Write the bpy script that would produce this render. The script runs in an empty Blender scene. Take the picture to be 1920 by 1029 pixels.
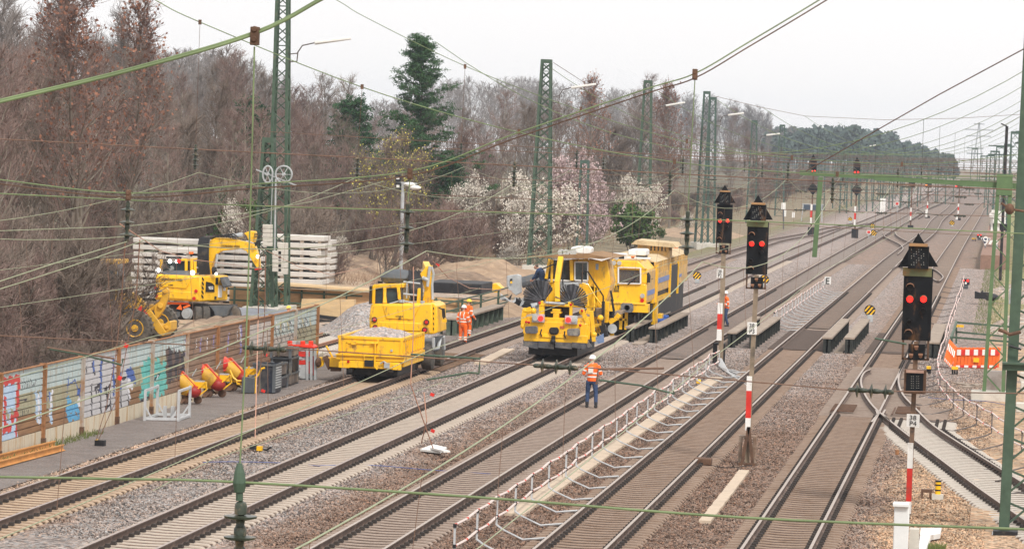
import bpy, math, random
import numpy as np
from mathutils import Vector, Matrix, noise as mnoise
R_ = math.radians
S = bpy.context.scene
COL = S.collection
# ------------------------------------------------------------------ camera model
CF, CYAW, CPIT, CROL, CH = 7538.4, R_(6.969), R_(1.9347), R_(2.0424), 9.017
fw = Vector((-math.sin(CYAW)*math.cos(CPIT), math.cos(CYAW)*math.cos(CPIT), -math.sin(CPIT)))
_r0 = Vector((math.cos(CYAW), math.sin(CYAW), 0)); _u0 = _r0.cross(fw)
rt = _r0*math.cos(CROL)+_u0*math.sin(CROL); up = -_r0*math.sin(CROL)+_u0*math.cos(CROL)
CAMP = Vector((0, 0, CH))
def ray(x, y): return fw*CF+rt*(x-960)-up*(y-514.5)
def G(x, y, z=-.25):
    v = ray(x, y); return v*((z-CH)/v.z)+CAMP
def D(x, y, Y):
    v = ray(x, y); return v*(Y/v.y)+CAMP
def WX(x, y, X):
    v = ray(x, y); return v*(X/v.x)+CAMP
cam = bpy.data.cameras.new("camera"); co = bpy.data.objects.new("camera", cam); COL.objects.link(co)
co.matrix_world = Matrix.Translation(CAMP) @ Matrix((rt, up, -fw)).transposed().to_4x4()
cam.sensor_width = 36; cam.lens = 36*CF/1920; cam.clip_start = .5; cam.clip_end = 12000
S.camera = co

# ------------------------------------------------------------------ materials
MT = {}
def M(key, col=(.5,.5,.5), rough=.75, metal=0., var=.18, sc=2.5, bump=0., bsc=30, dirt=None, dl=.55, dsc=1.5, emit=0, alpha=None, stretch=None, spec=.4, coat=0):
    if key in MT: return MT[key]
    m = bpy.data.materials.new(key); m.use_nodes = True; nt = m.node_tree; N = nt.nodes; L = nt.links
    p = N['Principled BSDF']; p.inputs['Roughness'].default_value = rough; p.inputs['Metallic'].default_value = metal
    p.inputs['Specular IOR Level'].default_value = spec
    if coat: p.inputs['Coat Weight'].default_value = coat
    tc = N.new('ShaderNodeNewGeometry'); vec = tc.outputs['Position']
    if stretch:
        mp = N.new('ShaderNodeMapping'); mp.inputs['Scale'].default_value = stretch; L.new(vec, mp.inputs[0]); vec = mp.outputs[0]
    c = (*col, 1)
    if var > 0:
        n1 = N.new('ShaderNodeTexNoise'); n1.inputs['Scale'].default_value = sc; n1.inputs['Detail'].default_value = 6; n1.inputs['Roughness'].default_value = .65
        L.new(vec, n1.inputs['Vector'])
        rp = N.new('ShaderNodeValToRGB'); rp.color_ramp.elements[0].position = .3; rp.color_ramp.elements[1].position = .7
        rp.color_ramp.elements[0].color = tuple(max(0, x*(1-var)) for x in col)+(1,)
        rp.color_ramp.elements[1].color = tuple(min(1, x*(1+var)) for x in col)+(1,)
        L.new(n1.outputs['Fac'], rp.inputs[0]); out = rp.outputs[0]
    else:
        rg = N.new('ShaderNodeRGB'); rg.outputs[0].default_value = c; out = rg.outputs[0]
    if dirt:
        n2 = N.new('ShaderNodeTexNoise'); n2.inputs['Scale'].default_value = dsc; n2.inputs['Detail'].default_value = 8; n2.inputs['Roughness'].default_value = .7
        L.new(vec, n2.inputs['Vector'])
        r2 = N.new('ShaderNodeMapRange'); r2.inputs[1].default_value = dl-.06; r2.inputs[2].default_value = dl+.1
        L.new(n2.outputs['Fac'], r2.inputs[0])
        mx = N.new('ShaderNodeMix'); mx.data_type = 'RGBA'; L.new(r2.outputs[0], mx.inputs[0]); L.new(out, mx.inputs[6]); mx.inputs[7].default_value = (*dirt, 1); out = mx.outputs[2]
    L.new(out, p.inputs['Base Color'])
    if bump:
        n3 = N.new('ShaderNodeTexNoise'); n3.inputs['Scale'].default_value = bsc; n3.inputs['Detail'].default_value = 5; L.new(vec, n3.inputs['Vector'])
        b = N.new('ShaderNodeBump'); b.inputs['Strength'].default_value = bump; b.inputs['Distance'].default_value = .05; L.new(n3.outputs['Fac'], b.inputs['Height']); L.new(b.outputs[0], p.inputs['Normal'])
    if emit:
        p.inputs['Emission Color'].default_value = c; p.inputs['Emission Strength'].default_value = emit
    if alpha is not None: p.inputs['Alpha'].default_value = alpha
    MT[key] = m; return m
YEL = M('machine_yellow', (.90,.50,.008), .42, var=.10, sc=1.2, dirt=(.33,.19,.06), dl=.60, dsc=3.2, spec=.5, coat=.2, stretch=(1.4,1.4,.7))
YEL2 = M('loader_yellow', (.60,.33,.03), .5, var=.12, sc=2, dirt=(.2,.12,.05), dl=.6)
YELF = M('pale_yellow', (.64,.39,.12), .7, var=.18, sc=2, dirt=(.42,.3,.17), dl=.52)  # paler, browner yellow for machine sides and cabin
YELR = M('dusty_roof_yellow', (.58,.45,.27), .85, var=.2, sc=3, dirt=(.36,.26,.16), dl=.55)
BLK = M('black_parts', (.012,.012,.014), .6, var=.4, sc=6, dirt=(.09,.07,.05), dl=.6)
RUB = M('tyre_rubber', (.075,.068,.06), .9, var=.35, sc=8, bump=.4, bsc=40, dirt=(.2,.16,.12), dl=.56)
DGR = M('chassis_grey', (.09,.1,.11), .6, var=.3, dirt=(.2,.17,.13), dl=.6)
LGR = M('light_grey_metal', (.42,.44,.45), .5, metal=.2, var=.2, dirt=(.25,.2,.15), dl=.62)
STL = M('polished_steel', (.62,.62,.62), .25, metal=.9, var=.1)
GLS = M('dark_glass', (.03,.045,.05), .08, var=.5, sc=3, spec=.9)
GLG = M('cab_glass', (.20,.22,.21), .12, var=.3, sc=2, spec=.9)
WHT = M('white_paint', (.78,.77,.74), .5, var=.08, dirt=(.5,.45,.4), dl=.62)
REDP = M('red_paint', (.62,.03,.02), .5, var=.2, dirt=(.3,.05,.03), dl=.6)
REDL = M('red_lamp_glass', (.5,.01,.01), .25, var=.1)
REDE = M('red_signal_light', (1,.015,.01), .4, var=0, emit=3.2)
ORGE = M('orange_signal_light', (1,.25,.03), .4, var=0, emit=4)
WHE = M('work_light', (1,.97,.9), .4, var=0, emit=4)
LENS = M('lamp_lens', (.55,.55,.52), .15, var=.3, sc=20, metal=.3)
ORA = M('orange_plastic', (.9,.16,.02), .5, var=.08)
BLU = M('blue_stripe', (.17,.23,.44), .6, var=.15)
GRN = M('mast_green', (.055,.092,.06), .6, var=.25, sc=3, dirt=(.17,.12,.06), dl=.66, dsc=3)
GRNL = M('portal_green', (.095,.16,.07), .6, var=.15, sc=3, dirt=(.14,.13,.08), dl=.66)
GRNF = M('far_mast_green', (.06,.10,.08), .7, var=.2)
RST = M('rusty_steel', (.30,.14,.06), .85, var=.35, sc=5, bump=.2)
RSTD = M('dark_rust', (.12,.065,.04), .85, var=.4, sc=6)
SIG = M('signal_black', (.006,.007,.009), .55, spec=.2, var=.5, sc=4, dirt=(.17,.08,.03), dl=.62, dsc=2.5, stretch=(1,1,.35))
SIGB = M('signal_hood', (.28,.14,.08), .8, var=.3, sc=8)
CON = M('pale_concrete', (.56,.53,.47), .9, var=.12, sc=3, dirt=(.40,.36,.31), dl=.6, bump=.15)
CONP = M('stained_plinth_concrete', (.60,.53,.41), .9, var=.14, sc=3, dirt=(.46,.27,.11), dl=.56, dsc=1.3, stretch=(1,3,.5), bump=.2)
WOOD = M('formwork_wood', (.50,.31,.16), .8, var=.18, sc=2, stretch=(1,1,4), dirt=(.35,.2,.1), dl=.6)
PLY = M('plywood', (.56,.40,.22), .75, var=.16, sc=1.2, stretch=(1,1,5), dirt=(.42,.34,.25), dl=.6)
WDG = M('grey_timber', (.30,.24,.19), .85, var=.3, sc=3)
WIRE = M('green_wire', (.16,.21,.10), .7, var=.3, sc=1.5)
WIRB = M('brown_wire', (.17,.10,.07), .8, var=.3, sc=1.5)
WIRP = M('copper_pink_cable', (.50,.27,.19), .6, var=.2)
WIRL = M('pale_wire', (.30,.33,.21), .6, var=.2)
INS = M('insulator_porcelain', (.035,.045,.032), .35, var=.35, sc=10, dirt=(.22,.16,.1), dl=.58, dsc=8)
DIRT = M('brown_soil', (.21,.145,.10), .95, var=.35, sc=1.5, bump=.8, bsc=6, dirt=(.38,.28,.19), dl=.55, dsc=.8)
TAR = M('grey_tarpaulin', (.22,.23,.26), .5, var=.25, sc=1, bump=.4, bsc=3)
HIVO = M('hi_vis_orange', (.95,.15,.015), .75, var=.08, sc=6, bump=.3, bsc=12)
HIVS = M('reflective_stripe', (.75,.72,.66), .4, var=.1)
SKIN = M('skin', (.55,.3,.21), .6, var=.08)
JEAN = M('navy_cloth', (.035,.06,.13), .85, var=.2, sc=8, bump=.3, bsc=12)
BOOT = M('dark_boots', (.03,.028,.028), .7, var=.3)

# ------------------------------------------------------------------ mesh builder
ORG = {}
class B:
    def __init__(s): s.v = []; s.f = []; s.m = []; s.c = 0
    def add(s, V, F):
        o = len(s.v); s.v += [tuple(x) for x in V]; s.f += [tuple(i+o for i in q) for q in F]; s.m += [s.c]*len(F); return s
    def box(s, c, d, rot=None, top=1.0):
        hx, hy, hz = d[0]/2, d[1]/2, d[2]/2
        P = [Vector((x*(top if z > 0 else 1), y*(top if z > 0 else 1), z)) for z in (-hz, hz) for x, y in ((-hx,-hy),(hx,-hy),(hx,hy),(-hx,hy))]
        if rot is not None: P = [rot @ p for p in P]
        c = Vector(c)
        return s.add([p+c for p in P], [(0,3,2,1),(4,5,6,7),(0,1,5,4),(1,2,6,5),(2,3,7,6),(3,0,4,7)])
    def bb(s, x0, x1, y0, y1, z0, z1): return s.box(((x0+x1)/2,(y0+y1)/2,(z0+z1)/2), (x1-x0,y1-y0,z1-z0))
    def pb(s, x0, y0, x1, y1, Y, dep):      # box whose near face at distance Y spans that part of the view
        a = D((x0+x1)/2, (y0+y1)/2, Y); k = Y/CF
        return s.box((a.x, Y+dep/2, a.z), (abs(x1-x0)*k, dep, abs(y1-y0)*k))
    def bar(s, p, q, w, h=None):
        p, q = Vector(p), Vector(q); h = h or w; d = q-p; L = d.length
        if L < 1e-6: return s
        d.normalize(); u = Vector((0,0,1)) if abs(d.z) < .95 else Vector((0,1,0))
        r = d.cross(u).normalized(); u = r.cross(d)
        V = []
        for e in (p, q):
            for a, b in ((-1,-1),(1,-1),(1,1),(-1,1)): V.append(e+r*(a*w/2)+u*(b*h/2))
        return s.add(V, [(0,3,2,1),(4,5,6,7),(0,1,5,4),(1,2,6,5),(2,3,7,6),(3,0,4,7)])
    def cyl(s, p, q, r, r2=None, n=12, cap=True):
        p, q = Vector(p), Vector(q); r2 = r if r2 is None else r2
        return s.loft([(p, r), (q, r2)], n, cap)
    def loft(s, pr, n=12, cap=True):
        V = []; F = []; k = len(pr); R0 = None
        for i, (p, r) in enumerate(pr):
            p = Vector(p); a = Vector(pr[max(i-1,0)][0]); b = Vector(pr[min(i+1,k-1)][0]); d = (b-a)
            if d.length < 1e-7: d = Vector((0,0,1))
            d.normalize()
            if R0 is None:
                R0 = d.cross(Vector((0,0,1)) if abs(d.z) < .9 else Vector((0,1,0))).normalized()
            else:
                R0 = (R0-d*R0.dot(d)).normalized()
            U = d.cross(R0)
            for j in range(n):
                t = 2*math.pi*j/n; V.append(p+R0*(math.cos(t)*r)+U*(math.sin(t)*r))
        for i in range(k-1):
            for j in range(n):
                j2 = (j+1) % n; F.append((i*n+j, i*n+j2, (i+1)*n+j2, (i+1)*n+j))
        if cap: F.append(tuple(range(n-1,-1,-1))); F.append(tuple((k-1)*n+j for j in range(n)))
        return s.add(V, F)
    def tube(s, pts, r, n=6): return s.loft([(p, r) for p in pts], n)
    def lathe(s, base, axis, prof, n=14):
        base = Vector(base); axis = Vector(axis).normalized()
        u = axis.cross(Vector((0,0,1)) if abs(axis.z) < .9 else Vector((0,1,0))).normalized(); w = axis.cross(u); V = []; F = []
        for r, t in prof:
            for j in range(n):
                a = 2*math.pi*j/n; V.append(base+axis*t+u*(math.cos(a)*r)+w*(math.sin(a)*r))
        for i in range(len(prof)-1):
            for j in range(n): j2 = (j+1) % n; F.append((i*n+j, i*n+j2, (i+1)*n+j2, (i+1)*n+j))
        F.append(tuple(range(n-1,-1,-1))); F.append(tuple((len(prof)-1)*n+j for j in range(n)))
        return s.add(V, F)
    def prism(s, poly, vec):
        n = len(poly); vec = Vector(vec); P = [Vector(p) for p in poly]
        return s.add(P+[p+vec for p in P], [tuple(range(n)), tuple(range(2*n-1, n-1, -1))]+[(i, i+n, (i+1) % n+n, (i+1) % n) for i in range(n)])
    def pp(s, pts, Y, dep): return s.prism([D(x, y, Y) for x, y in pts], (0, dep, 0))
    def ell(s, c, r, n=10, k=6):
        c = Vector(c); r = r if hasattr(r, '__len__') else (r,)*3; V = []; F = []
        for i in range(k+1):
            t = math.pi*i/k
            for j in range(n):
                a = 2*math.pi*j/n; V.append((c.x+r[0]*math.sin(t)*math.cos(a), c.y+r[1]*math.sin(t)*math.sin(a), c.z+r[2]*math.cos(t)))
        for i in range(k):
            for j in range(n): j2 = (j+1) % n; F.append((i*n+j, (i+1)*n+j, (i+1)*n+j2, i*n+j2))
        return s.add(V, F)
    def build(s, name, mat, parent=None, label=None, bev=0, smooth=True, loc=None, **kw):
        me = bpy.data.meshes.new(name)
        if parent is not None: o0 = ORG[parent.name]
        elif loc is not None: o0 = Vector(loc)
        else:
            xs = [v[0] for v in s.v]; ys = [v[1] for v in s.v]; o0 = Vector(((min(xs)+max(xs))/2, (min(ys)+max(ys))/2, min(v[2] for v in s.v)))
        me.from_pydata([(v[0]-o0.x, v[1]-o0.y, v[2]-o0.z) for v in s.v], [], s.f)
        for m in (mat if isinstance(mat, (list, tuple)) else [mat]): me.materials.append(m)
        if any(s.m): me.polygons.foreach_set('material_index', s.m)
        me.update()
        me.polygons.foreach_set('use_smooth', [False]*len(me.polygons))
        if smooth:
            me.polygons.foreach_set('use_smooth', [True]*len(me.polygons)); me.set_sharp_from_angle(angle=.6)
        o = bpy.data.objects.new(name, me); COL.objects.link(o); ORG[o.name] = o0
        if parent is not None: o.parent = parent
        else: o.location = o0
        if bev:
            md = o.modifiers.new('bevel', 'BEVEL'); md.width = bev; md.segments = 2; md.limit_method = 'ANGLE'
        if label: o['label'] = label
        for k, v in kw.items(): o[k] = v
        return o
def T(name, label, cat, loc, group=None, **kw):
    o = bpy.data.objects.new(name, None); COL.objects.link(o); o.location = loc; ORG[o.name] = Vector(loc); o.empty_display_size = .3
    if label: o['label'] = label
    if cat: o['category'] = cat
    if group: o['group'] = group
    for k, v in kw.items(): o[k] = v
    return o
def tag(o, label, cat, group=None):
    o['label'] = label; o['category'] = cat
    if group: o['group'] = group
    return o
def struct(o, label=None):
    o['kind'] = 'structure'
    if label: o['label'] = label
    return o
def np_mesh(name, V, F, mats, parent=None, loc=(0,0,0), mi=None, smooth=False):
    V = np.asarray(V, dtype=np.float32); F = np.asarray(F, dtype=np.int32)
    me = bpy.data.meshes.new(name); me.vertices.add(len(V)); me.vertices.foreach_set('co', (V-np.array(loc if parent is None else ORG[parent.name], dtype=np.float32)).ravel())
    k = F.shape[1]; me.loops.add(F.size); me.loops.foreach_set('vertex_index', F.ravel()); me.polygons.add(len(F))
    me.polygons.foreach_set('loop_start', np.arange(len(F), dtype=np.int32)*k)
    for m in (mats if isinstance(mats, (list, tuple)) else [mats]): me.materials.append(m)
    if mi is not None: me.polygons.foreach_set('material_index', np.asarray(mi, dtype=np.int32))
    me.polygons.foreach_set('use_smooth', [bool(smooth)]*len(F)); me.update(calc_edges=True); me.validate()
    o = bpy.data.objects.new(name, me); COL.objects.link(o); ORG[o.name] = Vector(loc) if parent is None else ORG[parent.name]
    if parent is not None: o.parent = parent
    else: o.location = loc
    return o
def copy_tree(o, parent=None):
    c = o.copy(); COL.objects.link(c); ORG[c.name] = ORG.get(o.name, Vector())
    if parent is not None: c.parent = parent
    for ch in list(o.children): copy_tree(ch, c)
    return c
def text(s, name, p, w, parent, mat, ang=0, dep=.01, label=None, hs=None):
    cu = bpy.data.curves.new('t', 'FONT'); cu.body = s; cu.align_x = 'CENTER'; cu.align_y = 'CENTER'; cu.extrude = dep; cu.size = 1
    ob = bpy.data.objects.new('t', cu); COL.objects.link(ob); bpy.context.view_layer.update()
    me = bpy.data.meshes.new_from_object(ob); bpy.data.objects.remove(ob)
    xs = [v.co.x for v in me.vertices]; ys = [v.co.y for v in me.vertices]; k = w/(max(xs)-min(xs)); ky = k if hs is None else hs/(max(ys)-min(ys)); cx, cy = (max(xs)+min(xs))/2, (max(ys)+min(ys))/2
    rz = Matrix.Rotation(ang, 3, 'Z'); o0 = ORG[parent.name]
    for v in me.vertices:
        v.co = rz @ Vector(((v.co.x-cx)*k, -v.co.z, (v.co.y-cy)*ky)) + Vector(p) - o0
    me.materials.clear(); me.materials.append(mat)
    o = bpy.data.objects.new(name, me); COL.objects.link(o); o.parent = parent; ORG[o.name] = o0
    if label: o['label'] = label
    return o
def disc(b, c, r, dep=.04, n=14): b.cyl(c, Vector(c)+Vector((0, dep, 0)), r, n=n)
# ------------------------------------------------------------------ world and sun
W = bpy.data.worlds.new("World"); S.world = W; W.use_nodes = True; nt = W.node_tree; N = nt.nodes; L = nt.links
bg = N['Background']; sky = N.new('ShaderNodeTexSky'); sky.sky_type = 'NISHITA'; sky.sun_disc = False
SEL, SAZ = R_(48), R_(150)     # sun high behind the camera, a little to the right
sky.sun_elevation = SEL; sky.sun_rotation = SAZ; sky.air_density = 1.2; sky.dust_density = 4
hs = N.new('ShaderNodeHueSaturation'); hs.inputs['Saturation'].default_value = .12; L.new(sky.outputs[0], hs.inputs['Color'])
mx = N.new('ShaderNodeMix'); mx.data_type = 'RGBA'; mx.inputs[0].default_value = .8; L.new(hs.outputs[0], mx.inputs[6]); mx.inputs[7].default_value = (9.3, 9.08, 8.98, 1)
L.new(mx.outputs[2], bg.inputs[0]); bg.inputs[1].default_value = .128
sd = bpy.data.lights.new("sun", 'SUN'); sd.energy = 2.5; sd.angle = R_(8); sd.color = (1, .95, .88)
so = bpy.data.objects.new("sun", sd); COL.objects.link(so)
dv = Vector((math.sin(SAZ)*math.cos(SEL), math.cos(SAZ)*math.cos(SEL), math.sin(SEL)))
so.rotation_euler = dv.to_track_quat('Z', 'Y').to_euler(); so.location = (0, 0, 60)
S.view_settings.view_transform = 'Standard'; S.view_settings.look = 'None'; S.view_settings.exposure = 0.12; S.view_settings.gamma = 1
S.cycles.max_bounces = 6; S.cycles.volume_bounces = 3; S.cycles.transparent_max_bounces = 8

# ------------------------------------------------------------------ ground
def ground_mat(key, near, far, x0=-28., x1=4., cell=13, ysp=(125, 165), warp=1.6, cellvar=.7, extra=None):
    m = bpy.data.materials.new(key); m.use_nodes = True; nt = m.node_tree; N = nt.nodes; L = nt.links; p = N['Principled BSDF']; p.inputs['Roughness'].default_value = .95; p.inputs['Specular IOR Level'].default_value = .15
    g = N.new('ShaderNodeNewGeometry'); sp = N.new('ShaderNodeSeparateXYZ'); L.new(g.outputs['Position'], sp.inputs[0])
    def noise(sc, det=4, st=(1,1,1)):
        mp = N.new('ShaderNodeMapping'); mp.inputs['Scale'].default_value = st; L.new(g.outputs['Position'], mp.inputs[0])
        n = N.new('ShaderNodeTexNoise'); n.inputs['Scale'].default_value = sc; n.inputs['Detail'].default_value = det; n.inputs['Roughness'].default_value = .65; L.new(mp.outputs[0], n.inputs['Vector']); return n.outputs['Fac']
    def math_(op, a, b, c=None):
        n = N.new('ShaderNodeMath'); n.operation = op
        for i, q in enumerate((a, b, c)):
            if q is None: continue
            if isinstance(q, (int, float)): n.inputs[i].default_value = q
            else: L.new(q, n.inputs[i])
        return n.outputs[0]
    w = math_('MULTIPLY_ADD', noise(.55, 6, (1, .35, 1)), warp*2, -warp)
    X = math_('ADD', sp.outputs[0], w); f = N.new('ShaderNodeMapRange'); f.inputs[1].default_value = x0; f.inputs[2].default_value = x1; L.new(X, f.inputs[0])
    def ramp(st):
        r = N.new('ShaderNodeValToRGB'); e = r.color_ramp.elements
        while len(e) < len(st): e.new(.5)
        for q, (x, c) in zip(e, st): q.position = (x-x0)/(x1-x0); q.color = (*c, 1)
        L.new(f.outputs[0], r.inputs[0]); return r.outputs[0]
    yy = N.new('ShaderNodeMapRange'); yy.inputs[1].default_value = ysp[0]; yy.inputs[2].default_value = ysp[1]
    L.new(math_('ADD', sp.outputs[1], math_('MULTIPLY_ADD', noise(.12, 5), 60, -30)), yy.inputs[0])
    mx = N.new('ShaderNodeMix'); mx.data_type = 'RGBA'; L.new(yy.outputs[0], mx.inputs[0]); L.new(ramp(near), mx.inputs[6]); L.new(ramp(far), mx.inputs[7])
    v = N.new('ShaderNodeTexVoronoi'); v.inputs['Scale'].default_value = cell; L.new(g.outputs['Position'], v.inputs['Vector'])
    bw = N.new('ShaderNodeSeparateColor'); L.new(v.outputs['Color'], bw.inputs[0])
    k = math_('MULTIPLY_ADD', bw.outputs[0], cellvar*2, 1-cellvar)
    k = math_('MULTIPLY', k, math_('MULTIPLY_ADD', noise(1.3, 5), .7, .65))
    hue = N.new('ShaderNodeMix'); hue.data_type = 'RGBA'; L.new(bw.outputs[1], hue.inputs[0]); hue.inputs[6].default_value = (1.12, .96, .88, 1); hue.inputs[7].default_value = (.9, 1, 1.1, 1)
    m1 = N.new('ShaderNodeVectorMath'); m1.operation = 'SCALE'; L.new(mx.outputs[2], m1.inputs[0]); L.new(k, m1.inputs['Scale'])
    m2 = N.new('ShaderNodeVectorMath'); m2.operation = 'MULTIPLY'; L.new(m1.outputs[0], m2.inputs[0]); L.new(hue.outputs[2], m2.inputs[1])
    L.new(m2.outputs[0], p.inputs['Base Color'])
    b = N.new('ShaderNodeBump'); b.inputs['Strength'].default_value = .9; b.inputs['Distance'].default_value = .06; L.new(v.outputs['Distance'], b.inputs['Height']); b.invert = True; L.new(b.outputs[0], p.inputs['Normal'])
    MT[key] = m; return m
gp = (.315, .272, .245); gr = (.275, .245, .222); br = (.205, .143, .108); br2 = (.26, .195, .155); tan = (.38, .29, .22); du = (.225, .183, .155); snd = (.42, .30, .20); gn = (.19, .18, .09)
BAL = ground_mat('track_ballast', [(-27, gr), (-24.6, tan), (-21.9, br2), (-21.2, gr), (-17.5, gp), (-16.4, br2), (-15.4, br), (-9, br), (-7.2, br), (-3.2, br2), (-2.2, snd), (1, snd)],
                 [(-27, gr), (-24, du), (-21.5, gp), (-17.5, gp), (-16, gp), (-14.5, du), (-12, gp), (-10, du), (-8, gp), (-5.5, br2), (-3, gp), (1, br2)])
FARB = ground_mat('far_ballast', [(-27, gn), (-24, du), (-21.5, gp), (-17.5, gp), (-16, gp), (-14.5, du), (-12, br2), (-10, du), (-8, br2), (-5.5, br2), (-3, br2), (1, gn)],
                 [(-27, gn), (-24, du), (-21.5, gp), (-17.5, gp), (-16, du), (-14.5, du), (-12, du), (-10, du), (-8, du), (-5.5, du), (-3, du), (1, gn)], cell=6, ysp=(350, 500), cellvar=.3)
SOIL = ground_mat('woodland_soil', [(-60, (.12,.10,.06)), (-45, (.13,.12,.06)), (-30, (.2,.16,.1))], [(-60, (.13,.115,.075)), (-45, (.16,.145,.085)), (-30, (.23,.19,.13))], x0=-60, x1=10, cell=5, cellvar=.35, ysp=(170, 220))
SITE = ground_mat('site_sand', [(-50, (.33,.24,.16)), (-40, (.38,.29,.2)), (-28, (.40,.34,.29))], [(-50, (.30,.21,.13)), (-40, (.42,.33,.24)), (-28, (.36,.29,.23))], x0=-60, x1=-20, cell=7, cellvar=.35, ysp=(220, 260))
PATH = ground_mat('grey_grit', [(-28, (.33,.29,.265)), (-24, (.31,.275,.25))], [(-28, (.31,.275,.25)), (-24, (.30,.265,.24))], cell=40, cellvar=.3, warp=.3)
RIGHT = ground_mat('sandy_verge', [(-3, br2), (-1.2, snd), (6, (.42,.31,.2))], [(-3, du), (-1.5, (.36,.28,.2)), (1, (.25,.25,.12)), (6, (.36,.29,.21))], x0=-4, x1=14, cell=7, cellvar=.4, ysp=(200, 240), warp=1.2)
def sheet(name, x0, x1, y0, y1, z, mat, nx=2, ny=2, amp=0, fr=.5, label=None, edge=True):
    xs = np.linspace(x0, x1, nx+1); ys = np.linspace(y0, y1, ny+1); V = []
    for y in ys:
        for x in xs:
            dz = amp*mnoise.noise(Vector((x*fr, y*fr, z))) if amp else 0
            V.append((x, y, z+dz))
    F = [(j*(nx+1)+i, j*(nx+1)+i+1, (j+1)*(nx+1)+i+1, (j+1)*(nx+1)+i) for j in range(ny) for i in range(nx)]
    return struct(np_mesh(name, V, F, mat, smooth=True), label)
sheet('ground', -900, 900, -20, 2600, -.62, SOIL, 4, 4, label='dull brown and green open ground reaching the horizon')
sheet('ballast_bed', -27.1, 1.6, 60, 330, -.27, BAL, 80, 420, .05, 1.1, 'crushed stone ballast spread between the railway tracks')
sheet('far_ballast_bed', -27, 1.8, 330, 1600, -.28, FARB, 4, 60, 0, label='paler ballast under the tracks in the hazy distance')
sheet('grit_path', -27.0, -24.75, 60, 184, -.235, PATH, 8, 120, .03, .6, 'fine grey grit strip beside the noise barrier')
sheet('construction_ground', -52, -26.9, 156, 300, -.34, SITE, 60, 160, .12, .25, 'sandy bare ground of the construction site')
sheet('verge_ground', -.6, 60, 60, 700, -.245, RIGHT, 60, 300, .10, .35, 'sandy verge with stones right of the tracks')
sheet('woodland_ground', -400, -26.9, 60, 1600, -.45, SOIL, 90, 300, .25, .12, 'dull grassy and leafy ground under the trees')

# ------------------------------------------------------------------ tracks
RAILS = M('rail_brown', (.12,.08,.062), .7, var=.25, sc=3, metal=.2, dirt=(.28,.2,.16), dl=.6)
HEADD = M('rail_head_dull', (.36,.29,.26), .45, metal=.3, var=.15)
HEADB = M('rail_head_bright', (.42,.35,.30), .45, metal=.3, var=.12)
RAILR = M('rail_rusty', (.38,.19,.11), .8, var=.25)
SLT = M('sleeper_sandy', (.44,.325,.23), .9, var=.14, sc=4, dirt=(.34,.24,.16), dl=.56, dsc=1.8, bump=.2)
SLW = M('sleeper_pale', (.455,.385,.32), .9, var=.10, sc=4, dirt=(.42,.34,.28), dl=.60, dsc=1.2, bump=.15)
SLN = M('sleeper_new', (.50,.455,.40), .9, var=.08, sc=4, dirt=(.46,.4,.35), dl=.6)
SLB = M('sleeper_brown', (.285,.205,.155), .92, var=.2, sc=5, dirt=(.22,.145,.10), dl=.54, dsc=2.5, bump=.25)
SLG = M('sleeper_dusty', (.32,.25,.205), .92, var=.16, sc=5, dirt=(.27,.2,.16), dl=.56, dsc=2, bump=.2)
FST = M('fastening_dark', (.03,.022,.018), .8, var=.5)
PRF = [(-.075,-.172),(-.075,-.158),(-.012,-.138),(-.010,-.045),(-.036,-.034),(-.036,-.004),(-.030,0),(.030,0),(.036,-.004),(.036,-.034),(.010,-.045),(.012,-.138),(.075,-.158),(.075,-.172)]
def rail(name, pts, mats, parent=None, **kw):
    pts = [Vector(p) for p in pts]; V = []; F = []; mi = []; n = len(PRF)
    for i, p in enumerate(pts):
        d = (pts[min(i+1, len(pts)-1)]-pts[max(i-1, 0)]).normalized(); r = Vector((d.y, -d.x, 0)).normalized()
        for x, z in PRF: V.append(p+r*x+Vector((0,0,z)))
    for i in range(len(pts)-1):
        for j in range(n):
            j2 = (j+1) % n; F.append((i*n+j, i*n+j2, (i+1)*n+j2, (i+1)*n+j)); mi.append(1 if j in (5,6,7) else 0)
    b = B(); b.v = [tuple(v) for v in V]; b.f = F; b.m = mi
    b.f += [tuple(range(n)), tuple((len(pts)-1)*n+j for j in range(n-1,-1,-1))]; b.m += [0, 0]
    return b.build(name, mats, parent, smooth=False, **kw)
def sleepers(parent, path, y0, y1, mat, w=2.6, name='sleepers', jit=.012, fast=True, zz=0, seed=1, step=.6):
    rnd = random.Random(seed); st = [(-w/2, -.24), (-w/2+.06, -.195), (-.95, -.178), (-.55, -.180), (-.3, -.197), (0, -.202), (.3, -.197), (.55, -.180), (.95, -.178), (w/2-.06, -.195), (w/2, -.24)]
    V = []; F = []; b = B(); y = y0
    while y < y1:
        c = path(y); cx = c + rnd.uniform(-jit, jit); a = rnd.uniform(-.006, .006); o = len(V)
        for x, z in st:
            for dy, dz in ((-.14, -.10), (-.11, 0), (.11, 0), (.14, -.10)): V.append((cx+x, y+dy+a*x, z+dz+zz))
        for i in range(len(st)-1):
            for j in range(3): F.append((o+i*4+j, o+(i+1)*4+j, o+(i+1)*4+j+1, o+i*4+j+1))
        F += [(o, o+1, o+2, o+3), (o+len(st)*4-1, o+len(st)*4-2, o+len(st)*4-3, o+len(st)*4-4)]
        if fast and y < 260:
            for s in (-1, 1):
                for e in (-1, 1): b.box((c+s*.75+e*.13, y, -.135+zz), (.13, .17, .075), top=.7)
        y += step
    o = np_mesh(name, V, F, mat, parent); o['kind'] = 'stuff'
    if fast: fo = b.build('fastenings', FST, parent, smooth=False); fo['kind'] = 'stuff'
    return o
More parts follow.
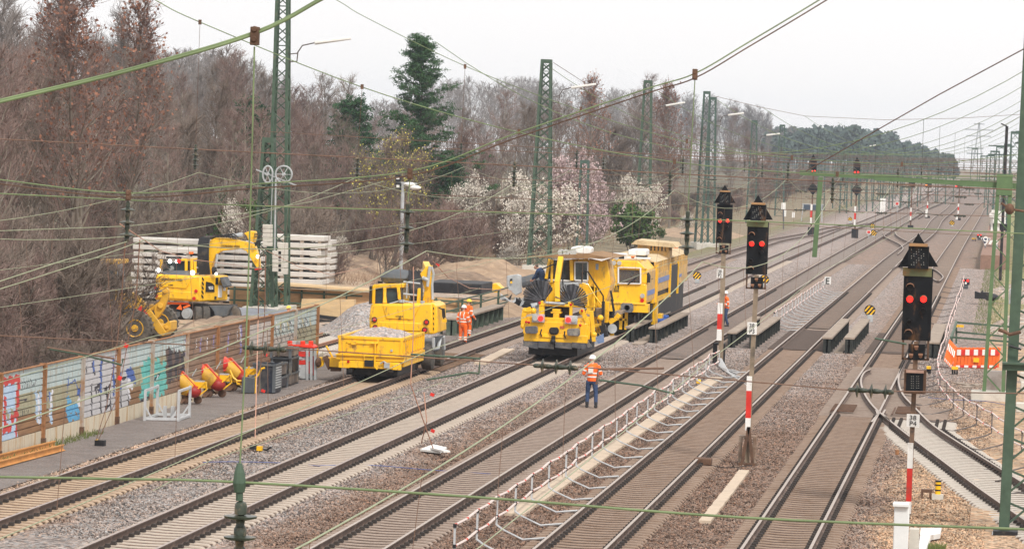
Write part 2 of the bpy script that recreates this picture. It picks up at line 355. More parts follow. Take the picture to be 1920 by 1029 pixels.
def track(label, xc, far, mats, sl, crib, y0=60, y1=330, ysplit=None):
    """xc = centre line while straight; far = [(Y, X), ...] beyond"""
    K = [(y0, xc), (330, xc)]+far
    def path(y):
        for (a, xa), (b_, xb) in zip(K, K[1:]):
            if y <= b_:
                t = max(0, (y-a)/(b_-a)); t = t*t*(3-2*t) if len(far) > 2 else t
                return xa+(xb-xa)*t
        return K[-1][1]
    t = T('railway_track', label, None, (xc, 60, 0), kind='structure')
    ys = list(range(y0, 330, 30))+list(range(330, int(K[-1][0])+1, 12))
    for s in (-.755, .755): rail('rail', [(path(y)+s, y, 0) for y in ys], mats, t)
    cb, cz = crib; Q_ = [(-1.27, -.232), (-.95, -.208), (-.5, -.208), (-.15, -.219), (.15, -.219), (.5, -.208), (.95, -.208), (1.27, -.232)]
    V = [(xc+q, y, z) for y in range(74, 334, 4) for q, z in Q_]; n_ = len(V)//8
    struct(np_mesh('crib_ballast', V, [(8*i+j, 8*i+j+1, 8*i+j+9, 8*i+j+8) for i in range(n_-1) for j in range(7)], cb), 'fine ballast, shade painted in, between the sleepers of the '+label.split(',')[0])
    for i, (a, b_, m) in enumerate(sl): sleepers(t, path, a, b_, m, seed=i+int(-xc*10))
    return t, path
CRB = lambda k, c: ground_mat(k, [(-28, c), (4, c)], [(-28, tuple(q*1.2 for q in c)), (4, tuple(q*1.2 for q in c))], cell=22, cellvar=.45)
CR1, CR2, CR3 = CRB('crib_sandy_shaded', (.17,.11,.07)), CRB('crib_pale_shaded', (.19,.14,.11)), CRB('crib_brown_shaded', (.085,.056,.042))  # brown ballast, darkened in colour to stand in for gap shade
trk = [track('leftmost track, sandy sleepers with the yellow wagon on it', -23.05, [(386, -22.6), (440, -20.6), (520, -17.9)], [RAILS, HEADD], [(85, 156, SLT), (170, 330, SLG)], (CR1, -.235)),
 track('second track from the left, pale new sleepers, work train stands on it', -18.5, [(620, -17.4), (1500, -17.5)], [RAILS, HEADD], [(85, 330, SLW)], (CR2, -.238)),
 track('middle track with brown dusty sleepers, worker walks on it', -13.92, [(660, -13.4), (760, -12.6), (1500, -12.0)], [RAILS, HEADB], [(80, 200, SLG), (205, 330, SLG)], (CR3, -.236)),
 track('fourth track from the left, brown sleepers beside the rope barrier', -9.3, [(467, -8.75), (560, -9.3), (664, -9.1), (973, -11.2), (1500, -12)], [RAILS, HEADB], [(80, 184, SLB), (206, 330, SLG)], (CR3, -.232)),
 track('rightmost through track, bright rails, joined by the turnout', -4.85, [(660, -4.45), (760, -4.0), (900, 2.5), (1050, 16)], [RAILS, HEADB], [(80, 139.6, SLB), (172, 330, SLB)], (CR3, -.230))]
DUST = ground_mat('dusty_infill', [(-20, (.34,.30,.265)), (-14.5, du), (-13, du), (-10, (.21,.163,.13)), (-4, (.19,.14,.108))], [(-20, (.33,.295,.26)), (-14.5, (.27,.235,.205)), (-9, (.22,.18,.15)), (-4, (.27,.21,.165))], cell=18, cellvar=.25, ysp=(240, 330))
for xc, a, lab in ((-13.92, 172, 'middle'), (-9.3, 207, 'fourth'), (-4.85, 186, 'rightmost through'), (-18.5, 215, 'second')):
    pth = trk[[-23.05, -18.5, -13.92, -9.3, -4.85].index(xc)][1]; ys = [a+i*12 for i in range(int((900-a)/12))]
    V = []; F = []
    for y in ys:
        for q in (-1.2, -.7, .7, 1.2): V.append((pth(y)+q*(1 if abs(q) < 1 else 1), y, -.165 if abs(q) < 1 else -.2))
    for i in range(len(ys)-1):
        F.append((i*4+1, i*4+2, i*4+6, i*4+5))
    struct(np_mesh('track_infill', V, F, DUST), 'dusty brown fill between the rails of the %s track' % lab)
# stub of old track behind the barrier end, with pale sleepers
t = T('railway_track', 'short disconnected stub track beyond the end of the noise barrier', None, (-29.6, 160, 0), kind='structure')
for s in (-.755, .755): rail('rail', [(-29.55+s, y, 0) for y in (160, 178.5)], [RAILR, RAILR], t)
sleepers(t, lambda y: -29.55, 160, 184, SLN, seed=77)
# turnout: curved rails, long timbers, new sleepers under the branch
t = T('turnout', 'turnout branching from the rightmost through track to the lower right', None, (-4, 150, 0), kind='structure')
def pxr(name, pts, z=0.): return rail(name, [G(x, y, z) for x, y in pts], [RAILS, HEADB], t)
def smooth_pts(pts, k=4):
    out = []; P = [pts[0]]+pts+[pts[-1]]
    for i in range(1, len(P)-2):
        for j in range(k):
            u = j/k; a, b, c, d = [np.array(q, float) for q in P[i-1:i+3]]
            out.append(tuple(.5*((2*b)+(c-a)*u+(2*a-5*b+4*c-d)*u*u+(3*b-a-3*c+d)*u**3)))
    return out+[pts[-1]]
pxr('closure_rail', smooth_pts([(1632, 692), (1621, 697), (1615, 708), (1615, 720), (1621, 737), (1632, 754), (1646, 769), (1674, 792), (1707, 818), (1768, 863), (1832, 911), (1920, 972), (2010, 1032)]))
pxr('stock_rail', smooth_pts([(1699, 672), (1690, 690), (1685, 706), (1686, 722), (1694, 740), (1713.5, 761), (1752, 798), (1819, 842), (1920, 904.5), (2010, 958)]))
pxr('check_rail', [(1660, 767), (1655, 775), (1668, 788)]); pxr('check_rail', [(1643, 768), (1646, 776), (1634, 790)])
b = B(); y = 139.9; rnd = random.Random(3)
while y < 171.8:
    xr = G(*((1713.5, 761) if y < 144 else (1694, 735)), 0).x + .9
    xr = -3.0 if y > 152 else (-1.75 if y < 146 else -2.5)
    b.bb(-6.2, xr, y-.13, y+.13, -.30, -.175-rnd.random()*.004); y += .6
b.build('timber', SLG, t, smooth=False)['kind'] = 'stuff'
brl = [G(x, y_, 0) for x, y_ in [(1676, 793), (1707, 818), (1768, 863), (1832, 911), (1920, 972), (2010, 1032)]]
def brx(y):
    P = sorted([(p.y, p.x) for p in brl]); 
    for (a, xa), (c, xc) in zip(P, P[1:]):
        if y <= c: return xa+(xc-xa)*(y-a)/(c-a)+.76
    return P[-1][1]+.76
sleepers(t, brx, 92, 139.2, SLN, seed=5)
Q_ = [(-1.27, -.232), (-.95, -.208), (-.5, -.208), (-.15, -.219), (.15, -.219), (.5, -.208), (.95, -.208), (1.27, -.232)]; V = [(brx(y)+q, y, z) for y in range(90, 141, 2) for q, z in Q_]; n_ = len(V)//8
struct(np_mesh('crib_ballast', V, [(8*i+j, 8*i+j+1, 8*i+j+9, 8*i+j+8) for i in range(n_-1) for j in range(7)], CR2), 'fine ballast, shade painted in, between the new sleepers of the turnout branch')
gr_ = B()
for (x0, y0, x1, y1) in ((1566, 757, 1590, 778),):
    c = G(1583, 765, -.1)
    for i in range(9): gr_.box((c.x, c.y-1.9+i*.42, -.07), (.8, .16, .05))
    gr_.bb(c.x-.42, c.x-.37, c.y-2.1, c.y+1.8, -.12, -.09)
tag(gr_.build('walking_grid', RSTD), 'dark ribbed plate lying in the rightmost through track near the turnout', 'ribbed plate', 'ribbed plates at the turnout')
gr_ = B(); c = G(1697, 770, -.1)
for i in range(9): gr_.box((c.x+.1, c.y-1.7+i*.42, -.07), (.8, .16, .05))
gr_.bb(c.x-.42, c.x-.37, c.y-2.1, c.y+1.8, -.12, -.09)
tag(gr_.build('walking_grid', RSTD), 'dark ribbed plate beside the signal post marked 38 P4', 'ribbed plate', 'ribbed plates at the turnout')
# far crossovers
t = T('crossover', 'pair of far crossover turnouts joining the middle tracks', None, (-11, 400, 0), kind='structure')
for pts in ([(1656, 435), (1659, 443), (1672, 450), (1688, 458), (1693, 466), (1683, 476)], [(1678, 433), (1682, 441), (1697, 450), (1712, 455)], [(1700, 389), (1722, 393), (1733, 400), (1722, 408)], [(1672, 505), (1684, 497), (1700, 503), (1740, 517), (1757, 526), (1764, 524), (1768, 517), (1755, 506), (1742, 502)]):
    pxr('crossover_rail', smooth_pts(pts))
# stones scattered over the ballast: ground cover nobody could count
def scatter_stones():
    XS = [(-21.72, -19.82), (-17.18, -15.24), (-12.6, -10.62), (-7.98, -6.2), (-3.5, -.2), (-24.9, -24.36), (-6.2, -3.5), (-10.6, -8), (-15.2, -12.62)]
    V = []; F = []
    for a, c in XS:
        n0 = len(V); V += [(a, 88, -.262), (c, 88, -.262), (c, 184, -.262), (a, 184, -.262)]; F.append((n0, n0+1, n0+2, n0+3))
    o = np_mesh('loose_ballast_stones', V, F, BAL); o['kind'] = 'stuff'; o['label'] = 'loose angular ballast stones lying between the tracks'
    ng = bpy.data.node_groups.new('stones', 'GeometryNodeTree'); ng.interface.new_socket('Geometry', in_out='INPUT', socket_type='NodeSocketGeometry'); ng.interface.new_socket('Geometry', in_out='OUTPUT', socket_type='NodeSocketGeometry')
    N = ng.nodes; L = ng.links; gi = N.new('NodeGroupInput'); go = N.new('NodeGroupOutput')
    d = N.new('GeometryNodeDistributePointsOnFaces'); d.inputs['Density'].default_value = 95; L.new(gi.outputs[0], d.inputs['Mesh'])
    ic = N.new('GeometryNodeMeshIcoSphere'); ic.inputs['Radius'].default_value = .036; ic.inputs['Subdivisions'].default_value = 1
    sp = N.new('GeometryNodeSetPosition'); nz = N.new('ShaderNodeTexNoise'); nz.inputs['Scale'].default_value = 25
    L.new(ic.outputs[0], sp.inputs[0])
    sm = N.new('GeometryNodeSetMaterial'); sm.inputs['Material'].default_value = BAL; L.new(sp.outputs[0], sm.inputs[0])
    ip = N.new('GeometryNodeInstanceOnPoints'); L.new(d.outputs['Points'], ip.inputs['Points']); L.new(sm.outputs[0], ip.inputs['Instance'])
    r1 = N.new('FunctionNodeRandomValue'); r1.data_type = 'FLOAT_VECTOR'; r1.inputs[1].default_value = (6.28, 6.28, 6.28); L.new(r1.outputs[0], ip.inputs['Rotation'])
    r2 = N.new('FunctionNodeRandomValue'); r2.data_type = 'FLOAT_VECTOR'; r2.inputs[0].default_value = (.5, .5, .4); r2.inputs[1].default_value = (1.5, 1.3, 1.1); L.new(r2.outputs[0], ip.inputs['Scale'])
    L.new(ip.outputs[0], go.inputs[0]); md = o.modifiers.new('stones', 'NODES'); md.node_group = ng
scatter_stones()
# ------------------------------------------------------------------ noise barrier
WXp = -27.1
def strip_profile(z0, z1, n):
    P = []; h = (z1-z0)/n
    for i in range(n):
        a = z0+i*h; P += [(0, a), (0, a+h*.13), (.045, a+h*.17), (.043, a+h*.38), (.041, a+h*.57), (.039, a+h*.76), (.037, a+h*.95)]
    return P+[(0, z1)]
def px2w(pts): return [(WX(x, y, WXp).y, WX(x, y, WXp).z) for x, y in pts]
gf = []   # painted strokes: (colour index, half width m, [(y, z), ...])
def G_(c, w, *pts): gf.append((c, w, px2w(pts)))
# colour slots: 0 pale blue 1 olive 2 rust 3 silver 4 black 5 blue 6 turquoise 7 red 8 light blue 9 white 10 brown 11 pinkish grey 12 purple 13 ochre
for x in (4, 10, 16, 22): G_(8, .28, (x, 728), (x+1, 755)); G_(8, .30, (x, 800), (x, 822))
G_(8, .22, (22, 725), (24, 758)); G_(8, .25, (6, 780), (6, 830)); G_(8, .2, (26, 790), (25, 825))
G_(7, .13, (3, 717), (34, 709)); G_(7, .11, (35, 706), (32, 762)); G_(7, .09, (9, 748), (8, 800)); G_(7, .14, (9, 805), (19, 800)); G_(7, .13, (23, 783), (31, 776)); G_(7, .05, (31, 786), (28, 836)); G_(7, .1, (0, 715), (-2, 850))
for x in (68, 75, 94): G_(8, .10, (x, 738), (x+2, 788))
for x in (72, 80): G_(9, .07, (x, 740), (x, 790))
for x in (86, 92): G_(5, .04, (x, 735), (x+1, 750))
G_(9, .08, (97, 735), (93, 775))
for a in range(8): G_(4, .018, (40+a*4, 712+random.Random(a).randint(-3, 3)), (42+a*3, 730-a)); 
for a in range(5): G_(4, .018, (37+a*4, 768), (38+a*3, 782-a))
G_(4, .03, (36, 751), (50, 748)); G_(5, .03, (128, 708), (126, 735)); G_(5, .03, (128, 722), (140, 712)); G_(5, .03, (140, 712), (144, 725))
for a in range(6): G_(5, .10 if a else .05, (144+a*3, 740-a*5), (148+a*2.6, 728-a*3))
G_(5, .15, (152, 745), (156, 732)); G_(9, .13, (146, 752), (156, 770)); G_(9, .1, (155, 742), (156, 778))
for a, bq in ((128, 765), (134, 760), (140, 764), (130, 780), (137, 778), (143, 785), (128, 752), (148, 780)): G_(6 if a == 0 else 14, .17, (a, bq), (a+3, bq+3))
for x in range(160, 240, 5): G_(3, .32, (x, 686-int((x-160)*.22)), (x, 793-int((x-160)*.12)))
for x, ya, yb in ((171, 722, 800), (188, 735, 785), (188, 685, 712), (206, 735, 770), (180, 735, 728), (214, 780, 800), (226, 725, 790), (240, 730, 775), (161, 690, 700), (222, 760, 780), (199, 725, 760)): G_(4, .05, (x, ya), (x+1, yb))
for p in (((178, 727), (190, 720), (184, 735)), ((196, 731), (206, 722), (200, 745)), ((215, 715), (236, 707)), ((160, 795), (172, 790)), ((218, 778), (226, 785), (232, 800)), ((204, 760), (198, 765)), ((173, 682), (177, 700)), ((192, 670), (188, 700))): G_(4, .06, *p)
for x, ya, yb in ((189, 680, 735), (212, 672, 705), (213, 705, 738), (225, 700, 730), (175, 678, 692), (240, 692, 708)): G_(5, .075, (x, ya), (x, yb))
for a in range(4): G_(5, .16, (240+a*3, 695+a*2), (245+a*2, 712)); 
G_(9, .14, (240, 718), (247, 722)); G_(9, .08, (240, 725), (243, 745))
for a in range(9): G_(6, .24, (270+a*5, 690+a-(a % 3)*6), (270+a*5, 735-a*2+(a % 2)*8))
G_(6, .2, (266, 740), (274, 736)); G_(6, .18, (298, 743), (304, 722)); G_(4, .06, (264, 750), (280, 744)); G_(4, .04, (283, 700), (282, 745)); G_(4, .05, (290, 710), (300, 700)); G_(9, .03, (292, 715), (296, 703)); G_(4, .05, (305, 745), (315, 740))
for a in range(8): G_(4 if a % 3 else 15, .17, (314+a*4, 660+a), (314+a*4, 712-a*2))
for a in range(16): G_(12 if a % 4 == 0 else (9 if a % 3 == 0 else 15), .028 if a % 4 else .06, (348+a*6.4+(a*37 % 5), 640-a*1.2), (349+a*6.4, 650-a+(a*53 % 22)))
G_(12, .10, (349, 636), (348, 700)); G_(12, .09, (452, 612), (451, 660)); G_(9, .05, (449, 612), (452, 640))
for a in range(6): G_(9, .03, (322+a*5, 644), (323+a*5, 652+a % 3*4))
for a in range(10):
    x = 515+a*7; G_(4, .035, (x, 615-a*1.4+(a*31 % 9)), (x+3, 628-a*1.5), (x+6, 640-a*2)); G_(13 if a % 2 else 9, .05, (x+3, 606-a), (x+4, 618-a))
for a in range(5): x = 508+a*15; G_(4, .03, (x, 625-a*3), (x+5, 608-a*3), (x+9, 618-a*3)); G_(4, .03, (x, 650-a*3), (x+6, 638-a*3))
GM = [M('barrier_pale_blue', (.44,.53,.53), .55, var=.12, sc=2, dirt=(.36,.33,.27), dl=.55, dsc=1.6, stretch=(1,2.5,.6)), M('barrier_olive', (.35,.33,.22), .6, var=.15, sc=2, dirt=(.27,.19,.11), dl=.55, dsc=1.6, stretch=(1,2.5,.6)), M('barrier_rust', (.285,.155,.075), .75, var=.2, sc=2.2, stretch=(1,.3,2), dirt=(.19,.10,.05), dl=.55),
      M('paint_silver', (.50,.49,.50), .5, var=.12), M('paint_black', (.04,.035,.045), .6, var=.3), M('paint_blue', (.045,.11,.36), .5, var=.3, sc=5), M('paint_turquoise', (.11,.46,.42), .5, var=.2, sc=4), M('paint_red', (.55,.04,.035), .5, var=.15), M('paint_light_blue', (.44,.58,.74), .5, var=.15, sc=5), M('paint_white', (.7,.7,.74), .5, var=.1),
      M('barrier_brown', (.24,.145,.095), .7, var=.25, sc=2, stretch=(1,.4,3), dirt=(.33,.25,.18), dl=.6), M('barrier_pink_grey', (.46,.42,.39), .6, var=.18, sc=2, dirt=(.42,.3,.2), dl=.6), M('paint_purple', (.22,.2,.42), .5, var=.2), M('paint_ochre', (.52,.38,.12), .5, var=.2), M('paint_sky', (.10,.36,.60), .5, var=.25, sc=6), M('paint_dark_brown', (.12,.075,.06), .6, var=.3)]
wall = T('noise_barrier', 'corrugated steel noise barrier covered in graffiti, pale blue above and rusty below', 'barrier', (WXp, 130, -.25))
posts = [97.4, 102.3, 107.15, 112.2, 117.0, 121.8, 126.8, 132.3, 137.6, 143.1, 148.0, 153.0, 158.0]
gz = [(c, w, np.array(p)) for c, w, p in gf]
for k, (a, b_) in enumerate(zip(posts, posts[1:])):
    if b_ < 106: continue
    P = strip_profile(.20, 2.08, 10); ny = int((b_-a)/.045); ys = np.linspace(a+.06, b_-.06, ny+1); V = []; F = []; mi = []
    for y in ys:
        for dx, z in P: V.append((WXp+dx-.03, y, z))
    n = len(P); yc = (ys[:-1]+ys[1:])/2
    for j in range(n-1):
        zc = (P[j][1]+P[j+1][1])/2; tt = (zc-.2)/1.88 if zc > 0 else 0
        base = 0 if tt > .64 else (1 if tt > .3 else 2)
        if 132 < a < 147: base = 10
        if 142.5 < a < 147.5 and tt > .45 and tt < .9: base = 11
        if 147.5 < a < 152 : base = 0 if tt > .55 else 11
        if a > 152.5: base = 0 if tt > .62 else 1
        if a > 126 and a < 132: base = 0 if tt > .72 else (1 if tt > .42 else 10)
        row = np.full(ny, base)
        for c, w, pp_ in gz:
            if pp_[:, 0].min()-w > b_ or pp_[:, 0].max()+w < a: continue
            for (y1, z1), (y2, z2) in zip(pp_, pp_[1:]):
                dy, dz = y2-y1, z2-z1; L2 = dy*dy+dz*dz+1e-9
                t_ = np.clip(((yc-y1)*dy+(zc-z1)*dz)/L2, 0, 1); dd = np.hypot((yc-y1-t_*dy)/1.9, zc-z1-t_*dz)
                row[dd < w*(.85+.3*np.sin(yc*9+zc*13))] = c
        for i in range(ny):
            F.append((i*n+j, (i+1)*n+j, (i+1)*n+j+1, i*n+j+1)); mi.append(int(row[i]))
    np_mesh('panel', V, F, GM, wall, mi=mi)
b = B()
for p in posts[2:]:
    b = B(); b.bb(WXp-.10, WXp+.10, p-.045, p+.045, -.3, 2.14); b.bb(WXp+.085, WXp+.115, p-.06, p+.06, -.3, 2.12); b.build('post', RST if int(p) % 3 else M('post_pale', (.42,.36,.31), .7, dirt=(.35,.18,.08), dl=.5), wall)
    b = B(); b.bb(WXp-.07, WXp+.13, p-.10, p+.10, -.3, .0); b.build('post_foot', RSTD, wall)
b = B(); b.bb(WXp-.08, WXp+.02, 104, 157.9, -.5, .205); b.build('plinth', CONP, wall)
b = B(); b.bb(WXp-.05, WXp+.06, 104, 158, 2.08, 2.11); b.build('top_rail', RST, wall)

# ------------------------------------------------------------------ lattice masts
def lattice(name, label, X, Y, zt, wb, wt, mat, zb=-.3, lod=0, lw=.11, group='lattice masts left of the tracks', lean=0, foot=True, n=None):
    t = T(name, label, 'mast', (X, Y, zb), group)
    def cr(s, e, z):
        f = (z-zb)/(zt-zb); w = wb+(wt-wb)*f; return Vector((X+s*w/2+lean*f, Y+e*w/2, z))
    for s in (-1, 1):
        for e in (-1, 1):
            b = B(); b.bar(cr(s, e, zb), cr(s, e, zt), lw, lw); b.build('leg', mat, t, smooth=False)
    b = B(); z = zb; k = 0
    while z < zt-.3:
        w = wb+(wt-wb)*(z-zb)/(zt-zb); h = w*(.85 if not lod else 1.2); z2 = min(z+h, zt)
        for s, e, s2, e2 in ((-1,-1,1,-1), (1,-1,1,1), (1,1,-1,1), (-1,1,-1,-1)):
            if k % 2: s, e, s2, e2 = s2, e2, s, e
            b.bar(cr(s, e, z), cr(s2, e2, z2), lw*.6, lw*.35)
            if not lod and wb > 1.0: b.bar(cr(s2, e2, z), cr(s, e, z2), lw*.6, lw*.3)
            if k % 4 == 0: b.bar(cr(s, e, z), cr(s2, e2, z), lw*.5, lw*.3)
        z = z2; k += 1
    b.build('bracing', mat, t, smooth=False)
    b = B(); w = wt+lw; b.bb(X+lean-w/2, X+lean+w/2, Y-w/2, Y+w/2, zt-.25, zt+.02); b.build('cap_plate', mat, t)
    if foot: b = B(); b.bb(X-wb/2-.35, X+wb/2+.35, Y-wb/2-.35, Y+wb/2+.35, zb-.4, zb+.35); b.build('foundation', CON, t, bev=.03)
    return t
def lamp_arm(t, x0, y0, x1, y1, Y, s=1.):
    """station lamp reaching out from a mast: two small brackets, a goose neck and a long flat head"""
    b = B(); A = D(x0, y0, Y); E = D(x1, y1, Y); d = E-A; q = A+d*.42+Vector((0, 0, .05))
    b.tube([A+Vector((0,0,-.35*s)), A+d*.14+Vector((0,0,-.36*s)), A+d*.15+Vector((0,0,.1*s)), A+d*.22+Vector((0,0,.42*s)), A+d*.45+Vector((0,0,.5*s))], .035*s); b.bar(A+Vector((0,0,.05)), A+d*.15+Vector((0,0,.05)), .05)
    b.build('lamp_arm', M('arm_brown', (.09,.07,.06), .7), t)
    b = B(); P = A+d*.42+Vector((0,0,.5*s)); Q = E+Vector((0,0,.52*s)); b.bar(P, Q, .34*s, .13*s); b.bar(P-Vector((0,0,.09*s)), Q-Vector((0,0,.05)), .28*s, .05); b.build('lamp_head', WHT, t, bev=.03)
m1 = lattice('lattice_mast', 'tallest green lattice mast behind the noise barrier, running out of the top edge', -36.95, 203.5, 17.5, 1.0, .50, GRN, lw=.14, lean=-.28)
lamp_arm(m1, 541, 104, 657, 91, 203.5)
m1b = lattice('lattice_mast', 'short green lattice mast with tensioning wheels before the tallest mast', -37.22, 201, 8.6, 1.15, .45, GRN, lw=.15)
m2 = lattice('lattice_mast', 'tall green lattice mast rising behind the yellow ballast machine', -32.9, 285, 14.7, 1.5, .6, GRN, lw=.16)
lamp_arm(m2, 1037, 183, 1117, 173, 285, 1.1)
m3 = lattice('lattice_mast', 'tall green lattice mast between the two white blossoming bushes', -32.95, 367, 14.75, 1.35, .6, GRN, lw=.16, lod=1)
lamp_arm(m3, 1222, 213, 1284, 204, 367, 1.1)
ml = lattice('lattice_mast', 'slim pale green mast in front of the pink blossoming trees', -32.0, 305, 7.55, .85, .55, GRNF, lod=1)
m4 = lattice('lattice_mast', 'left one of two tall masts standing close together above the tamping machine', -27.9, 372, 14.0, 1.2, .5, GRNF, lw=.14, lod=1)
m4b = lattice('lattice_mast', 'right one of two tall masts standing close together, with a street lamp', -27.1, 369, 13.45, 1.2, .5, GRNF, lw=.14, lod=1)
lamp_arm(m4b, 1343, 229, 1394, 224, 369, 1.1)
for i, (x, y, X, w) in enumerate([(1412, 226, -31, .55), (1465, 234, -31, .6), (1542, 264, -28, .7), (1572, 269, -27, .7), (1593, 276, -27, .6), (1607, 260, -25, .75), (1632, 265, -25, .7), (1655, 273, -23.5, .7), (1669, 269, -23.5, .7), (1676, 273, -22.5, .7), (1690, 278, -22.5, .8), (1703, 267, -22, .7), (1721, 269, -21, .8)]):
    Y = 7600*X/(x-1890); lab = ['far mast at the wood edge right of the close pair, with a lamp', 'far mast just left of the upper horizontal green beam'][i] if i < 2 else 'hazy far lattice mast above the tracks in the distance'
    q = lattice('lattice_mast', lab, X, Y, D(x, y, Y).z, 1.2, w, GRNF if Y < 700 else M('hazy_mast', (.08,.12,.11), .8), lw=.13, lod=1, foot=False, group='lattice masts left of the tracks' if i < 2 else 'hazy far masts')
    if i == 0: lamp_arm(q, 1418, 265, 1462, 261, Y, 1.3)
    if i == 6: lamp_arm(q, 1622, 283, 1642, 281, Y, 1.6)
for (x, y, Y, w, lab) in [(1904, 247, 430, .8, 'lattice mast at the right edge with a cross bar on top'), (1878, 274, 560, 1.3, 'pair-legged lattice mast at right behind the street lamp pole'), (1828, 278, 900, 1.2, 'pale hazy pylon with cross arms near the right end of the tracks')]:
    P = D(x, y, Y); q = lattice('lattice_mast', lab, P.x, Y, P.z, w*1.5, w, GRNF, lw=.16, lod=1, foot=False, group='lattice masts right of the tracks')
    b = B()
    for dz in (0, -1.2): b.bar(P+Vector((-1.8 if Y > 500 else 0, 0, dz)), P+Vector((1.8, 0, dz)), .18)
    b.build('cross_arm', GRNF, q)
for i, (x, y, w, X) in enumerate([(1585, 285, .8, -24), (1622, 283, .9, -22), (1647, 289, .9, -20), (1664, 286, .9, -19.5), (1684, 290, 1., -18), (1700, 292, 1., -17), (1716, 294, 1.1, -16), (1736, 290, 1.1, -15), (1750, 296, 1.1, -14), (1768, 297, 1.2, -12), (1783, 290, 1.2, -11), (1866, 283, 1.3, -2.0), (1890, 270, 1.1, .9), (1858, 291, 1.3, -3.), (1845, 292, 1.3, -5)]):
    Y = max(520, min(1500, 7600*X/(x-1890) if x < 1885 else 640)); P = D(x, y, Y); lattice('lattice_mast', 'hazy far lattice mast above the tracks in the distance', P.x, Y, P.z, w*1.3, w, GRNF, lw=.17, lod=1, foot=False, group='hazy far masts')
# tensioning wheels and weights on the short mast
t = m1b
for x, y in ((501, 327), (531, 327)):
    c = D(x, y, 199.4); b = B(); n = 20; r = .42; b.loft([(c+Vector((math.cos(a)*r*(.6 if x < 520 else 1), .15, math.sin(a)*r)), .045) for a in [2*math.pi*i/n for i in range(n+1)]], 6)
    for i in range(6):
        a = math.pi*i/3; b.bar(c+Vector((0,.15,0)), c+Vector((math.cos(a)*r*(.6 if x < 520 else 1), .15, math.sin(a)*r)), .03)
    b.cyl(c+Vector((0,0,0)), c+Vector((0,.3,0)), .08); b.build('tension_wheel', LGR, t)
b = B()
for x, ya, yb in ((501, 421, 462), (530, 455, 515), (519, 470, 510)):
    for i in range(5): h = (yb-ya)/5; b.pb(x-9, ya+i*h, x+9, ya+(i+.94)*h, 199.3, .3)
b.build('counterweight', CON, t, bev=.02)
b = B(); b.tube([D(517, 335, 199.5), D(515, 470, 199.5)], .045); b.tube([D(511, 335, 199.4), D(508, 421, 199.4)], .02); b.bar(D(480, 318, 199.6), D(556, 348, 199.6), .06); b.build('guide_rod', LGR, t)
# right hand masts: near one and the portal
# near mast, seen only in part at the right edge
t = T('lattice_mast', 'near massive green lattice mast cut by the right edge of the photo', 'mast', (.3, 99.4, -.25), 'lattice masts right of the tracks')
b = B(); b.bar(D(1882, 1000, 99.4), D(1932, 30, 99.4), .26, .2); b.build('leg', GRN, t, bev=.01)
b = B(); A = D(1882, 1000, 99.4)+Vector((1.5, 0, 0)); b.bar(A, D(1932, 30, 99.4)+Vector((1.0, 0, 0)), .26, .2); b.build('leg', GRN, t)
b = B(); 
for i in range(16):
    ya, yb = 985-i*60, 955-i*60; xa = 1885+i*3.1; b.bar(D(xa, ya, 99.4), D(xa+62+ (0), yb-20, 99.4), .10, .05); b.bar(D(xa+2, ya-45, 99.5), D(xa+62, yb+10, 99.5), .10, .05)
b.build('bracing', GRN, t)
b = B(); b.pb(1880, 682, 1990, 696, 98.9, .3); b.pb(1880, 682, 1990, 685, 98.8, .5); b.build('cross_beam', GRN, t)
b = B(); b.pb(1858, 1003, 1912, 1060, 99.0, .9); b.build('foundation', WHT, t, bev=.02)
b = B(); b.pb(1862, 996, 1908, 1004, 98.95, .9); b.tube([D(1893, 648, 99.1), D(1915, 655, 99.1)], .03); b.build('base_plate', BLK, t)
b = B(); b.tube([D(1872, 618, 99), D(1885, 622, 99), D(1893, 627, 99), D(1914, 622, 99)], .05); b.ell(D(1893, 392, 99), (.12,.12,.14)); b.tube([D(1877, 380, 99), D(1893, 392, 99), D(1920, 396, 99)], .035); b.build('fitting', RSTD, t)
t = T('signal_portal', 'green half portal with long horizontal beam reaching left from its lattice leg', 'portal', (-.2, 153.5, -.25))
A = D(1500, 325, 153.5); E = D(1906, 349, 153.5); b = B(); b.bar(A, D(1640, 333, 153.5), .16, .13); b.bar(D(1640, 334, 153.5), D(1800, 343, 153.5), .18, .18); b.bar(D(1800, 343, 153.5), E, .2, .23); b.bar(A+Vector((0,0,.1)), E+Vector((0,0,.17)), .26, .03); b.build('beam', GRNL, t)
b = B(); b.bar(D(1539, 332, 153.5), D(1527, 482, 153.5), .18, .16); b.build('drop_post', GRNL, t, bev=.01)
wb, wt = 1.02, .44; X0, Y0, zt = -.2, 153.5, D(1891, 332, 153.5).z
for s in (-1, 1):
    for e in (-1, 1): b = B(); b.bar((X0+s*.36, Y0+e*.36, 0), (X0+.1+s*.22, Y0+e*.22, zt), .14, .14); b.build('leg', GRNL, t)
b = B(); z = 0; k = 0
while z < zt-.3:
    f = z/zt; w = .36+(.22-.36)*f; z2 = z+w*2.0; f2 = min(1, z2/zt); w2 = .36-.14*f2; c1 = X0+.1*f; c2 = X0+.1*f2
    for e in (-1, 1): b.bar((c1-w*(1 if k % 2 else -1), Y0+e*w, z), (c2+w2*(1 if k % 2 else -1), Y0+e*w2, z2), .07, .03)
    for s in (-1, 1): b.bar((c1+s*w, Y0-w*(1 if k % 2 else -1), z), (c2+s*w2, Y0+w2*(1 if k % 2 else -1), z2), .07, .03)
    z = z2; k += 1
b.build('bracing', GRNL, t, smooth=False)
b = B(); b.bb(X0-.2, X0+.4, Y0-.35, Y0+.35, zt-.7, zt+.1); b.build('head_plate', GRNL, t, bev=.01)
b = B(); b.bb(X0-.85, X0+.85, Y0-.7, Y0+.7, -.4, .1); b.build('foundation', CON, t, bev=.04)
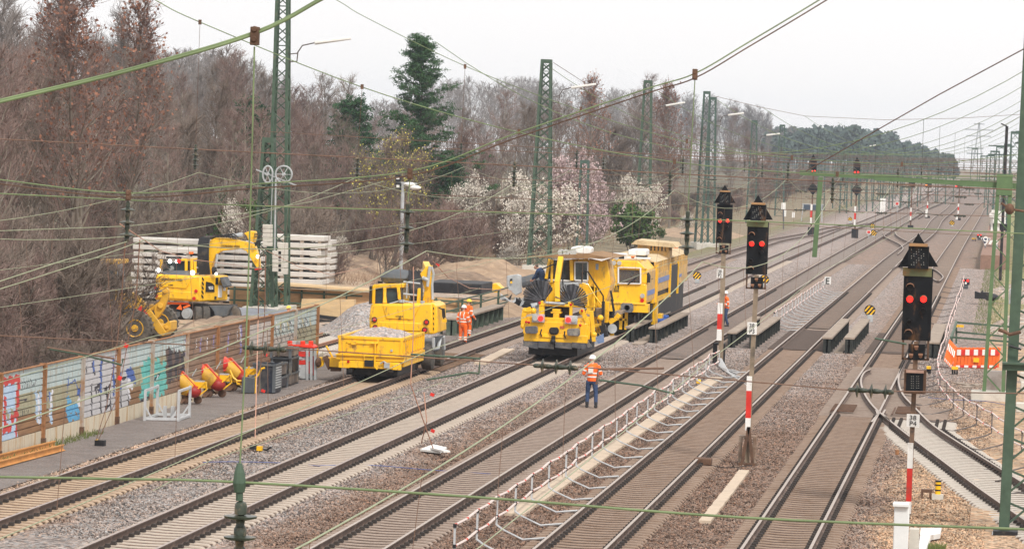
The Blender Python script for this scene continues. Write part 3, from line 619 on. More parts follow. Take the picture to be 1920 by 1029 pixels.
# lamp post with angled head
t = T('lamp_post', 'slim dark lamp post with a short angled head near the right edge', 'lamp post', (-.75, 300, -.2))
P = D(1888, 237, 300); b = B(); b.tube([(P.x-.05, 300, -.2), P], .11, 8); b.build('pole', BLK, t); b = B(); b.bar(P, D(1877, 232, 300), .22, .1); b.build('lamp_head', BLK, t)
# high voltage pylon, very far
t = T('pylon', 'very faint high voltage pylon on the horizon', 'pylon', (-70, 2300, -.6)); b = B(); P = D(1836, 230, 2300)
b.bar((P.x-3, 2300, -1), (P.x, 2300, P.z), .8); b.bar((P.x+3, 2300, -1), (P.x, 2300, P.z), .8)
for k, w in ((.97, 3), (.85, 8), (.72, 7)): b.bar((P.x-w, 2300, P.z*k), (P.x+w, 2300, P.z*k), .7)
ORG[t.name] = Vector((P.x, 2300, -.6)); t.location = (P.x, 2300, -.6); b.build('frame', LGR, t)

# ------------------------------------------------------------------ overhead equipment
def insulator(b, p, d, L=.75, n=3, r=.14):
    d = Vector(d).normalized(); pr = [(.02, 0), (.035, .02), (.035, L*.14)]
    for i in range(n):
        s = L*(.2+.62*i/max(1, n-1)) if n > 1 else L*.5
        pr += [(.028, s-.06), (.032, s-.03), (r*1.25, s), (r*1.25, s+.012), (.035, s+.03), (.042, s+.04), (.042, s+.10)]
    pr += [(.035, L*.97), (.03, L), (.012, L+.01)]
    b.lathe(p, d, pr, 12)
def clampb(b, p, s=1.): b.box(p, (.10*s, .12*s, .22*s)); b.cyl(Vector(p)+Vector((0,-.07*s,.05*s)), Vector(p)+Vector((0,.07*s,.05*s)), .05*s, n=8); b.cyl(Vector(p)+Vector((0,-.07*s,-.06*s)), Vector(p)+Vector((0,.07*s,-.06*s)), .04*s, n=8)
def sm(Y, pts, k=6): return [D(x, y, Y) for x, y in smooth_pts(pts, k)]
# nearest span, above the bridge side of the camera
t = T('cross_span', 'nearest cross span with thick upper left cable and big insulator at the bottom', 'cross span', (-4.9, 26, 5.4), 'overhead cross spans')
for dy in (0, .035):
    b = B(); b.tube([p+Vector((0, dy, dy*.45)) for p in sm(26, [(-150, 228), (0, 192), (240, 134), (478, 64), (610, -4), (720, -60)])], .0095, 8); b.build('head_cable', WIRE, t)
b = B(); P = D(478, 68, 26); b.box(P, (.055, .06, .12)); b.cyl(P+Vector((-.0,-.04,.045)), P+Vector((0,.04,.045)), .02, n=8); b.cyl(P+Vector((0,-.04,-.02)), P+Vector((0,.04,-.02)), .02, n=8); b.build('clamp', RSTD, t, bev=.004)
b = B(); b.tube(sm(26, [(477, 88), (472, 300), (462, 620), (450, 868)]), .0055); b.build('hanger_rod', WIRE, t)
b = B(); b.tube(sm(26, [(-40, 893), (200, 897), (440, 903), (900, 932), (1400, 970), (1960, 993)]), .0085, 8); b.build('direction_wire', WIRE, t)
b = B(); A = D(449, 868, 26); k = 26/CF
for (y0, y1, r0, r1) in ((868, 885, 5, 10), (885, 905, 10, 13), (905, 922, 13, 10), (922, 938, 7, 7)): b.cyl(D(449, y0, 26), D(449, y1, 26), r0*k, r1*k, 10)
b.build('cable_clamp', GRN, t)
b = B(); k = 26/CF; z0 = D(452, 938, 26)
pr = [(3, 0), (10, 4), (12, 10), (12, 26), (5, 28), (32, 29), (31, 33), (9, 38), (8, 46), (10, 50), (12, 54), (12, 66), (31, 69), (30, 73), (9, 78), (8, 86), (12, 92), (12, 104), (31, 108), (30, 112), (8, 116), (8, 130)]
b.lathe(z0, (0, 0, -1), [(r*k, q*k) for r, q in pr], 24); b.build('insulator', INS, t)
# second span
t = T('cross_span', 'second cross span with double cable rising to upper right and three long hanging insulators', 'cross span', (-9.3, 64, 5), 'overhead cross spans')
for dy in (0, .07):
    b = B(); b.tube([p+Vector((0, dy, -dy)) for p in sm(64, [(-120, 322), (0, 337), (241, 362), (480, 345), (769, 321), (960, 253), (1209, 168), (1303, 138), (1403, 80), (1540, -2), (1680, -90)])], .012); b.build('head_cable', WIRE if not dy else WIRB, t)
b = B(); b.tube(sm(64, [(-60, 361), (0, 363), (480, 386), (960, 399), (1440, 416), (1960, 440)]), .011); b.build('direction_wire', WIRE, t)
b = B(); b.tube([D(x, y, 64) for x, y in ((-60, 624), (0, 629), (430, 650), (545, 653), (1000, 684), (1090, 688), (1580, 730), (1668, 733), (1960, 738))], .011); b.build('direction_wire', WIRB, t)
for x, y in ((241, 366), (769, 326), (1303, 140)): b = B(); clampb(b, D(x, y, 64), .8); b.build('clamp', RSTD, t, bev=.01)
for x, ya, yb, xt, yt in ((240, 378, 455, 241, 366), (765, 378, 475, 769, 330), (1290, 395, 478, 1303, 150)):
    b = B(); insulator(b, D(x, ya, 64), (0, 0, -1), (yb-ya)*64/CF, 3, .10); b.build('insulator', INS, t); b = B(); b.tube([D(xt, yt, 64), D(x, ya, 64)], .008); b.build('hanger_rod', WIRE, t)
for x, y in ((455, 651), (1000, 685), (1590, 730)):
    b = B(); insulator(b, D(x, y, 64), (1, 0, -.02), .72, 3, .095); b.build('insulator', INS, t)
for pts in (((88, 651), (214, 672)), ((93, 654), (160, 666), (228, 684), (231, 672)), ((770, 664), (900, 672), (898, 700)), ((800, 712), (880, 698), (898, 700)), ((1118, 720), (1122, 692), (1245, 690)), ((1122, 712), (1200, 722), (1265, 738), (1262, 732)), ((1700, 645), (1640, 634))):
    b = B(); b.tube([D(x, y, 64.5) for x, y in pts], .018); b.build('steady_arm', WIRB if pts[0][0] in (88, 1118) else GRN, t)
# third and fourth spans
t = T('cross_span', 'third cross span, its cable falling from the top left edge beside the tallest mast', 'cross span', (-13, 114, 5), 'overhead cross spans')
b = B(); b.tube(sm(114, [(180, -60), (290, 0), (375, 42), (677, 163), (967, 247), (1257, 303), (1562, 327), (1912, 330), (2000, 322)]), .016); b.build('head_cable', WIRE, t)
b = B(); b.tube([D(x, y, 114) for x, y in ((-60, 257), (0, 261), (480, 286), (960, 310), (1440, 335), (1883, 355), (1990, 361))], .018); b.build('direction_wire', WIRB, t)
for x, y, yh in ((367, 279, 42), (671, 296, 163), (965, 311, 247), (1257, 327, 303), (1562, 341, 327)):
    b = B(); insulator(b, D(x, y-8, 114), (0, 0, -1), .72, 4, .085); b.build('insulator', INS, t); b = B(); q = D(x+8, yh, 114); b.tube([q, D(x, y-8, 114)], .006); b.box(q, (.08, .08, .14)); b.build('hanger_rod', RSTD, t)
t = T('cross_span', 'fourth cross span: cable passing over the dark conifer and levelling above the signals', 'cross span', (-13, 170, 5), 'overhead cross spans')
b = B(); b.tube(sm(170, [(480, -78), (630, 0), (686, 33), (874, 125), (1082, 205), (1281, 265), (1440, 292), (1694, 308), (1848, 297), (1975, 280)]), .017); b.build('head_cable', WIRE, t)
b = B(); b.tube([D(x, y, 170) for x, y in ((500, 247), (860, 268), (1280, 292), (1700, 318), (1960, 332))], .014); b.build('direction_wire', WIRB, t)
b = B(); b.tube([D(x, y, 170) for x, y in ((500, 385), (1000, 398), (1440, 420), (1900, 445))], .014); b.build('direction_wire', WIRB, t)
for x, y, yh in ((865, 268, 125), (1082, 281, 205), (1281, 292, 265), (1478, 304, 296), (1684, 316, 308)):
    b = B(); insulator(b, D(x, y, 170), (0, 0, -1), .8, 4, .1); b.build('insulator', INS, t); b = B(); q = D(x+7, yh, 170); b.tube([q, D(x, y, 170)], .008); b.box(q, (.1, .1, .2)); b.build('hanger_rod', RSTD, t)
XT = [-23.05, -18.5, -13.92, -9.3, -4.85]
SPY = [26, 64, 114, 170, 230, 285, 367, 450, 540, 650, 780]
labs = {230: 'cross span just behind the fourth one, hanging over the yellow machines', 285: 'cross span hung from the mast behind the ballast machine', 367: 'cross span hung from the mast between the blossoming bushes'}
for Y in SPY[4:]:
    t = T('cross_span', labs.get(Y, 'hazy far cross span over the distant tracks'), 'cross span', (-14, Y, 6), 'overhead cross spans' if Y in labs else 'hazy far cross spans')
    b = B(); zt = 14.4; b.tube([(-33+34.5*i/20, Y, 8.6+(zt-8.6)*((i-10)/10)**2) for i in range(21)], .02 if Y < 400 else .03, 4); b.build('head_cable', WIRE, t)
    for z in (8.2, 6.6, 5.5): b = B(); b.tube([(-33, Y, z+.1), (-14, Y, z), (2.2, Y, z+.1)], .018 if Y < 400 else .03, 4); b.build('direction_wire', WIRB, t)
    for xc in XT:
        u = (xc+15.75)/17.25; zh = 8.6+(zt-8.6)*u*u; b = B(); insulator(b, (xc, Y, 8.15), (0, 0, -1), .9, 4, .11); b.tube([(xc, Y, zh), (xc, Y, 8.1)], .012, 4); b.build('insulator', INS, t)
        b = B(); insulator(b, (xc+1.9, Y, 6.6), (1, 0, 0), .7, 3, .09); insulator(b, (xc+1.9, Y, 5.52), (1, 0, 0), .7, 3, .09); b.tube([(xc-.2, Y-.3, 5.62), (xc+1.3, Y, 5.5)], .02, 5); b.build('insulator', INS, t)
# lines along each track
msz = {26: 6.05, 64: 7.16, 114: 7.72, 170: 7.75}
for k, (xc, lab) in enumerate(zip(XT, ['overhead line above the leftmost track', 'overhead line above the second track and the work train', 'overhead line above the middle track', 'overhead line above the fourth track', 'overhead line above the rightmost through track'])):
    t = T('overhead_line', lab, 'overhead wire', (xc, 26, 5), 'overhead lines along the tracks'); pm = []; pc = []; drs = []
    for a, c in zip(SPY, SPY[1:]):
        za, zc = msz.get(a, 7.6), msz.get(c, 7.6); n = 14
        for i in range(n+(c == SPY[-1])):
            u = i/n; y = a+(c-a)*u; zm = za+(zc-za)*u-4*u*(1-u)*min(1.0, (c-a)/62*1.0)*(.95 if a > 26 else .5); xo = (.25 if SPY.index(a) % 2 else -.25)*(1-2*u); z0 = (4.85 if a == 26 else 5.6)+(.75*u if a == 26 else 0)
            pm.append((xc+xo*.3, y, zm)); pc.append((xc+xo, y, z0-.05*4*u*(1-u)))
            if i % 2 == 1: dr = B(); dr.tube([(xc+xo*.3, y, zm), (xc+xo, y, z0)], .004 if y < 150 else .007, 3); drs.append(dr)
    b = B(); b.tube(pm, .0085, 5); b.build('messenger_wire', WIRL, t); b = B(); b.tube(pc, .0065, 5); b.build('contact_wire', WIRL, t); [q.build('dropper', WIRB, t) for q in drs]
# other free wires
def wire(name, label, pts, r, mat, cat='wire', group='single overhead wires'):
    b = B(); b.tube([D(*p) for p in pts], r, 5); return tag(b.build(name, mat, label=label), label, cat, group)
wire('feeder_wire', 'dark diagonal wire from the right edge down to the left end of the green beam', [(1990, 45, 120), (1920, 92, 124), (1760, 178, 134), (1620, 258, 145), (1512, 321, 153)], .02, WIRB)
wire('feeder_wire', 'thin rusty wire from the top of the mast behind the ballast machine', [(1038, 118, 285), (1080, 145, 300), (1147, 188, 320), (1215, 222, 345), (1330, 262, 380), (1480, 300, 480)], .022, WIRB)
wire('feeder_wire', 'sagging wire across the pale sky at upper right', [(1338, 180, 369), (1420, 200, 369), (1510, 218, 369), (1660, 225, 369), (1800, 222, 369), (1940, 213, 369)], .02, WIRB)
wire('feeder_wire', 'pale line climbing from the far tracks to the upper right edge', [(1700, 292, 900), (1790, 277, 600), (1850, 252, 380), (1920, 215, 280), (1960, 195, 240)], .016, WIRL)
wire('feeder_wire', 'pale line just below the one climbing to the upper right edge', [(1690, 300, 900), (1800, 288, 600), (1880, 268, 400), (1960, 240, 300)], .018, WIRL)
wire('tension_wire', 'rising green wire across the left wood with a splice, ending at the left insulator', [(-30, 537, 52), (110, 491, 57), (238, 453, 63.5)], .009, WIRL)
wire('tension_wire', 'pale wire crossing the left wood above the concrete stacks towards the trees', [(-30, 434, 80), (240, 424, 96), (450, 401, 110), (580, 379, 125), (720, 340, 140)], .010, WIRL)
wire('tension_wire', 'thin wire crossing low in front of the noise barrier from the left edge', [(-30, 775, 60), (210, 735, 75), (380, 693, 86), (560, 640, 100), (900, 540, 125)], .006, WIRL)
wire('tension_wire', 'long pale wire running from the bottom left past the wagon to the tamping machine', [(-60, 972+20, 92), (155, 989, 96), (400, 860, 104), (700, 760, 120), (880, 700, 136)], .011, WIRL)
# earthing cables with little red flags
for i, (pts, flag) in enumerate([([(235, 445, 66), (228, 560, 86), (218, 660, 102), (200, 760, 110), (180, 826, 113.5)], (236, 648)), ([(262, 450, 66), (255, 560, 86), (236, 660, 102), (222, 740, 110), (183, 828, 113.6)], (224, 709)), ([(498, 480, 120), (496, 600, 126), (484, 740, 130)], (498, 665)), ([(486, 480, 120), (484, 600, 126), (478, 830, 118)], (493, 733)), ([(775, 500, 110), (776, 600, 110), (770, 720, 110), (812, 840, 112)], (810, 740)), ([(795, 735, 110), (800, 790, 110), (790, 830, 112)], (811, 808)), ([(225, 420, 64.5), (300, 470, 90), (352, 485, 120), (500, 505, 190)], (335, 490)), ([(500, 470, 195), (560, 500, 200), (620, 515, 210), (690, 500, 240)], (520, 490)), ([(812, 490, 150), (840, 520, 160), (880, 540, 180), (960, 545, 215)], (820, 497))]):
    lab = ['copper coloured earthing cable hanging over the silver graffiti, left of two', 'copper coloured earthing cable hanging over the silver graffiti, right of two', 'earthing cable hanging in front of the black crates, right of two', 'earthing cable hanging in front of the black crates, left of two', 'long earthing cable hanging past the excavator pulling the wagon', 'short earthing cable hanging over the second track', 'earthing cable sagging past the left concrete stack', 'earthing cable sagging past the right concrete stack', 'earthing cable sagging beside the two orange workers'][i]
    t = T('earthing_cable', lab, 'cable', D(*pts[-1]), 'earthing cables'); b = B(); b.tube([D(*p) for p in pts], .011 if pts[0][2] < 100 else .016, 5); b.build('cable', WIRP, t)
    b = B(); b.bar(D(flag[0]-3, flag[1]-2, pts[1][2]), D(flag[0]+4, flag[1]+1, pts[1][2]), .02, .09); b.build('flag', REDP, t)

# ------------------------------------------------------------------ signals
def signal(s, x0, y0, Y, label, plate, mast, bands, base, green=True, grp='tall main signals with two red lights'):
    """x0, y0 the centre of the black screen, s its scale"""
    q = lambda x, y: (x0+(x-1720)*s, y0+(y-570)*s); k = Y/CF*s
    g = G(*base); t = T('main_signal', label, 'signal', (g.x, Y, g.z), grp)
    def PB(b, a, y, c, d, dy, dep): (u, v), (m, n) = q(a, y), q(c, d); return b.pb(u, v, m, n, Y+dy, dep)
    b = B(); PB(b, 1693, 504, 1747, 638, 0, .10); b.build('signal_screen', SIG, t, bev=.012)
    if green: b = B(); PB(b, 1693, 502, 1747, 518, -.02, .03); b.build('green_strip', M('old_green_strip', (.17,.19,.09), .6, dirt=(.3,.15,.05), dl=.55), t)
    b = B(); b.pp([q(1722, 437), q(1759, 500), q(1684, 500)], Y+.12, .05); b.build('triangle_board', SIG, t)
    b = B(); PB(b, 1703, 462, 1741, 504, -.25, .35); PB(b, 1705, 458, 1739, 463, -.33, .40); b.build('speed_indicator', SIG, t)
    b = B(); PB(b, 1705, 457, 1739, 462, -.36, .36); b.build('indicator_visor', M('visor_brown', (.36,.20,.09), .7), t)
    b = B()
    for x in range(6):
        for z in range(8):
            if (x*7+z*3) % 4 < 2: u, v = q(1709+x*4.6, 468+z*4); b.pb(u-.6*s, v-.6*s, u+.6*s, v+.6*s, Y-.255, .01)
    b.build('light_points', LENS, t)
    for x, y, r, c in ((1706.7, 539, 7.5, 0), (1706, 561, 7, 1), (1731.7, 561, 7, 1), (1731, 583, 5, 0), (1704.5, 605, 5.5, 0), (1703.4, 625, 7.5, 0)):
        b = B(); P = D(*q(x, y), Y); R = r*k
        disc(b, P+Vector((0, -.06, 0)), R*.82, .06, 18); b.build('lamp', REDE if c else BLK, t)
        b = B(); V = []
        for i in range(9):
            a = math.pi*(.02+.96*i/8); V.append((math.cos(a)*R, math.sin(a)*R))
        for (xa, za), (xb, zb_) in zip(V, V[1:]): b.prism([P+Vector((xa, -.30 if za > R*.4 else -.2, za)), P+Vector((xb, -.30 if zb_ > R*.4 else -.2, zb_)), P+Vector((xb, 0, zb_)), P+Vector((xa, 0, za))], (0, 0, .015))
        b.build('lamp_hood', SIGB if c or r > 6 else SIG, t)
    b = B()
    for x in (1693, 1740): PB(b, x-2, 636, x+2, 674, .02, .05)
    PB(b, 1691, 671, 1742, 675, .02, .05); b.build('bracket', RSTD, t)
    b = B(); PB(b, 1703, 645, 1734, 674, -.02, .14); b.build('auxiliary_screen', SIG, t)
    for x, y in ((1718, 653), (1708, 668), (1726, 668)):
        b = B(); P = D(*q(x, y), Y-.03); b.cyl(P, P+Vector((0, .05, 0)), 3.2*k, n=12); b.prism([P+Vector((-4*k, -.14, 2*k)), P+Vector((4*k, -.14, 2*k)), P+Vector((4*k, 0, 4.2*k)), P+Vector((-4*k, 0, 4.2*k))], (0, 0, .02)); b.build('auxiliary_lamp', SIGB, t)
    # mast
    mt = D(*q(1718, 640), Y); xb = g.x; w = mast
    b = B(); b.bar((xb, Y+.08, g.z), (mt.x, Y+.08, mt.z), w, w); b.build('mast', M('mast_brown', (.20,.12,.075), .8, var=.35, dirt=(.06,.05,.045), dl=.55) if green and s > .9 else M('mast_tan', (.26,.20,.14), .8, var=.3, dirt=(.07,.06,.05), dl=.6), t)
    for ya, yb, m in bands:
        P = D(base[0]+(base[1]-ya)*.033, ya, Y); Q = D(base[0]+(base[1]-yb)*.033, yb, Y)
        b = B(); b.bar(P-Vector((0,.01,0)), Q-Vector((0,.01,0)), w+.02, w+.02); b.build('mast_band', m, t)
    (xa, ya, xb_, yb), txt = plate
    b = B(); b.pb(xa, ya, xb_, yb, Y-.04, .02); pl = b.build('number_plate', WHT, t)
    c = D((xa+xb_)/2, (ya*2.6+yb)/3.6, Y-.055); c2 = D((xa+xb_)/2, (ya+yb*2.6)/3.6, Y-.055); wk = (xb_-xa)*Y/CF; hk = (yb-ya)*Y/CF
    tb = M('lettering_black', (.02,.02,.02), .6, var=0)
    text(txt[0], 'lettering', c, wk*.52, pl, tb, dep=.004, hs=hk*.36); text(txt[1], 'lettering', c2, wk*.52, pl, tb, dep=.004, hs=hk*.36)
    return t
s4 = signal(1.0, 1720, 570, 103.3, 'nearest and largest black signal, with plate reading 38 P4', ((1700, 776, 1724, 800), ('38', 'P4')), .12, [(830, 877, WHT), (877, 939, REDP), (939, 962, WHT)], (1703, 965))
b = B(); b.pb(1695, 693, 1736, 738, 103.0, .3); b.build('number_box', RSTD, s4, bev=.01); b = B(); b.pb(1699, 698, 1731, 734, 102.97, .02); b.build('box_face', SIG, s4)
b = B(); b.pb(1699, 694, 1732, 699, 102.9, .1); b.build('box_visor', M('pinkish_visor', (.36,.22,.17), .7), s4)
b = B(); 
for i in range(7):
    for j in range(6):
        if (i*5+j*3) % 3: b.pb(1705+i*3.4, 705+j*4.3, 1706+i*3.4, 706+j*4.3, 102.96, .01)
b.build('light_points', LENS, s4)
s3 = signal(.742, 1420, 464, 117, 'middle black signal with plate reading 38 P3, standing before the rope barrier', ((1401, 604, 1419, 627), ('38', 'P3')), .13, [(705, 732, WHT), (732, 783, REDP), (783, 806, WHT)], (1400, 872))
b = B(); b.pb(1384, 818, 1391, 873, 117.2, .12); b.pb(1411, 818, 1418, 873, 117.2, .12); b.pb(1385, 816, 1418, 820, 117.2, .3); b.build('concrete_foot', M('brown_concrete', (.36,.28,.22), .9, dirt=(.2,.13,.09), dl=.5), s3, bev=.02)
b = B(); b.bar(D(1404, 800, 116.9), D(1391, 868, 116.9), .09); b.bar(D(1404, 800, 116.9), D(1411, 868, 116.9), .09); b.pb(1384, 868, 1416, 873, 116.8, .3); b.build('mast_foot', RSTD, s3)
s2 = signal(.545, 1358, 419, 170.8, 'farthest of the three big black signals, with plate reading 38 P2', ((1344, 504, 1356, 521), ('38', 'P2')), .19, [(568, 588, WHT), (588, 617, REDP), (617, 638, WHT)], (1347, 685), green=False)
b = B(); b.pb(1336, 645, 1344, 690, 171, .2); b.pb(1352, 645, 1359, 690, 171, .2); b.pb(1337, 643, 1359, 647, 171, .4); b.build('concrete_foot', BLK, s2, bev=.02)
# small far signals
def far_signal(x, yt, yb, yg, lab, lights, w=12, twin=False, grp='small far signals along the tracks'):
    g = G(x-(yg-yt)*.033, yg, -.2); Y = g.y; t = T('light_signal', lab, 'signal', g, grp)
    b = B(); b.pb(x-w/2, yt, x+w/2, yb, Y, .2); b.build('signal_screen', SIG, t)
    if twin: b = B(); b.pp([(x, yt-14), (x-w*.6, yt), (x+w*.6, yt)], Y, .1); c = yb+26; b.pp([(x-1, c-12), (x-w*.9, c), (x-1, c+12), (x+w*.8, c)], Y-.1, .4); b.build('board', SIG, t)
    b = B(); b.bar((g.x, Y+.1, g.z), D(x, yb, Y)+Vector((0,.1,0)), .16); b.build('mast', RSTD, t)
    b = B(); P = D(x-(yg-yt)*.025, yt+(yg-yt)*.62, Y); h = (yg-yt)*Y/CF
    for i, m in enumerate((WHT, REDP, WHT)): b = B(); b.box((P.x-.0, Y-.02, P.z-i*h*.09), (.2, .2, h*.09)); b.build('mast_band', m, t)
    for lx, ly, m in lights:
        b = B(); P = D(lx, ly, Y-.05); b.cyl(P, P+Vector((0,.06,0)), 1.6*Y/CF, n=10); b.build('lamp', m, t)
    b = B(); b.bb(g.x-.35, g.x+.35, Y, Y+.5, g.z-.1, g.z+.9 if twin else g.z+.25); b.build('foot', BLK, t)
far_signal(1525, 303, 328, 442, 'far signal with its mast hidden behind the drop post of the green beam', [(1523, 321, REDE), (1528, 321, REDE)], twin=True)
far_signal(1607, 308, 330, 445, 'far signal with two red lights, right of the green drop post', [(1603, 323, REDE), (1609, 323, REDE)], twin=True)
far_signal(1741, 338, 352, 408, 'far signal glowing with three orange lights', [(1737, 341, ORGE), (1743, 341, ORGE), (1737, 347, ORGE)])
far_signal(1799, 340, 353, 412, 'far signal with one orange light left of the lattice portal leg', [(1799.5, 345, ORGE), (1793, 350, REDE)])
far_signal(1710, 340, 352, 426, 'far signal seen from behind without lit lamps', [])
def dwarf(x, y, w, lab):
    g = G(x, y, -.25); Y = g.y; k = Y/CF; t = T('dwarf_signal', lab, 'signal', g, 'dwarf signals on the ground')
    b = B(); b.box((g.x, Y, g.z+w*k*.25), (w*k*.7, .4, w*k*.5)); b.build('foot', DGR, t, bev=.03)
    b = B(); b.box((g.x, Y-.1, g.z+w*k*.85), (w*k, .25, w*k*.75)); b.build('housing', BLK, t, bev=.04)
    for s in (-.27, .27):
        b = B(); P = Vector((g.x+s*w*k, Y-.26, g.z+w*k*1.02)); b.cyl(P, P+Vector((0,.05,0)), w*k*.14, n=12); b.build('lamp', REDE, t)
    b = B(); b.box((g.x+.04*w*k, Y-.24, g.z+w*k*.7), (w*k*.22, .03, w*k*.28)); b.build('plate', WHT, t)
dwarf(1810, 541, 15, 'dwarf signal with two red lights at the end of the rope barrier')
dwarf(1836, 450, 9, 'dwarf signal with two red lights beside the triangular board with the 9')
# ------------------------------------------------------------------ yellow tipping wagon with gravel
def cq(ox, oy, k):  # converts coordinates of an enlarged view back
    return lambda x, y: (ox+x*k, oy+y*k)
GRV = ground_mat('grey_gravel', [(-30, (.40,.36,.33)), (-20, (.43,.38,.355))], [(-30, (.34,.31,.285)), (-20, (.36,.33,.31))], x0=-32, x1=-15, cell=13, cellvar=.5, ysp=(163, 168))
Yw = 146.6; c = cq(600, 480, .2722)
xl, xr = D(634, 655, Yw).x, D(755.5, 655, Yw).x; zt = D(694, 632, Yw).z; zm = D(694, 660, Yw).z; zb = D(694, 676, Yw).z; Ye = Yw+5.3
t = T('tipping_wagon', 'small yellow rail wagon heaped with pale gravel, coupled in front of the excavator', 'wagon', ((xl+xr)/2, Yw+2.6, 0))
b = B(); b.bb(xl, xr, Yw, Yw+.07, zm-.02, zt); b.bb(xl, xr, Ye-.07, Ye, zm-.02, zt); b.bb(xl, xl+.07, Yw+.07, Ye-.07, zm-.02, zt); b.bb(xr-.07, xr, Yw+.07, Ye-.07, zm-.02, zt); b.bb(xl, xr, Yw, Ye, zm-.1, zm-.02)
b.bb(xl-.03, xr+.03, Yw-.04, Yw+.10, zt-.09, zt+.02); b.bb(xr-.10, xr+.04, Yw, Ye, zt-.09, zt+.02); b.bb(xl-.04, xl+.10, Yw, Ye, zt-.09, zt+.02)
b.build('tub', YEL, t, bev=.012)
b = B()
for i in range(9): y = Yw+.25+i*.6; b = B(); b.bb(xr, xr+.06, y, y+.08, zm-.02, zt-.09); b.build('rib', YEL, t)
b = B()
for x in (xl+.02, xr-.1, xl+.62*(xr-xl)-.05): b = B(); b.bb(x, x+.08, Yw-.05, Yw, zm-.05, zt-.05); b.build('rib', YEL, t)
b = B(); b.bb(xl+.3, xr-.9, Yw-.04, Yw, zt-.26, zt-.21); b.bb(xl+.3, xl+.35, Yw-.04, Yw, zm, zt-.2); b.bb(xr-.95, xr-.9, Yw-.04, Yw, zm, zt-.2)
b.build('rib', YEL, t, bev=.006)
b = B(); b.bb(xl-.06, xr+.06, Yw-.02, Ye+.02, zb, zm-.1); b.bb(xl-.08, xr+.08, Yw-.10, Yw-.02, zm-.16, zm-.10); b.bb(xl+.1, xr-.1, Yw-.06, Yw+.3, zb-.28, zb-.02); b.bb(xr-.35, xr-.05, Yw-.12, Yw+.2, zb-.3, zb-.08); b.bb(xl+.05, xl+.45, Yw-.12, Yw+.2, zb-.3, zb-.08); b.bb(xr-.1, xr+.02, Yw+.3, Ye, zb-.2, zb); b.build('underframe', YEL, t, bev=.012)
b = B(); b.pb(683, 675, 700, 687, Yw-.16, .12); b.pb(652, 684, 661, 698, Yw, .4); b.pb(727, 684, 736, 698, Yw, .4); b.bb(xl+.25, xr-.25, Yw+.5, Ye-.2, .06, zb-.02); b.build('coupling', BLK, t, bev=.01)  # the long low black box is added in place of shadow beneath
for y in (Yw+1.1, Yw+4.2):
    b = B(); b.cyl((xl+.45, y, .25), (xr-.45, y, .25), .06)
    for s in (-1, 1): X = (xl+xr)/2+s*.75; b.cyl((X-.05, y, .28), (X+.07, y, .28), .30, n=18)
    b.build('wheelset', BLK, t)
for x in (xl+.42, xr-.65): b = B(); disc(b, (x, Yw-.16, zb-.06), .05); b.build('red_lamp', REDL, t)
b = B(); b.tube([c(385, 590)+(0,), ] and [D(*c(380, 590), Yw-.1), D(*c(380, 660), Yw-.12), D(*c(375, 760), Yw-.12), D(*c(395, 780), Yw-.12)], .03); b.tube([D(*c(350, 600), Yw-.09), D(*c(400, 600), Yw-.09)], .04); b.tube([D(*c(240, 665), Yw-.1), D(*c(300, 670), Yw-.1), D(*c(310, 740), Yw-.1)], .018); b.pb(658, 640, 668, 646, Yw-.1, .1); b.build('latch_rod', YEL, t)
b = B(); b.tube([D(*c(415, 740), Yw-.16), D(*c(440, 725), Yw-.18), D(*c(465, 745), Yw-.16)], .03); b.pb(720, 680, 730, 690, Yw-.2, .15); b.pb(732, 655, 736, 659, Yw-.06, .05); b.build('hose', LGR, t)
V = []; F = []; n = 26; m = 40
for j in range(m+1):
    for i in range(n+1):
        u, v = i/n, j/m; h = (math.sin(math.pi*min(1, max(0, u)))**.7)*(math.sin(math.pi*min(1, max(.0, v)))**.5); V.append((xl+.08+(xr-xl-.16)*u, Yw+.08+5.1*v, zt-.12+.42*h*(1-.35*u)+.05*mnoise.noise(Vector((u*9, v*14, 1)))))
for j in range(m):
    for i in range(n): F.append((j*(n+1)+i, j*(n+1)+i+1, (j+1)*(n+1)+i+1, (j+1)*(n+1)+i))
o = np_mesh('gravel_load', V, F, GRV, loc=((xl+xr)/2, Yw+2.6, zt-.2)); tag(o, 'pale gravel heaped in the small yellow wagon', 'gravel load')

# ------------------------------------------------------------------ excavator standing on the track behind the wagon
Ye2 = 153.2; t = T('rail_excavator', 'yellow excavator seen from behind on the leftmost track, pulling the gravel wagon', 'excavator', (D(752, 600, Ye2).x, Ye2+2, 0), 'yellow rail excavators')
P = lambda x, y, Y=Ye2: D(*c(x, y), Y)
b = B(); b.prism([P(350, 330), P(775, 322), P(778, 540), P(340, 512), P(338, 430)], (0, 2.6, 0)); b.build('engine_body', YEL, t, bev=.07)
b = B(); b.prism([P(778, 326, Ye2+.06), P(806, 345, Ye2+.06), P(812, 525, Ye2+.06), P(778, 538, Ye2+.06)], (0, 2.4, 0)); b.build('side_panel', YEL, t, bev=.03)
b = B(); b.prism([P(430, 338, Ye2-.04), P(690, 338, Ye2-.04), P(640, 440, Ye2-.04), P(455, 432, Ye2-.04)], (0, .06, 0)); b.prism([P(395, 450, Ye2-.05), P(700, 462, Ye2-.05), P(690, 520, Ye2-.05), P(390, 505, Ye2-.05)], (0, .07, 0)); b.build('rear_hatch', YEL, t, bev=.03)
for x, y in ((375, 437), (380, 492), (733, 455), (721, 508)):
    b = B(); b.cyl(P(x, y, Ye2-.10), P(x, y, Ye2), .07, n=14); b.build('rear_lamp', REDL, t); b = B(); b.cyl(P(x, y, Ye2-.06), P(x, y, Ye2+.02), .11, n=14); b.build('lamp_ring', BLK, t)
TB = MT['lettering_black']
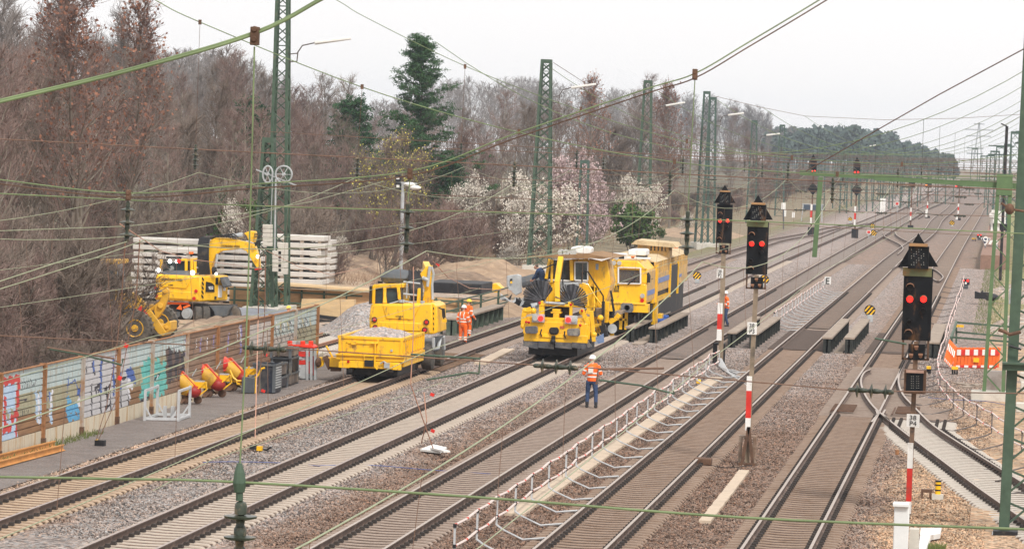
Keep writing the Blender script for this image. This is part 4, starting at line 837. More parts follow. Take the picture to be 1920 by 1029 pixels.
text('LEONHARD WEISS', 'lettering', P(550, 357, Ye2-.02), 52*Ye2/CF, t, TB, hs=4.6*Ye2/CF); text('51654', 'lettering', P(546, 415, Ye2-.05), 14*Ye2/CF, t, TB, hs=3.2*Ye2/CF)
b = B(); b.prism([P(537, 436, Ye2-.06), P(557, 436, Ye2-.06), P(552, 427, Ye2-.06), P(542, 427, Ye2-.06)], (0, .03, 0)); b.build('handle_slot', BLK, t)
# cab
b = B()
for a, q in (((372, 205), (368, 328)), ((447, 215), (444, 325)), ((540, 215), (548, 300)), ((372, 205), (575, 200))): b.bar(P(*a, Ye2+.35), P(*q, Ye2+.35), .12, .12)
b.prism([P(362, 200, Ye2+.3), P(582, 192, Ye2+.3), P(578, 218, Ye2+.3), P(366, 222, Ye2+.3)], (0, 1.8, 0)); b.prism([P(430, 325, Ye2+.2), P(460, 325, Ye2+.2), P(452, 240, Ye2+.3), P(440, 240, Ye2+.3)], (0, .1, 0))
b.bar(P(575, 205, Ye2+2.1), P(575, 300, Ye2+2.1), .12); b.build('cab_frame', YEL, t, bev=.02)
b = B(); b.prism([P(378, 222, Ye2+.42), P(570, 222, Ye2+.42), P(575, 325, Ye2+.42), P(375, 328, Ye2+.42)], (0, 1.5, 0)); b.build('cab_glass', GLS, t)
b = B(); b.bar(P(357, 205, Ye2+.3), P(353, 328, Ye2+.3), .06, .8); b.cyl(P(415, 188, Ye2+.5), P(415, 172, Ye2+.5), .10); b.tube([P(470, 180, Ye2+.5), P(545, 182, Ye2+.5)], .03); b.build('cab_trim', BLK, t)
b = B()
for k in range(12): x = 612+k*7.6; b.tube([P(x+20-k*1.2, 305, Ye2+.5), P(x+6, 240, Ye2+.7), P(x+3, 150, Ye2+.9), P(x+4-k*.5, 100+(k % 3)*5, Ye2+1.2), P(x+8, 118, Ye2+1.8)], .038)
b.build('hydraulic_hose', BLK, t)
b = B()
for y in (185, 268): b.tube([P(575, y-8, Ye2+.4), P(690, y+5, Ye2+.4)], .04)
b.tube([P(600, 180, Ye2+.4), P(596, 290, Ye2+.4)], .03); b.cyl(P(563, 318, Ye2+.1), P(563, 300, Ye2+.1), .12); b.tube([P(480, 328, Ye2+.1), P(560, 305, Ye2+.1), P(640, 322, Ye2+.1)], .03); b.cyl(P(705, 330, Ye2+.1), P(707, 308, Ye2+.1), .09); b.build('hand_rail', LGR, t)
b = B(); b.prism([P(690, 120, Ye2+.9), P(735, 70, Ye2+.9), P(765, 65, Ye2+.9), P(770, 330, Ye2+.9), P(700, 330, Ye2+.9), P(720, 230, Ye2+.9)], (0, .5, 0)); b.prism([P(672, 222, Ye2+.25), P(690, 222, Ye2+.25), P(688, 333, Ye2+.25), P(664, 333, Ye2+.25)], (0, .2, 0)); b.bar(P(745, 100, Ye2+1.1), P(728, 62, Ye2+2.4), .25, .3); b.build('boom', YEL, t, bev=.02)
b = B(); b.tube([P(768, 75, Ye2+1), P(782, 120, Ye2+1), P(772, 200, Ye2+.9), P(776, 300, Ye2+.8)], .05); b.cyl(P(705, 150, Ye2+.8), P(745, 165, Ye2+.8), .08); b.cyl(P(757, 70, Ye2+.8), P(740, 210, Ye2+.8), .06); b.build('boom_cylinder', LGR, t)
b = B(); b.ell(P(545, 150, Ye2+2.2), (.75, .5, .35)); b.build('grab_head', DGR, t)
b = B(); b.tube([P(812, 350, Ye2+.5), P(850, 372, Ye2+.5), P(852, 440, Ye2+.5)], .03); b.prism([P(838, 360, Ye2+.4), P(858, 362, Ye2+.4), P(864, 425, Ye2+.4), P(842, 420, Ye2+.4)], (0, .08, 0)); b.build('mirror', BLK, t); b = B(); b.pb(829, 598, 837, 604, Ye2+.4, .15); b.build('side_lamp', YEL, t)
b = B()
for i, yy in enumerate((350, 385, 420, 455, 490)): b.prism([P(779, yy, Ye2+.05), P(786, yy+8, Ye2+.05), P(786, yy+22, Ye2+.05), P(779, yy+14, Ye2+.05)], (0, .03, 0))
b.build('hazard_stripe', BLK, t)
b = B(); b.prism([P(787, 380, Ye2+.1), P(793, 380, Ye2+.1), P(792, 450, Ye2+.1), P(786, 440, Ye2+.1)], (0.05, .3, 0)); b.build('side_window', GLS, t)
xc = D(740, 640, Ye2).x
b = B(); b.bb(xc-1.0, xc+1.1, Ye2+.2, Ye2+4.2, .45, 1.0); b.bb(xc-1.25, xc+1.45, Ye2+2.6, Ye2+3.2, .5, .85); b.prism([P(770, 560, Ye2+.3), P(850, 545, Ye2+.3), P(800, 600, Ye2+.3), P(785, 660, Ye2+.3)], (0, .3, 0)); b.bar(P(775, 650, Ye2+.2), P(815, 640, Ye2+.6), .08, .12); b.build('chassis', DGR, t, bev=.02)
b = B(); b.tube([P(780, 560, Ye2), P(782, 640, Ye2), P(815, 632, Ye2+.3), P(830, 560, Ye2+.5), P(850, 555, Ye2+.6), P(855, 640, Ye2+.8)], .07); b.build('mudguard', LGR, t)
for x, y, Y in ((745, 672, Ye2+.2), (812, 648, Ye2+3.0), (600, 672, Ye2+.2), (660, 648, Ye2+3.)):
    q = P(x, y, Y); q.z = .50; b = B(); b.lathe((q.x-.24, q.y, q.z), (1, 0, 0), [(.25, 0), (.43, .02), (.50, .07), (.50, .41), (.43, .46), (.25, .48)], 22); w = b.build('tyre', RUB, t); b = B(); b.lathe((q.x-.2, q.y, q.z), (1, 0, 0), [(.1, 0), (.24, .02), (.24, .38), (.1, .45)], 14); b.build('rim', DGR, w)
for X in (-23.8, -22.3): b = B(); b.cyl((X-.06, Ye2-.3, .25), (X+.07, Ye2-.3, .25), .25, n=18); b.build('rail_wheel', BLK, t)
b = B(); b.bb(-23.9, -22.2, Ye2-.4, Ye2+.3, .3, .5); b.cyl(P(709, 610, Ye2-.2), P(709, 610, Ye2-.1), .08); b.build('rail_axle', BLK, t)

# ------------------------------------------------------------------ excavator left with raised boom
c = cq(200, 420, .2333); Y1 = 192.; t = T('rail_excavator', 'yellow excavator with lit work lights and raised boom, beside the left concrete stack', 'excavator', (D(365, 600, Y1).x, Y1+1.5, -.2), 'yellow rail excavators')
P = lambda x, y, Y=Y1: D(*c(x, y), Y)
def plan(bld, A, Bp, C_, zt, zb_, back):   # vertical-sided body from three front corners
    a, q, r = P(*A), P(*Bp), P(C_[0], C_[1], Y1+back); a2 = a+Vector((.6, back+.6, 0)); lo = [Vector((v.x, v.y, zb_)) for v in (a, q, r, a2)]
    bld.prism(lo, (0, 0, zt-zb_))
zt, zb_ = P(570, 410).z, P(570, 600).z-.1
b = B(); plan(b, (388, 500), (755, 500), (978, 520), zt, zb_, 2.4); b.build('engine_body', YEL, t, bev=.08)
b = B(); b.prism([P(425, 425, Y1-.05), P(690, 430, Y1-.05), P(640, 520, Y1-.05), P(440, 505, Y1-.05)], (0, .08, 0)); b.prism([P(400, 530, Y1-.05), P(720, 548, Y1-.05), P(740, 612, Y1-.05), P(400, 590, Y1-.05)], (0, .08, 0)); b.build('rear_hatch', YEL, t, bev=.03)
text('LEONHARD WEISS', 'lettering', P(525, 446, Y1-.07), 40*Y1/CF, t, TB, hs=4.2*Y1/CF); text('61909', 'lettering', P(515, 489, Y1-.07), 9*Y1/CF, t, TB, hs=2.6*Y1/CF)
sd = (P(978, 520, Y1+2.4)-P(755, 520)); sd.z = 0; ang = math.atan2(sd.y, sd.x); nrm = Vector((math.sin(ang), -math.cos(ang), 0)); q0 = P(755, 520)
def onside(u, z, off=.04): return Vector((q0.x, q0.y, 0))+sd*u+nrm*off+Vector((0, 0, z))
def sidequad(bld, u0, u1, z0, z1, skew=0, th=.03, sk2=0):
    bld.prism([onside(u0, z0), onside(u1, z0+skew), onside(u1, z1+skew+sk2), onside(u0, z1)], nrm*-th)
H = zt-zb_
b = B(); b.prism([onside(.17, zb_+H*.38), onside(.48, zb_+H*.36), onside(.47, zb_+H*.62), onside(.38, zb_+H*.72), onside(.18, zb_+H*.78)], nrm*-.03)
for k in range(5): z = zb_+H*(.12+.17*k); b.prism([onside(.03, z+H*.09), onside(.09, z), onside(.09, z+H*.07), onside(.03, z+H*.16)], nrm*-.03)
b.build('hazard_stripe', BLK, t); text('922', 'lettering', onside(.33, zb_+H*.53, .06), .42, t, WHT, ang=ang, hs=.15)
b = B(); sidequad(b, .62, .75, zb_+.18, zb_+H*.62); sidequad(b, .80, .88, zb_+H*.40, zb_+H*.58); b.build('sticker', WHT, t); b = B(); sidequad(b, .52, .60, zb_+H*.66, zb_+H*.92); sidequad(b, .50, .56, zb_+.1, zb_+.24); b.build('grille', BLK, t)
b = B(); b.prism([P(440, 415, Y1+.2), P(450, 378, Y1+.4), P(640, 378, Y1+.4), P(665, 412, Y1+.2)], (0, 1.2, 0)); b.prism([P(905, 430, Y1+1.2), P(935, 425, Y1+1.2), P(972, 500, Y1+1.2), P(935, 515, Y1+1.2)], (0, 1.2, 0)); b.build('engine_cover', DGR, t, bev=.04)
b = B(); b.prism([P(450, 300, Y1+1.5), P(700, 300, Y1+1.5), P(700, 400, Y1+1.5), P(450, 400, Y1+1.5)], (0, 1.6, 0)); b.build('cab_glass', GLS, t)
b = B()
for a, q in (((440, 285), (440, 370)), ((640, 290), (640, 395)), ((685, 290), (685, 395)), ((712, 300), (712, 395))): b.bar(P(*a, Y1+1.3), P(*q, Y1+1.3), .14)
b.prism([P(560, 283, Y1+1.3), P(725, 275, Y1+1.3), P(725, 292, Y1+1.3), P(560, 298, Y1+1.3)], (0, 1.7, 0)); b.build('cab_frame', YEL, t, bev=.02)
b = B(); b.tube([P(480, 268, Y1+1.2), P(600, 272, Y1+1.2)], .06); b.tube([P(470, 300, Y1+1.2), P(490, 360, Y1+1.2)], .04); b.cyl(P(850, 375, Y1+.8), P(880, 375, Y1+.8), .18); b.build('lamp_bar', BLK, t)
for x, y, r in ((508, 300, .10), (562, 302, .08), (412, 370, .13), (690, 392, .12), (880, 400, .07)): b = B(); b.ell(P(x, y, Y1-.1 if x != 508 and x != 562 else Y1+1.1), (r, .08, r)); b.build('work_lamp', WHE, t)
b = B(); b.cyl(P(679, 240, Y1+1.5), P(679, 222, Y1+1.5), .13, .11); b.build('beacon', ORA, t); b = B(); b.tube([P(679, 262, Y1+1.5), P(679, 240, Y1+1.5)], .05); b.build('beacon_stem', BLK, t)
for x, y in ((397, 515), (397, 575), (718, 538), (702, 597)): b = B(); b.cyl(P(x, y, Y1-.12), P(x, y, Y1), .085, n=14); b.build('rear_lamp', REDL, t)
b = B(); b.prism([P(*v, Y1+1.6) for v in ((790, 410), (822, 195), (830, 130), (880, 110), (1000, 115), (1130, 145), (1185, 165), (1205, 215), (1225, 300), (1225, 360), (1200, 345), (1120, 215), (1080, 200), (930, 215), (885, 240), (858, 290), (828, 412))], (0, .5, 0)); b.build('boom', YEL, t, bev=.03)
b = B(); b.prism([P(*v, Y1+1.55) for v in ((1100, 75), (1150, 55), (1190, 60), (1195, 100), (1180, 150), (1140, 135), (1125, 95))], (0, .6, 0)); b.build('boom_head', YEL, t, bev=.03)
text('LEONHARD WEISS', 'lettering', P(995, 178, Y1+1.56), 36*Y1/CF, t, TB, hs=4.5*Y1/CF)
b = B(); b.cyl(P(1010, 105, Y1+1.7), P(1095, 88, Y1+1.7), .14); b.cyl(P(890, 240, Y1+1.6), P(872, 370, Y1+1.6), .07); b.tube([P(735, 215, Y1+1.3), P(740, 260, Y1+1.3), P(790, 262, Y1+1.3)], .04); b.tube([P(720, 350, Y1+1.3), P(790, 352, Y1+1.3)], .05); b.build('boom_cylinder', LGR, t)
b = B()
for k in range(8): x = 738+k*11; b.tube([P(x+12, 405, Y1+1.2), P(x, 300, Y1+1.2), P(x, 170, Y1+1.3), P(x+10, 120-k, Y1+1.5), P(x+50, 100, Y1+1.7), P(x+90, 118, Y1+1.8)], .05)
for k in range(4): b.tube([P(880+k*20, 100, Y1+1.5), P(930+k*30, 90-k*4, Y1+1.5), P(1000+k*20, 110, Y1+1.5)], .035)
for k in range(3): b.tube([P(1185, 75+k*12, Y1+1.4), P(1215+k*6, 80+k*14, Y1+1.4), P(1230, 130+k*14, Y1+1.4), P(1190, 160+k*8, Y1+1.4)], .03)
b.build('hydraulic_hose', BLK, t)
b = B(); b.bar(P(1190, 365, Y1+1.5), P(1245, 360, Y1+1.5), .06); b.build('red_band', REDP, t); b = B(); b.ell(P(1215, 262, Y1+1.4), .09); b.build('work_lamp', WHE, t)
b = B(); b.prism([P(500, 650, Y1+.4), P(1000, 655, Y1+.4), P(960, 740, Y1+.4), P(830, 760, Y1+.4), P(520, 790, Y1+.4)], (0, 1.8, 0)); b.build('chassis', BLK, t, bev=.03)
b = B(); b.prism([P(820, 655, Y1+.2), P(1005, 660, Y1+.2), P(985, 690, Y1+.2), P(965, 740, Y1+.2), P(870, 745, Y1+.2), P(860, 700, Y1+.2)], (0, .4, 0)); b.prism([P(560, 705, Y1+.1), P(590, 700, Y1+.1), P(588, 745, Y1+.1), P(560, 745, Y1+.1)], (0, .1, 0)); b.build('mudguard', DGR, t, bev=.02)
b = B(); b.tube([P(490, 635, Y1+.3), P(660, 640, Y1+.3)], .06); b.prism([P(560, 680, Y1), P(590, 648, Y1), P(605, 690, Y1)], (0, .2, 0)); b.prism([P(612, 665, Y1), P(665, 645, Y1), P(668, 660, Y1), P(620, 680, Y1)], (0, .2, 0)); b.build('orange_clamp', ORA, t)
w = B(); q = P(637, 720, Y1-.1); w.lathe(q, (.25, 1, 0), [(.1, 0), (.24, .01), (.25, .04), (.2, .05), (.2, .12), (.29, .13), (.29, .2)], 22); w.build('rail_wheel', LGR, t)
for x, y, ax in ((732, 738, 1), (795, 738, 1), (1005, 725, 1)):
    q = P(x, y, Y1+.1 if x < 900 else Y1+1.3); b = B(); d = Vector((1, .35, 0) if x < 900 else (.25, 1, 0)).normalized(); b.lathe(q-d*.2, d, [(.2, 0), (.40, .02), (.47, .06), (.47, .34), (.40, .38), (.2, .40)], 20); w = b.build('tyre', RUB, t); b = B(); b.lathe(q-d*.22, d, [(.08, 0), (.22, .03), (.2, .4)], 14); b.build('rim', DGR, w)

# ------------------------------------------------------------------ wheel loader
Yl = 167.; t = T('wheel_loader', 'ochre wheel loader with a big muddy front wheel, mostly hidden in the shrubs at left', 'wheel loader', (D(200, 640, Yl).x, Yl+1, -.5))
P = lambda x, y, Y=Yl: D(*c(x, y), Y)
for (x, y, Y, r, nm) in ((225, 838, Yl-.9, .72, 'front'), (430, 790, Yl+1.9, .70, 'far'), (-570, 800, Yl-.6, .72, 'rear')):
    q = P(x, y, Y) if x > 0 else D(68, 612, Y); b = B(); b.lathe(q, (0, 1, 0), [(.38, .02), (.6*r/.72, 0), (r-.04, .05), (r, .1), (r, .45), (r-.05, .5), (.38, .52)], 36)
    for k in range(22):
        a = 2*math.pi*k/22; pv = q+Vector((math.cos(a)*r, .02, math.sin(a)*r)); b.bar(pv, pv+Vector((-math.sin(a)*.06, .50, math.cos(a)*.06)), .06, .05)
    w = b.build('tyre', RUB, t); b = B(); b.lathe(q+Vector((0, -.02, 0)), (0, 1, 0), [(.06, -.05), (.13, -.05), (.14, .02), (.2, .12), (.30, .10), (.33, .02), (.36, .0), (.38, .03), (.38, .3), (.1, .3)], 26); b.build('rim', YEL2, w)
def arm(dy): return [P(x, y, Yl+dy) for x, y in ((150, 545), (200, 548), (245, 565), (300, 628), (350, 690), (405, 765), (475, 870), (450, 902), (415, 880), (340, 790), (250, 690), (190, 620), (150, 590))]
for dy in (-.35, 1.1): b = B(); b.prism(arm(dy), (0, .18, 0)); b.build('lift_arm', YEL2, t, bev=.02)
b = B(); b.prism([P(x, y, Yl) for x, y in ((450, 520), (480, 510), (495, 530), (494, 590), (462, 680), (420, 745), (398, 765), (380, 700), (385, 650), (440, 600))], (0, .3, 0)); b.cyl(P(465, 540, Yl-.1), P(465, 540, Yl+.4), .09); b.cyl(P(432, 656, Yl-.12), P(432, 656, Yl+.4), .12); b.build('bell_crank', YEL2, t, bev=.02)
b = B(); b.prism([P(x, y, Yl-.1) for x, y in ((400, 802), (440, 822), (495, 780), (515, 785), (515, 850), (470, 890), (450, 902), (390, 850))], (0, 1.3, 0)); b.cyl(P(482, 830, Yl-.15), P(482, 830, Yl-.05), .08); b.build('coupler', YEL2, t, bev=.03)
b = B(); b.prism([P(300, 640, Yl+.2), P(400, 650, Yl+.2), P(410, 700, Yl+.2), P(330, 690, Yl+.2)], (0, .4, 0)); b.prism([P(-200, 640, Yl+.2), P(130, 560, Yl+.2), P(200, 680, Yl+.2), P(130, 780, Yl+.2), P(-200, 790, Yl+.2)], (0, 1., 0)); b.build('front_frame', YEL2, t, bev=.03)
b = B(); b.cyl(P(245, 585, Yl-.1), P(345, 556, Yl-.1), .085); b.build('cylinder', BLK, t); b = B(); b.cyl(P(345, 556, Yl-.1), P(445, 538, Yl-.1), .045); b.build('piston_rod', STL, t)
b = B(); b.tube([P(100, 735, Yl-.5), P(130, 705, Yl-.5), P(180, 688, Yl-.5), P(240, 692, Yl-.5)], .07); b.build('mudguard', BLK, t)
a0, a1 = P(262, 668, Yl-.38), P(325, 745, Yl-.38); b = B(); b.bar(a0, a1, .02, .2); pl = b.build('red_label', REDP, t)
b = B(); b.prism([D(14, 560, Yl+.1), D(60, 530, Yl+.1), D(128, 530, Yl+.1), D(130, 620, Yl+.1), D(14, 625, Yl+.1)], (0, 1.5, 0)); b.build('engine_hood', YEL2, t, bev=.06)
b = B(); b.prism([D(138, 494, Yl+.1), D(218, 494, Yl+.1), D(222, 560, Yl+.1), D(140, 565, Yl+.1)], (0, 1.5, 0)); b.build('cab_glass', GLS, t)
b = B(); b.prism([D(134, 488, Yl), D(224, 487, Yl), D(224, 495, Yl), D(134, 496, Yl)], (0, 1.8, 0))
for x in (140, 182, 217): b.bar(D(x, 494, Yl), D(x+1, 562, Yl), .08)
b.build('cab_roof', YEL2, t, bev=.02)

# ------------------------------------------------------------------ ballast machine
c = cq(960, 440, .2226); Yr = 165.6; t = T('ballast_plough_machine', 'yellow ballast machine with two black hose fans and red tail lights', 'track machine', (-18.8, Yr+3, 0))
P = lambda x, y, Y=Yr: D(*c(x, y), Y)
def PB(b, x0, y0, x1, y1, Y, dep): (u, v), (m, n) = c(x0, y0), c(x1, y1); return b.pb(u, v, m, n, Y, dep)
b = B()
for x0, x1 in ((95, 215), (222, 350), (365, 500), (505, 620)): b.prism([P(x0, 882, Yr-.1), P(x1, 890, Yr-.1), P(x1+2, 962, Yr-.25), P(x0-2, 935 if x0 < 200 else 950, Yr-.25)], (0, .08, 0))
b.build('rubber_skirt', M('skirt_rubber', (.055,.055,.06), .8, var=.4, sc=5, dirt=(.16,.14,.12), dl=.55), t)
b = B(); PB(b, 95, 838, 640, 905, Yr-.15, .35); PB(b, 90, 735, 640, 842, Yr, .6); PB(b, 110, 700, 640, 745, Yr+.08, 1.5); PB(b, 228, 858, 510, 868, Yr-.2, .06); b.build('rear_beam', YEL, t, bev=.03)
b = B()
for x0, x1 in ((225, 272), (482, 507)): PB(b, x0, 590, x1, 705, Yr+.1, .25)
PB(b, 225, 582, 510, 605, Yr+.08, .25); PB(b, 338, 625, 408, 648, Yr+.1, .5); PB(b, 325, 648, 415, 664, Yr+.1, .5); PB(b, 345, 664, 395, 705, Yr+.1, .4); PB(b, 240, 556, 262, 585, Yr+.1, .2); PB(b, 470, 566, 494, 600, Yr+.1, .2); b.build('fan_frame', YEL, t, bev=.02)
b = B(); PB(b, 275, 606, 480, 700, Yr+.6, .4); PB(b, 355, 785, 385, 790, Yr-.1, .1); b.build('dark_recess', BLK, t)
b = B(); b.cyl(P(285, 572, Yr), P(445, 582, Yr), .055); b.build('roller_bar', LGR, t)
rnd = random.Random(5)
FAN = M('fan_hose_black', (.03,.031,.036), .45, var=.5, sc=6, dirt=(.14,.13,.12), dl=.62)
for (cx_, cy_, a0, a1, rr, nm) in ((262, 560, 186, 52, 185, 'l'), (500, 585, 178, -12, 165, 'r')):
    b = B(); n = 25
    for i in range(n):
        b.c = i % 2  # every second hose greyer, standing in for highlights on the black
        a = R_(a0+(a1-a0)*i/(n-1)); L_ = rr*(.66+.34*math.sin(math.pi*min(1, max(0, (i+2)/(n+1))))**.8)*(1+.06*rnd.random()); 
        for dy in (0, .22, .45):
            b.bar(P(cx_+math.cos(a)*22, cy_-math.sin(a)*22, Yr+.2+dy), P(cx_+math.cos(a+dy*.08)*L_, cy_-math.sin(a+dy*.08)*L_, Yr+.05+dy+rnd.random()*.2), .10, .035)
    b.build('hose_fan', [FAN, M('fan_hose_highlight', (.085,.085,.095), .4, var=.4, sc=6)], t)
b = B(); b.bar(P(385, 565, Yr+.15), P(380, 400, Yr+.3), .22, .2); b.bar(P(380, 405, Yr+.3), P(412, 190, Yr+.9), .22, .2); b.build('bent_beam', YEL, t, bev=.02)
for x0, lamps in ((168, ((196, WHT), (241, REDE))), (444, ((472, REDE), (518, WHT)))):
    b = B(); PB(b, x0, 668 if x0 < 300 else 680, x0+107, 738 if x0 < 300 else 752, Yr-.15, .12); q = b.build('lamp_panel', LGR, t, bev=.01)
    for x, m in lamps: b = B(); pv = P(x, 704 if x0 < 300 else 716, Yr-.22); b.cyl(pv, pv+Vector((0, .08, 0)), .105, n=18); b.build('tail_lamp' if m is REDE else 'white_lamp', m if m is REDE else LENS, q)
for x0, y0 in ((108, 768), (463, 788)):
    b = B(); b.prism([P(x0+dx, y0+dy, Yr-.4) for dx, dy in ((8, 4), (95, 0), (108, 15), (108, 55), (95, 66), (8, 62), (0, 50), (0, 15))], (0, .15, 0)); b.cyl(P(x0+55, y0+33, Yr-.3), P(x0+55, y0+33, Yr), .12); b.build('buffer', M('buffer_grey', (.10,.10,.11), .6, var=.4, sc=10, dirt=(.3,.27,.22), dl=.56), t, bev=.02)
b = B(); b.prism([P(x, y, Yr-.2) for x, y in ((325, 780), (378, 780), (392, 800), (390, 825), (372, 842), (328, 840), (312, 822), (312, 798))], (0, .2, 0)); b.cyl(P(350, 850, Yr-.3), P(345, 905, Yr-.3), .09); b.ell(P(345, 900, Yr-.35), .12); b.cyl(P(352, 808, Yr-.3), P(352, 808, Yr-.1), .14); b.build('coupling', BLK, t, bev=.02)
b = B(); b.tube([P(250, 795, Yr-.2), P(240, 825, Yr-.25), P(248, 855, Yr-.2)], .03); b.tube([P(445, 812, Yr-.2), P(440, 845, Yr-.25), P(450, 870, Yr-.2)], .03); b.build('brake_hose', BLK, t)
b = B(); PB(b, 403, 768, 441, 790, Yr-.03, .03); b.build('red_plate', M('faded_red', (.45,.10,.04), .7), t)
for x, y in ((142, 738), (575, 762), (120, 735), (590, 640), (495, 590), (232, 575)): b = B(); b.ell(P(x, y, Yr-.12), .06); b.build('red_cap', REDL, t)
# left and right arms
b = B()
for pts, w in ((((95, 770), (98, 690), (110, 640), (160, 625)), .2), (((110, 660), (180, 650), (210, 690)), .12), (((580, 640), (600, 660), (620, 700), (640, 760)), .18), (((620, 650), (670, 655)), .15), (((640, 690), (650, 800), (640, 880)), .14), (((668, 640), (680, 760), (690, 900)), .16), (((700, 700), (720, 800), (735, 880)), .12), (((745, 700), (748, 820)), .15), (((800, 560), (790, 740)), .22), (((820, 740), (880, 700), (905, 670)), .2), (((830, 780), (845, 850)), .16), (((640, 770), (760, 760)), .14), (((600, 720), (700, 690), (760, 700)), .12)):
    b = B()
    for p, q in zip(pts, pts[1:]): b.bar(P(*p, Yr+(.1 if p[0] < 700 else 2.0)), P(*q, Yr+(.1 if q[0] < 700 else 2.0)), w)
    b.build('plough_arm', YEL, t, bev=.015)
b = B()
for x, y in ((110, 640), (180, 640), (95, 770), (590, 650), (690, 840), (745, 700)): b.ell(P(x, y, Yr+.1), .13)
b.build('joint_cap', YEL, t)
b = B()
for pts, w in ((((660, 800), (665, 870)), .08), (((725, 830), (730, 870)), .10), (((760, 760), (790, 860)), .25), (((840, 540), (858, 640), (850, 700)), .09), (((690, 610), (705, 690)), .1), (((560, 600), (600, 580), (615, 620)), .06), (((830, 470), (850, 560)), .08), (((770, 560), (765, 760)), .12)):
    for p, q in zip(pts, pts[1:]): b.bar(P(*p, Yr+1.2), P(*q, Yr+1.2), w)
b.build('hydraulic_part', BLK, t)
b = B(); b.prism([P(x, y, Yr+.9) for x, y in ((692, 872), (770, 830), (775, 905), (700, 930))], (0, .1, 0)); b.build('blue_chute', M('chute_blue', (.16,.24,.42), .6, dirt=(.6,.58,.52), dl=.5), t)
b = B(); b.prism([P(x, y, Yr+.5) for x, y in ((620, 905), (640, 890), (672, 940), (640, 950))], (0, .1, 0)); b.cyl(P(845, 790, Yr+1.8), P(845, 790, Yr+2.0), .2, n=20); b.build('side_disc', LGR, t)
b = B(); b.prism([P(x, y, Yr+1.5) for x, y in ((700, 620), (765, 620), (765, 690), (690, 690))], (0, 1, 0)); b.prism([P(x, y, Yr+2.2) for x, y in ((862, 645), (935, 640), (925, 668), (865, 680))], (0, 1.2, 0)); b.build('step', WDG, t)
# cab
Yc = Yr+2.4
b = B(); b.prism([P(x, y, Yc) for x, y in ((640, 210), (790, 205), (800, 230), (835, 400), (800, 520), (780, 640), (720, 610), (640, 410))], (0, 2.2, 0)); b.prism([P(x, y, Yc) for x, y in ((500, 205), (640, 205), (640, 395), (500, 385))], (0, .15, 0)); b.prism([P(x, y, Yc) for x, y in ((285, 400), (520, 400), (720, 440), (720, 620), (285, 600))], (0, 3.4, 0)); b.build('cab_wall', YEL, t, bev=.03)
b = B(); b.prism([P(x, y, Yc+.3) for x, y in ((788, 205), (815, 210), (860, 380), (848, 450), (800, 560), (798, 400))], (0.02, .3, 0)); b.build('side_wall', YELF, t, bev=.02)
b = B()
for p, q, w in (((318, 205), (288, 370), .12), ((340, 210), (335, 400), .1), ((500, 210), (505, 385), .14)): b.bar(P(*p, Yc-.1), P(*q, Yc-.1), w)
b.build('cab_post', YEL, t)
b = B(); b.prism([P(x, y, Yc+.1) for x, y in ((325, 215), (500, 212), (500, 385), (300, 378))], (0, 3.1, 0)); b.prism([P(x, y, Yc-.06) for x, y in ((535, 235), (633, 235), (633, 380), (535, 378))], (0, .05, 0)); b.build('cab_glass', GLS, t)
b = B()
for p, q in (((530, 230), (638, 230)), ((638, 230), (638, 385)), ((530, 230), (530, 382)), ((530, 382), (638, 385)), ((310, 378), (500, 388)), ((500, 212), (498, 388))): b.bar(P(*p, Yc-.09), P(*q, Yc-.09), .05, .05)
b.build('window_frame', WHT, t)
b = B(); b.prism([P(x, y, Yc-.7) for x, y in ((135, 180), (330, 172), (560, 165), (850, 195), (845, 207), (500, 200), (135, 188))], (0, .15, 0)); b.prism([P(325, 176, Yc-.55), P(330, 190, Yc-.55), P(640, 205, Yc-.55), P(760, 215, Yc-.55), P(845, 200, Yc-.55), P(640, 160, Yc-.55)], (0.3, 3.4, 0.05)); b.build('roof_edge', M('roof_rust', (.26,.15,.07), .8, var=.3), t)
b = B(); b.add([P(500, 178, Yc-.5), P(640, 205, Yc-.6), P(755, 218, Yc-.6), P(850, 196, Yc-.5), P(830, 182, Yc+3.4), P(640, 150, Yc+3.2), P(560, 160, Yc+2)], [(0, 1, 2, 3, 4, 5, 6)]); b.prism([P(640, 195, Yc-.7), P(755, 205, Yc-.7), P(850, 190, Yc-.7), P(755, 222, Yc-.72)], (0, .1, 0)); b.build('roof_tarpaulin', M('tarpaulin_pale', (.62,.58,.55), .6, var=.15, bump=.4, bsc=6), t)
b = B(); b.prism([P(x, y, Yc+.2) for x, y in ((495, 108), (530, 98), (625, 100), (665, 110), (662, 158), (640, 166), (490, 155))], (0, 1.2, 0)); b.build('air_conditioner', WHT, t, bev=.05)
b = B()
for x, y, r in ((408, 148, .12), (442, 146, .11), (465, 150, .1), (515, 148, .15)): pv = P(x, y, Yc-.6); b.cyl(pv, pv+Vector((0, .3, 0)), r, n=16)
b.build('roof_lamp', LENS, t); b = B(); b.prism([P(480, 178, Yc-.55), P(515, 120, Yc-.55), P(552, 175, Yc-.55)], (0, .1, 0)); b.build('lamp_bracket', YEL, t)
b = B(); b.tube([P(590, 400, Yr+1.6), P(588, 325, Yr+1.6), P(610, 308, Yr+1.6), P(640, 312, Yr+1.6), P(700, 410, Yr+1.8), P(768, 515, Yr+2), P(770, 640, Yr+2)], .035); b.tube([P(430, 240, Yc-.3), P(425, 330, Yc-.3), P(430, 440, Yr+.8)], .03); b.tube([P(250, 290, Yc-.7), P(385, 235, Yc-.7)], .03); b.build('hand_rail', BLK, t)
b = B(); b.tube([P(700, 210, Yc-.1), P(695, 460, Yc-.1), P(690, 640, Yr+1)], .03); b.tube([P(590, 410, Yr+1.2), P(640, 420, Yr+1.2), P(700, 520, Yr+1.2), P(760, 600, Yr+1.2)], .04); b.tube([P(620, 480, Yr+1), P(640, 600, Yr+1)], .06); b.build('yellow_rail', YEL, t)
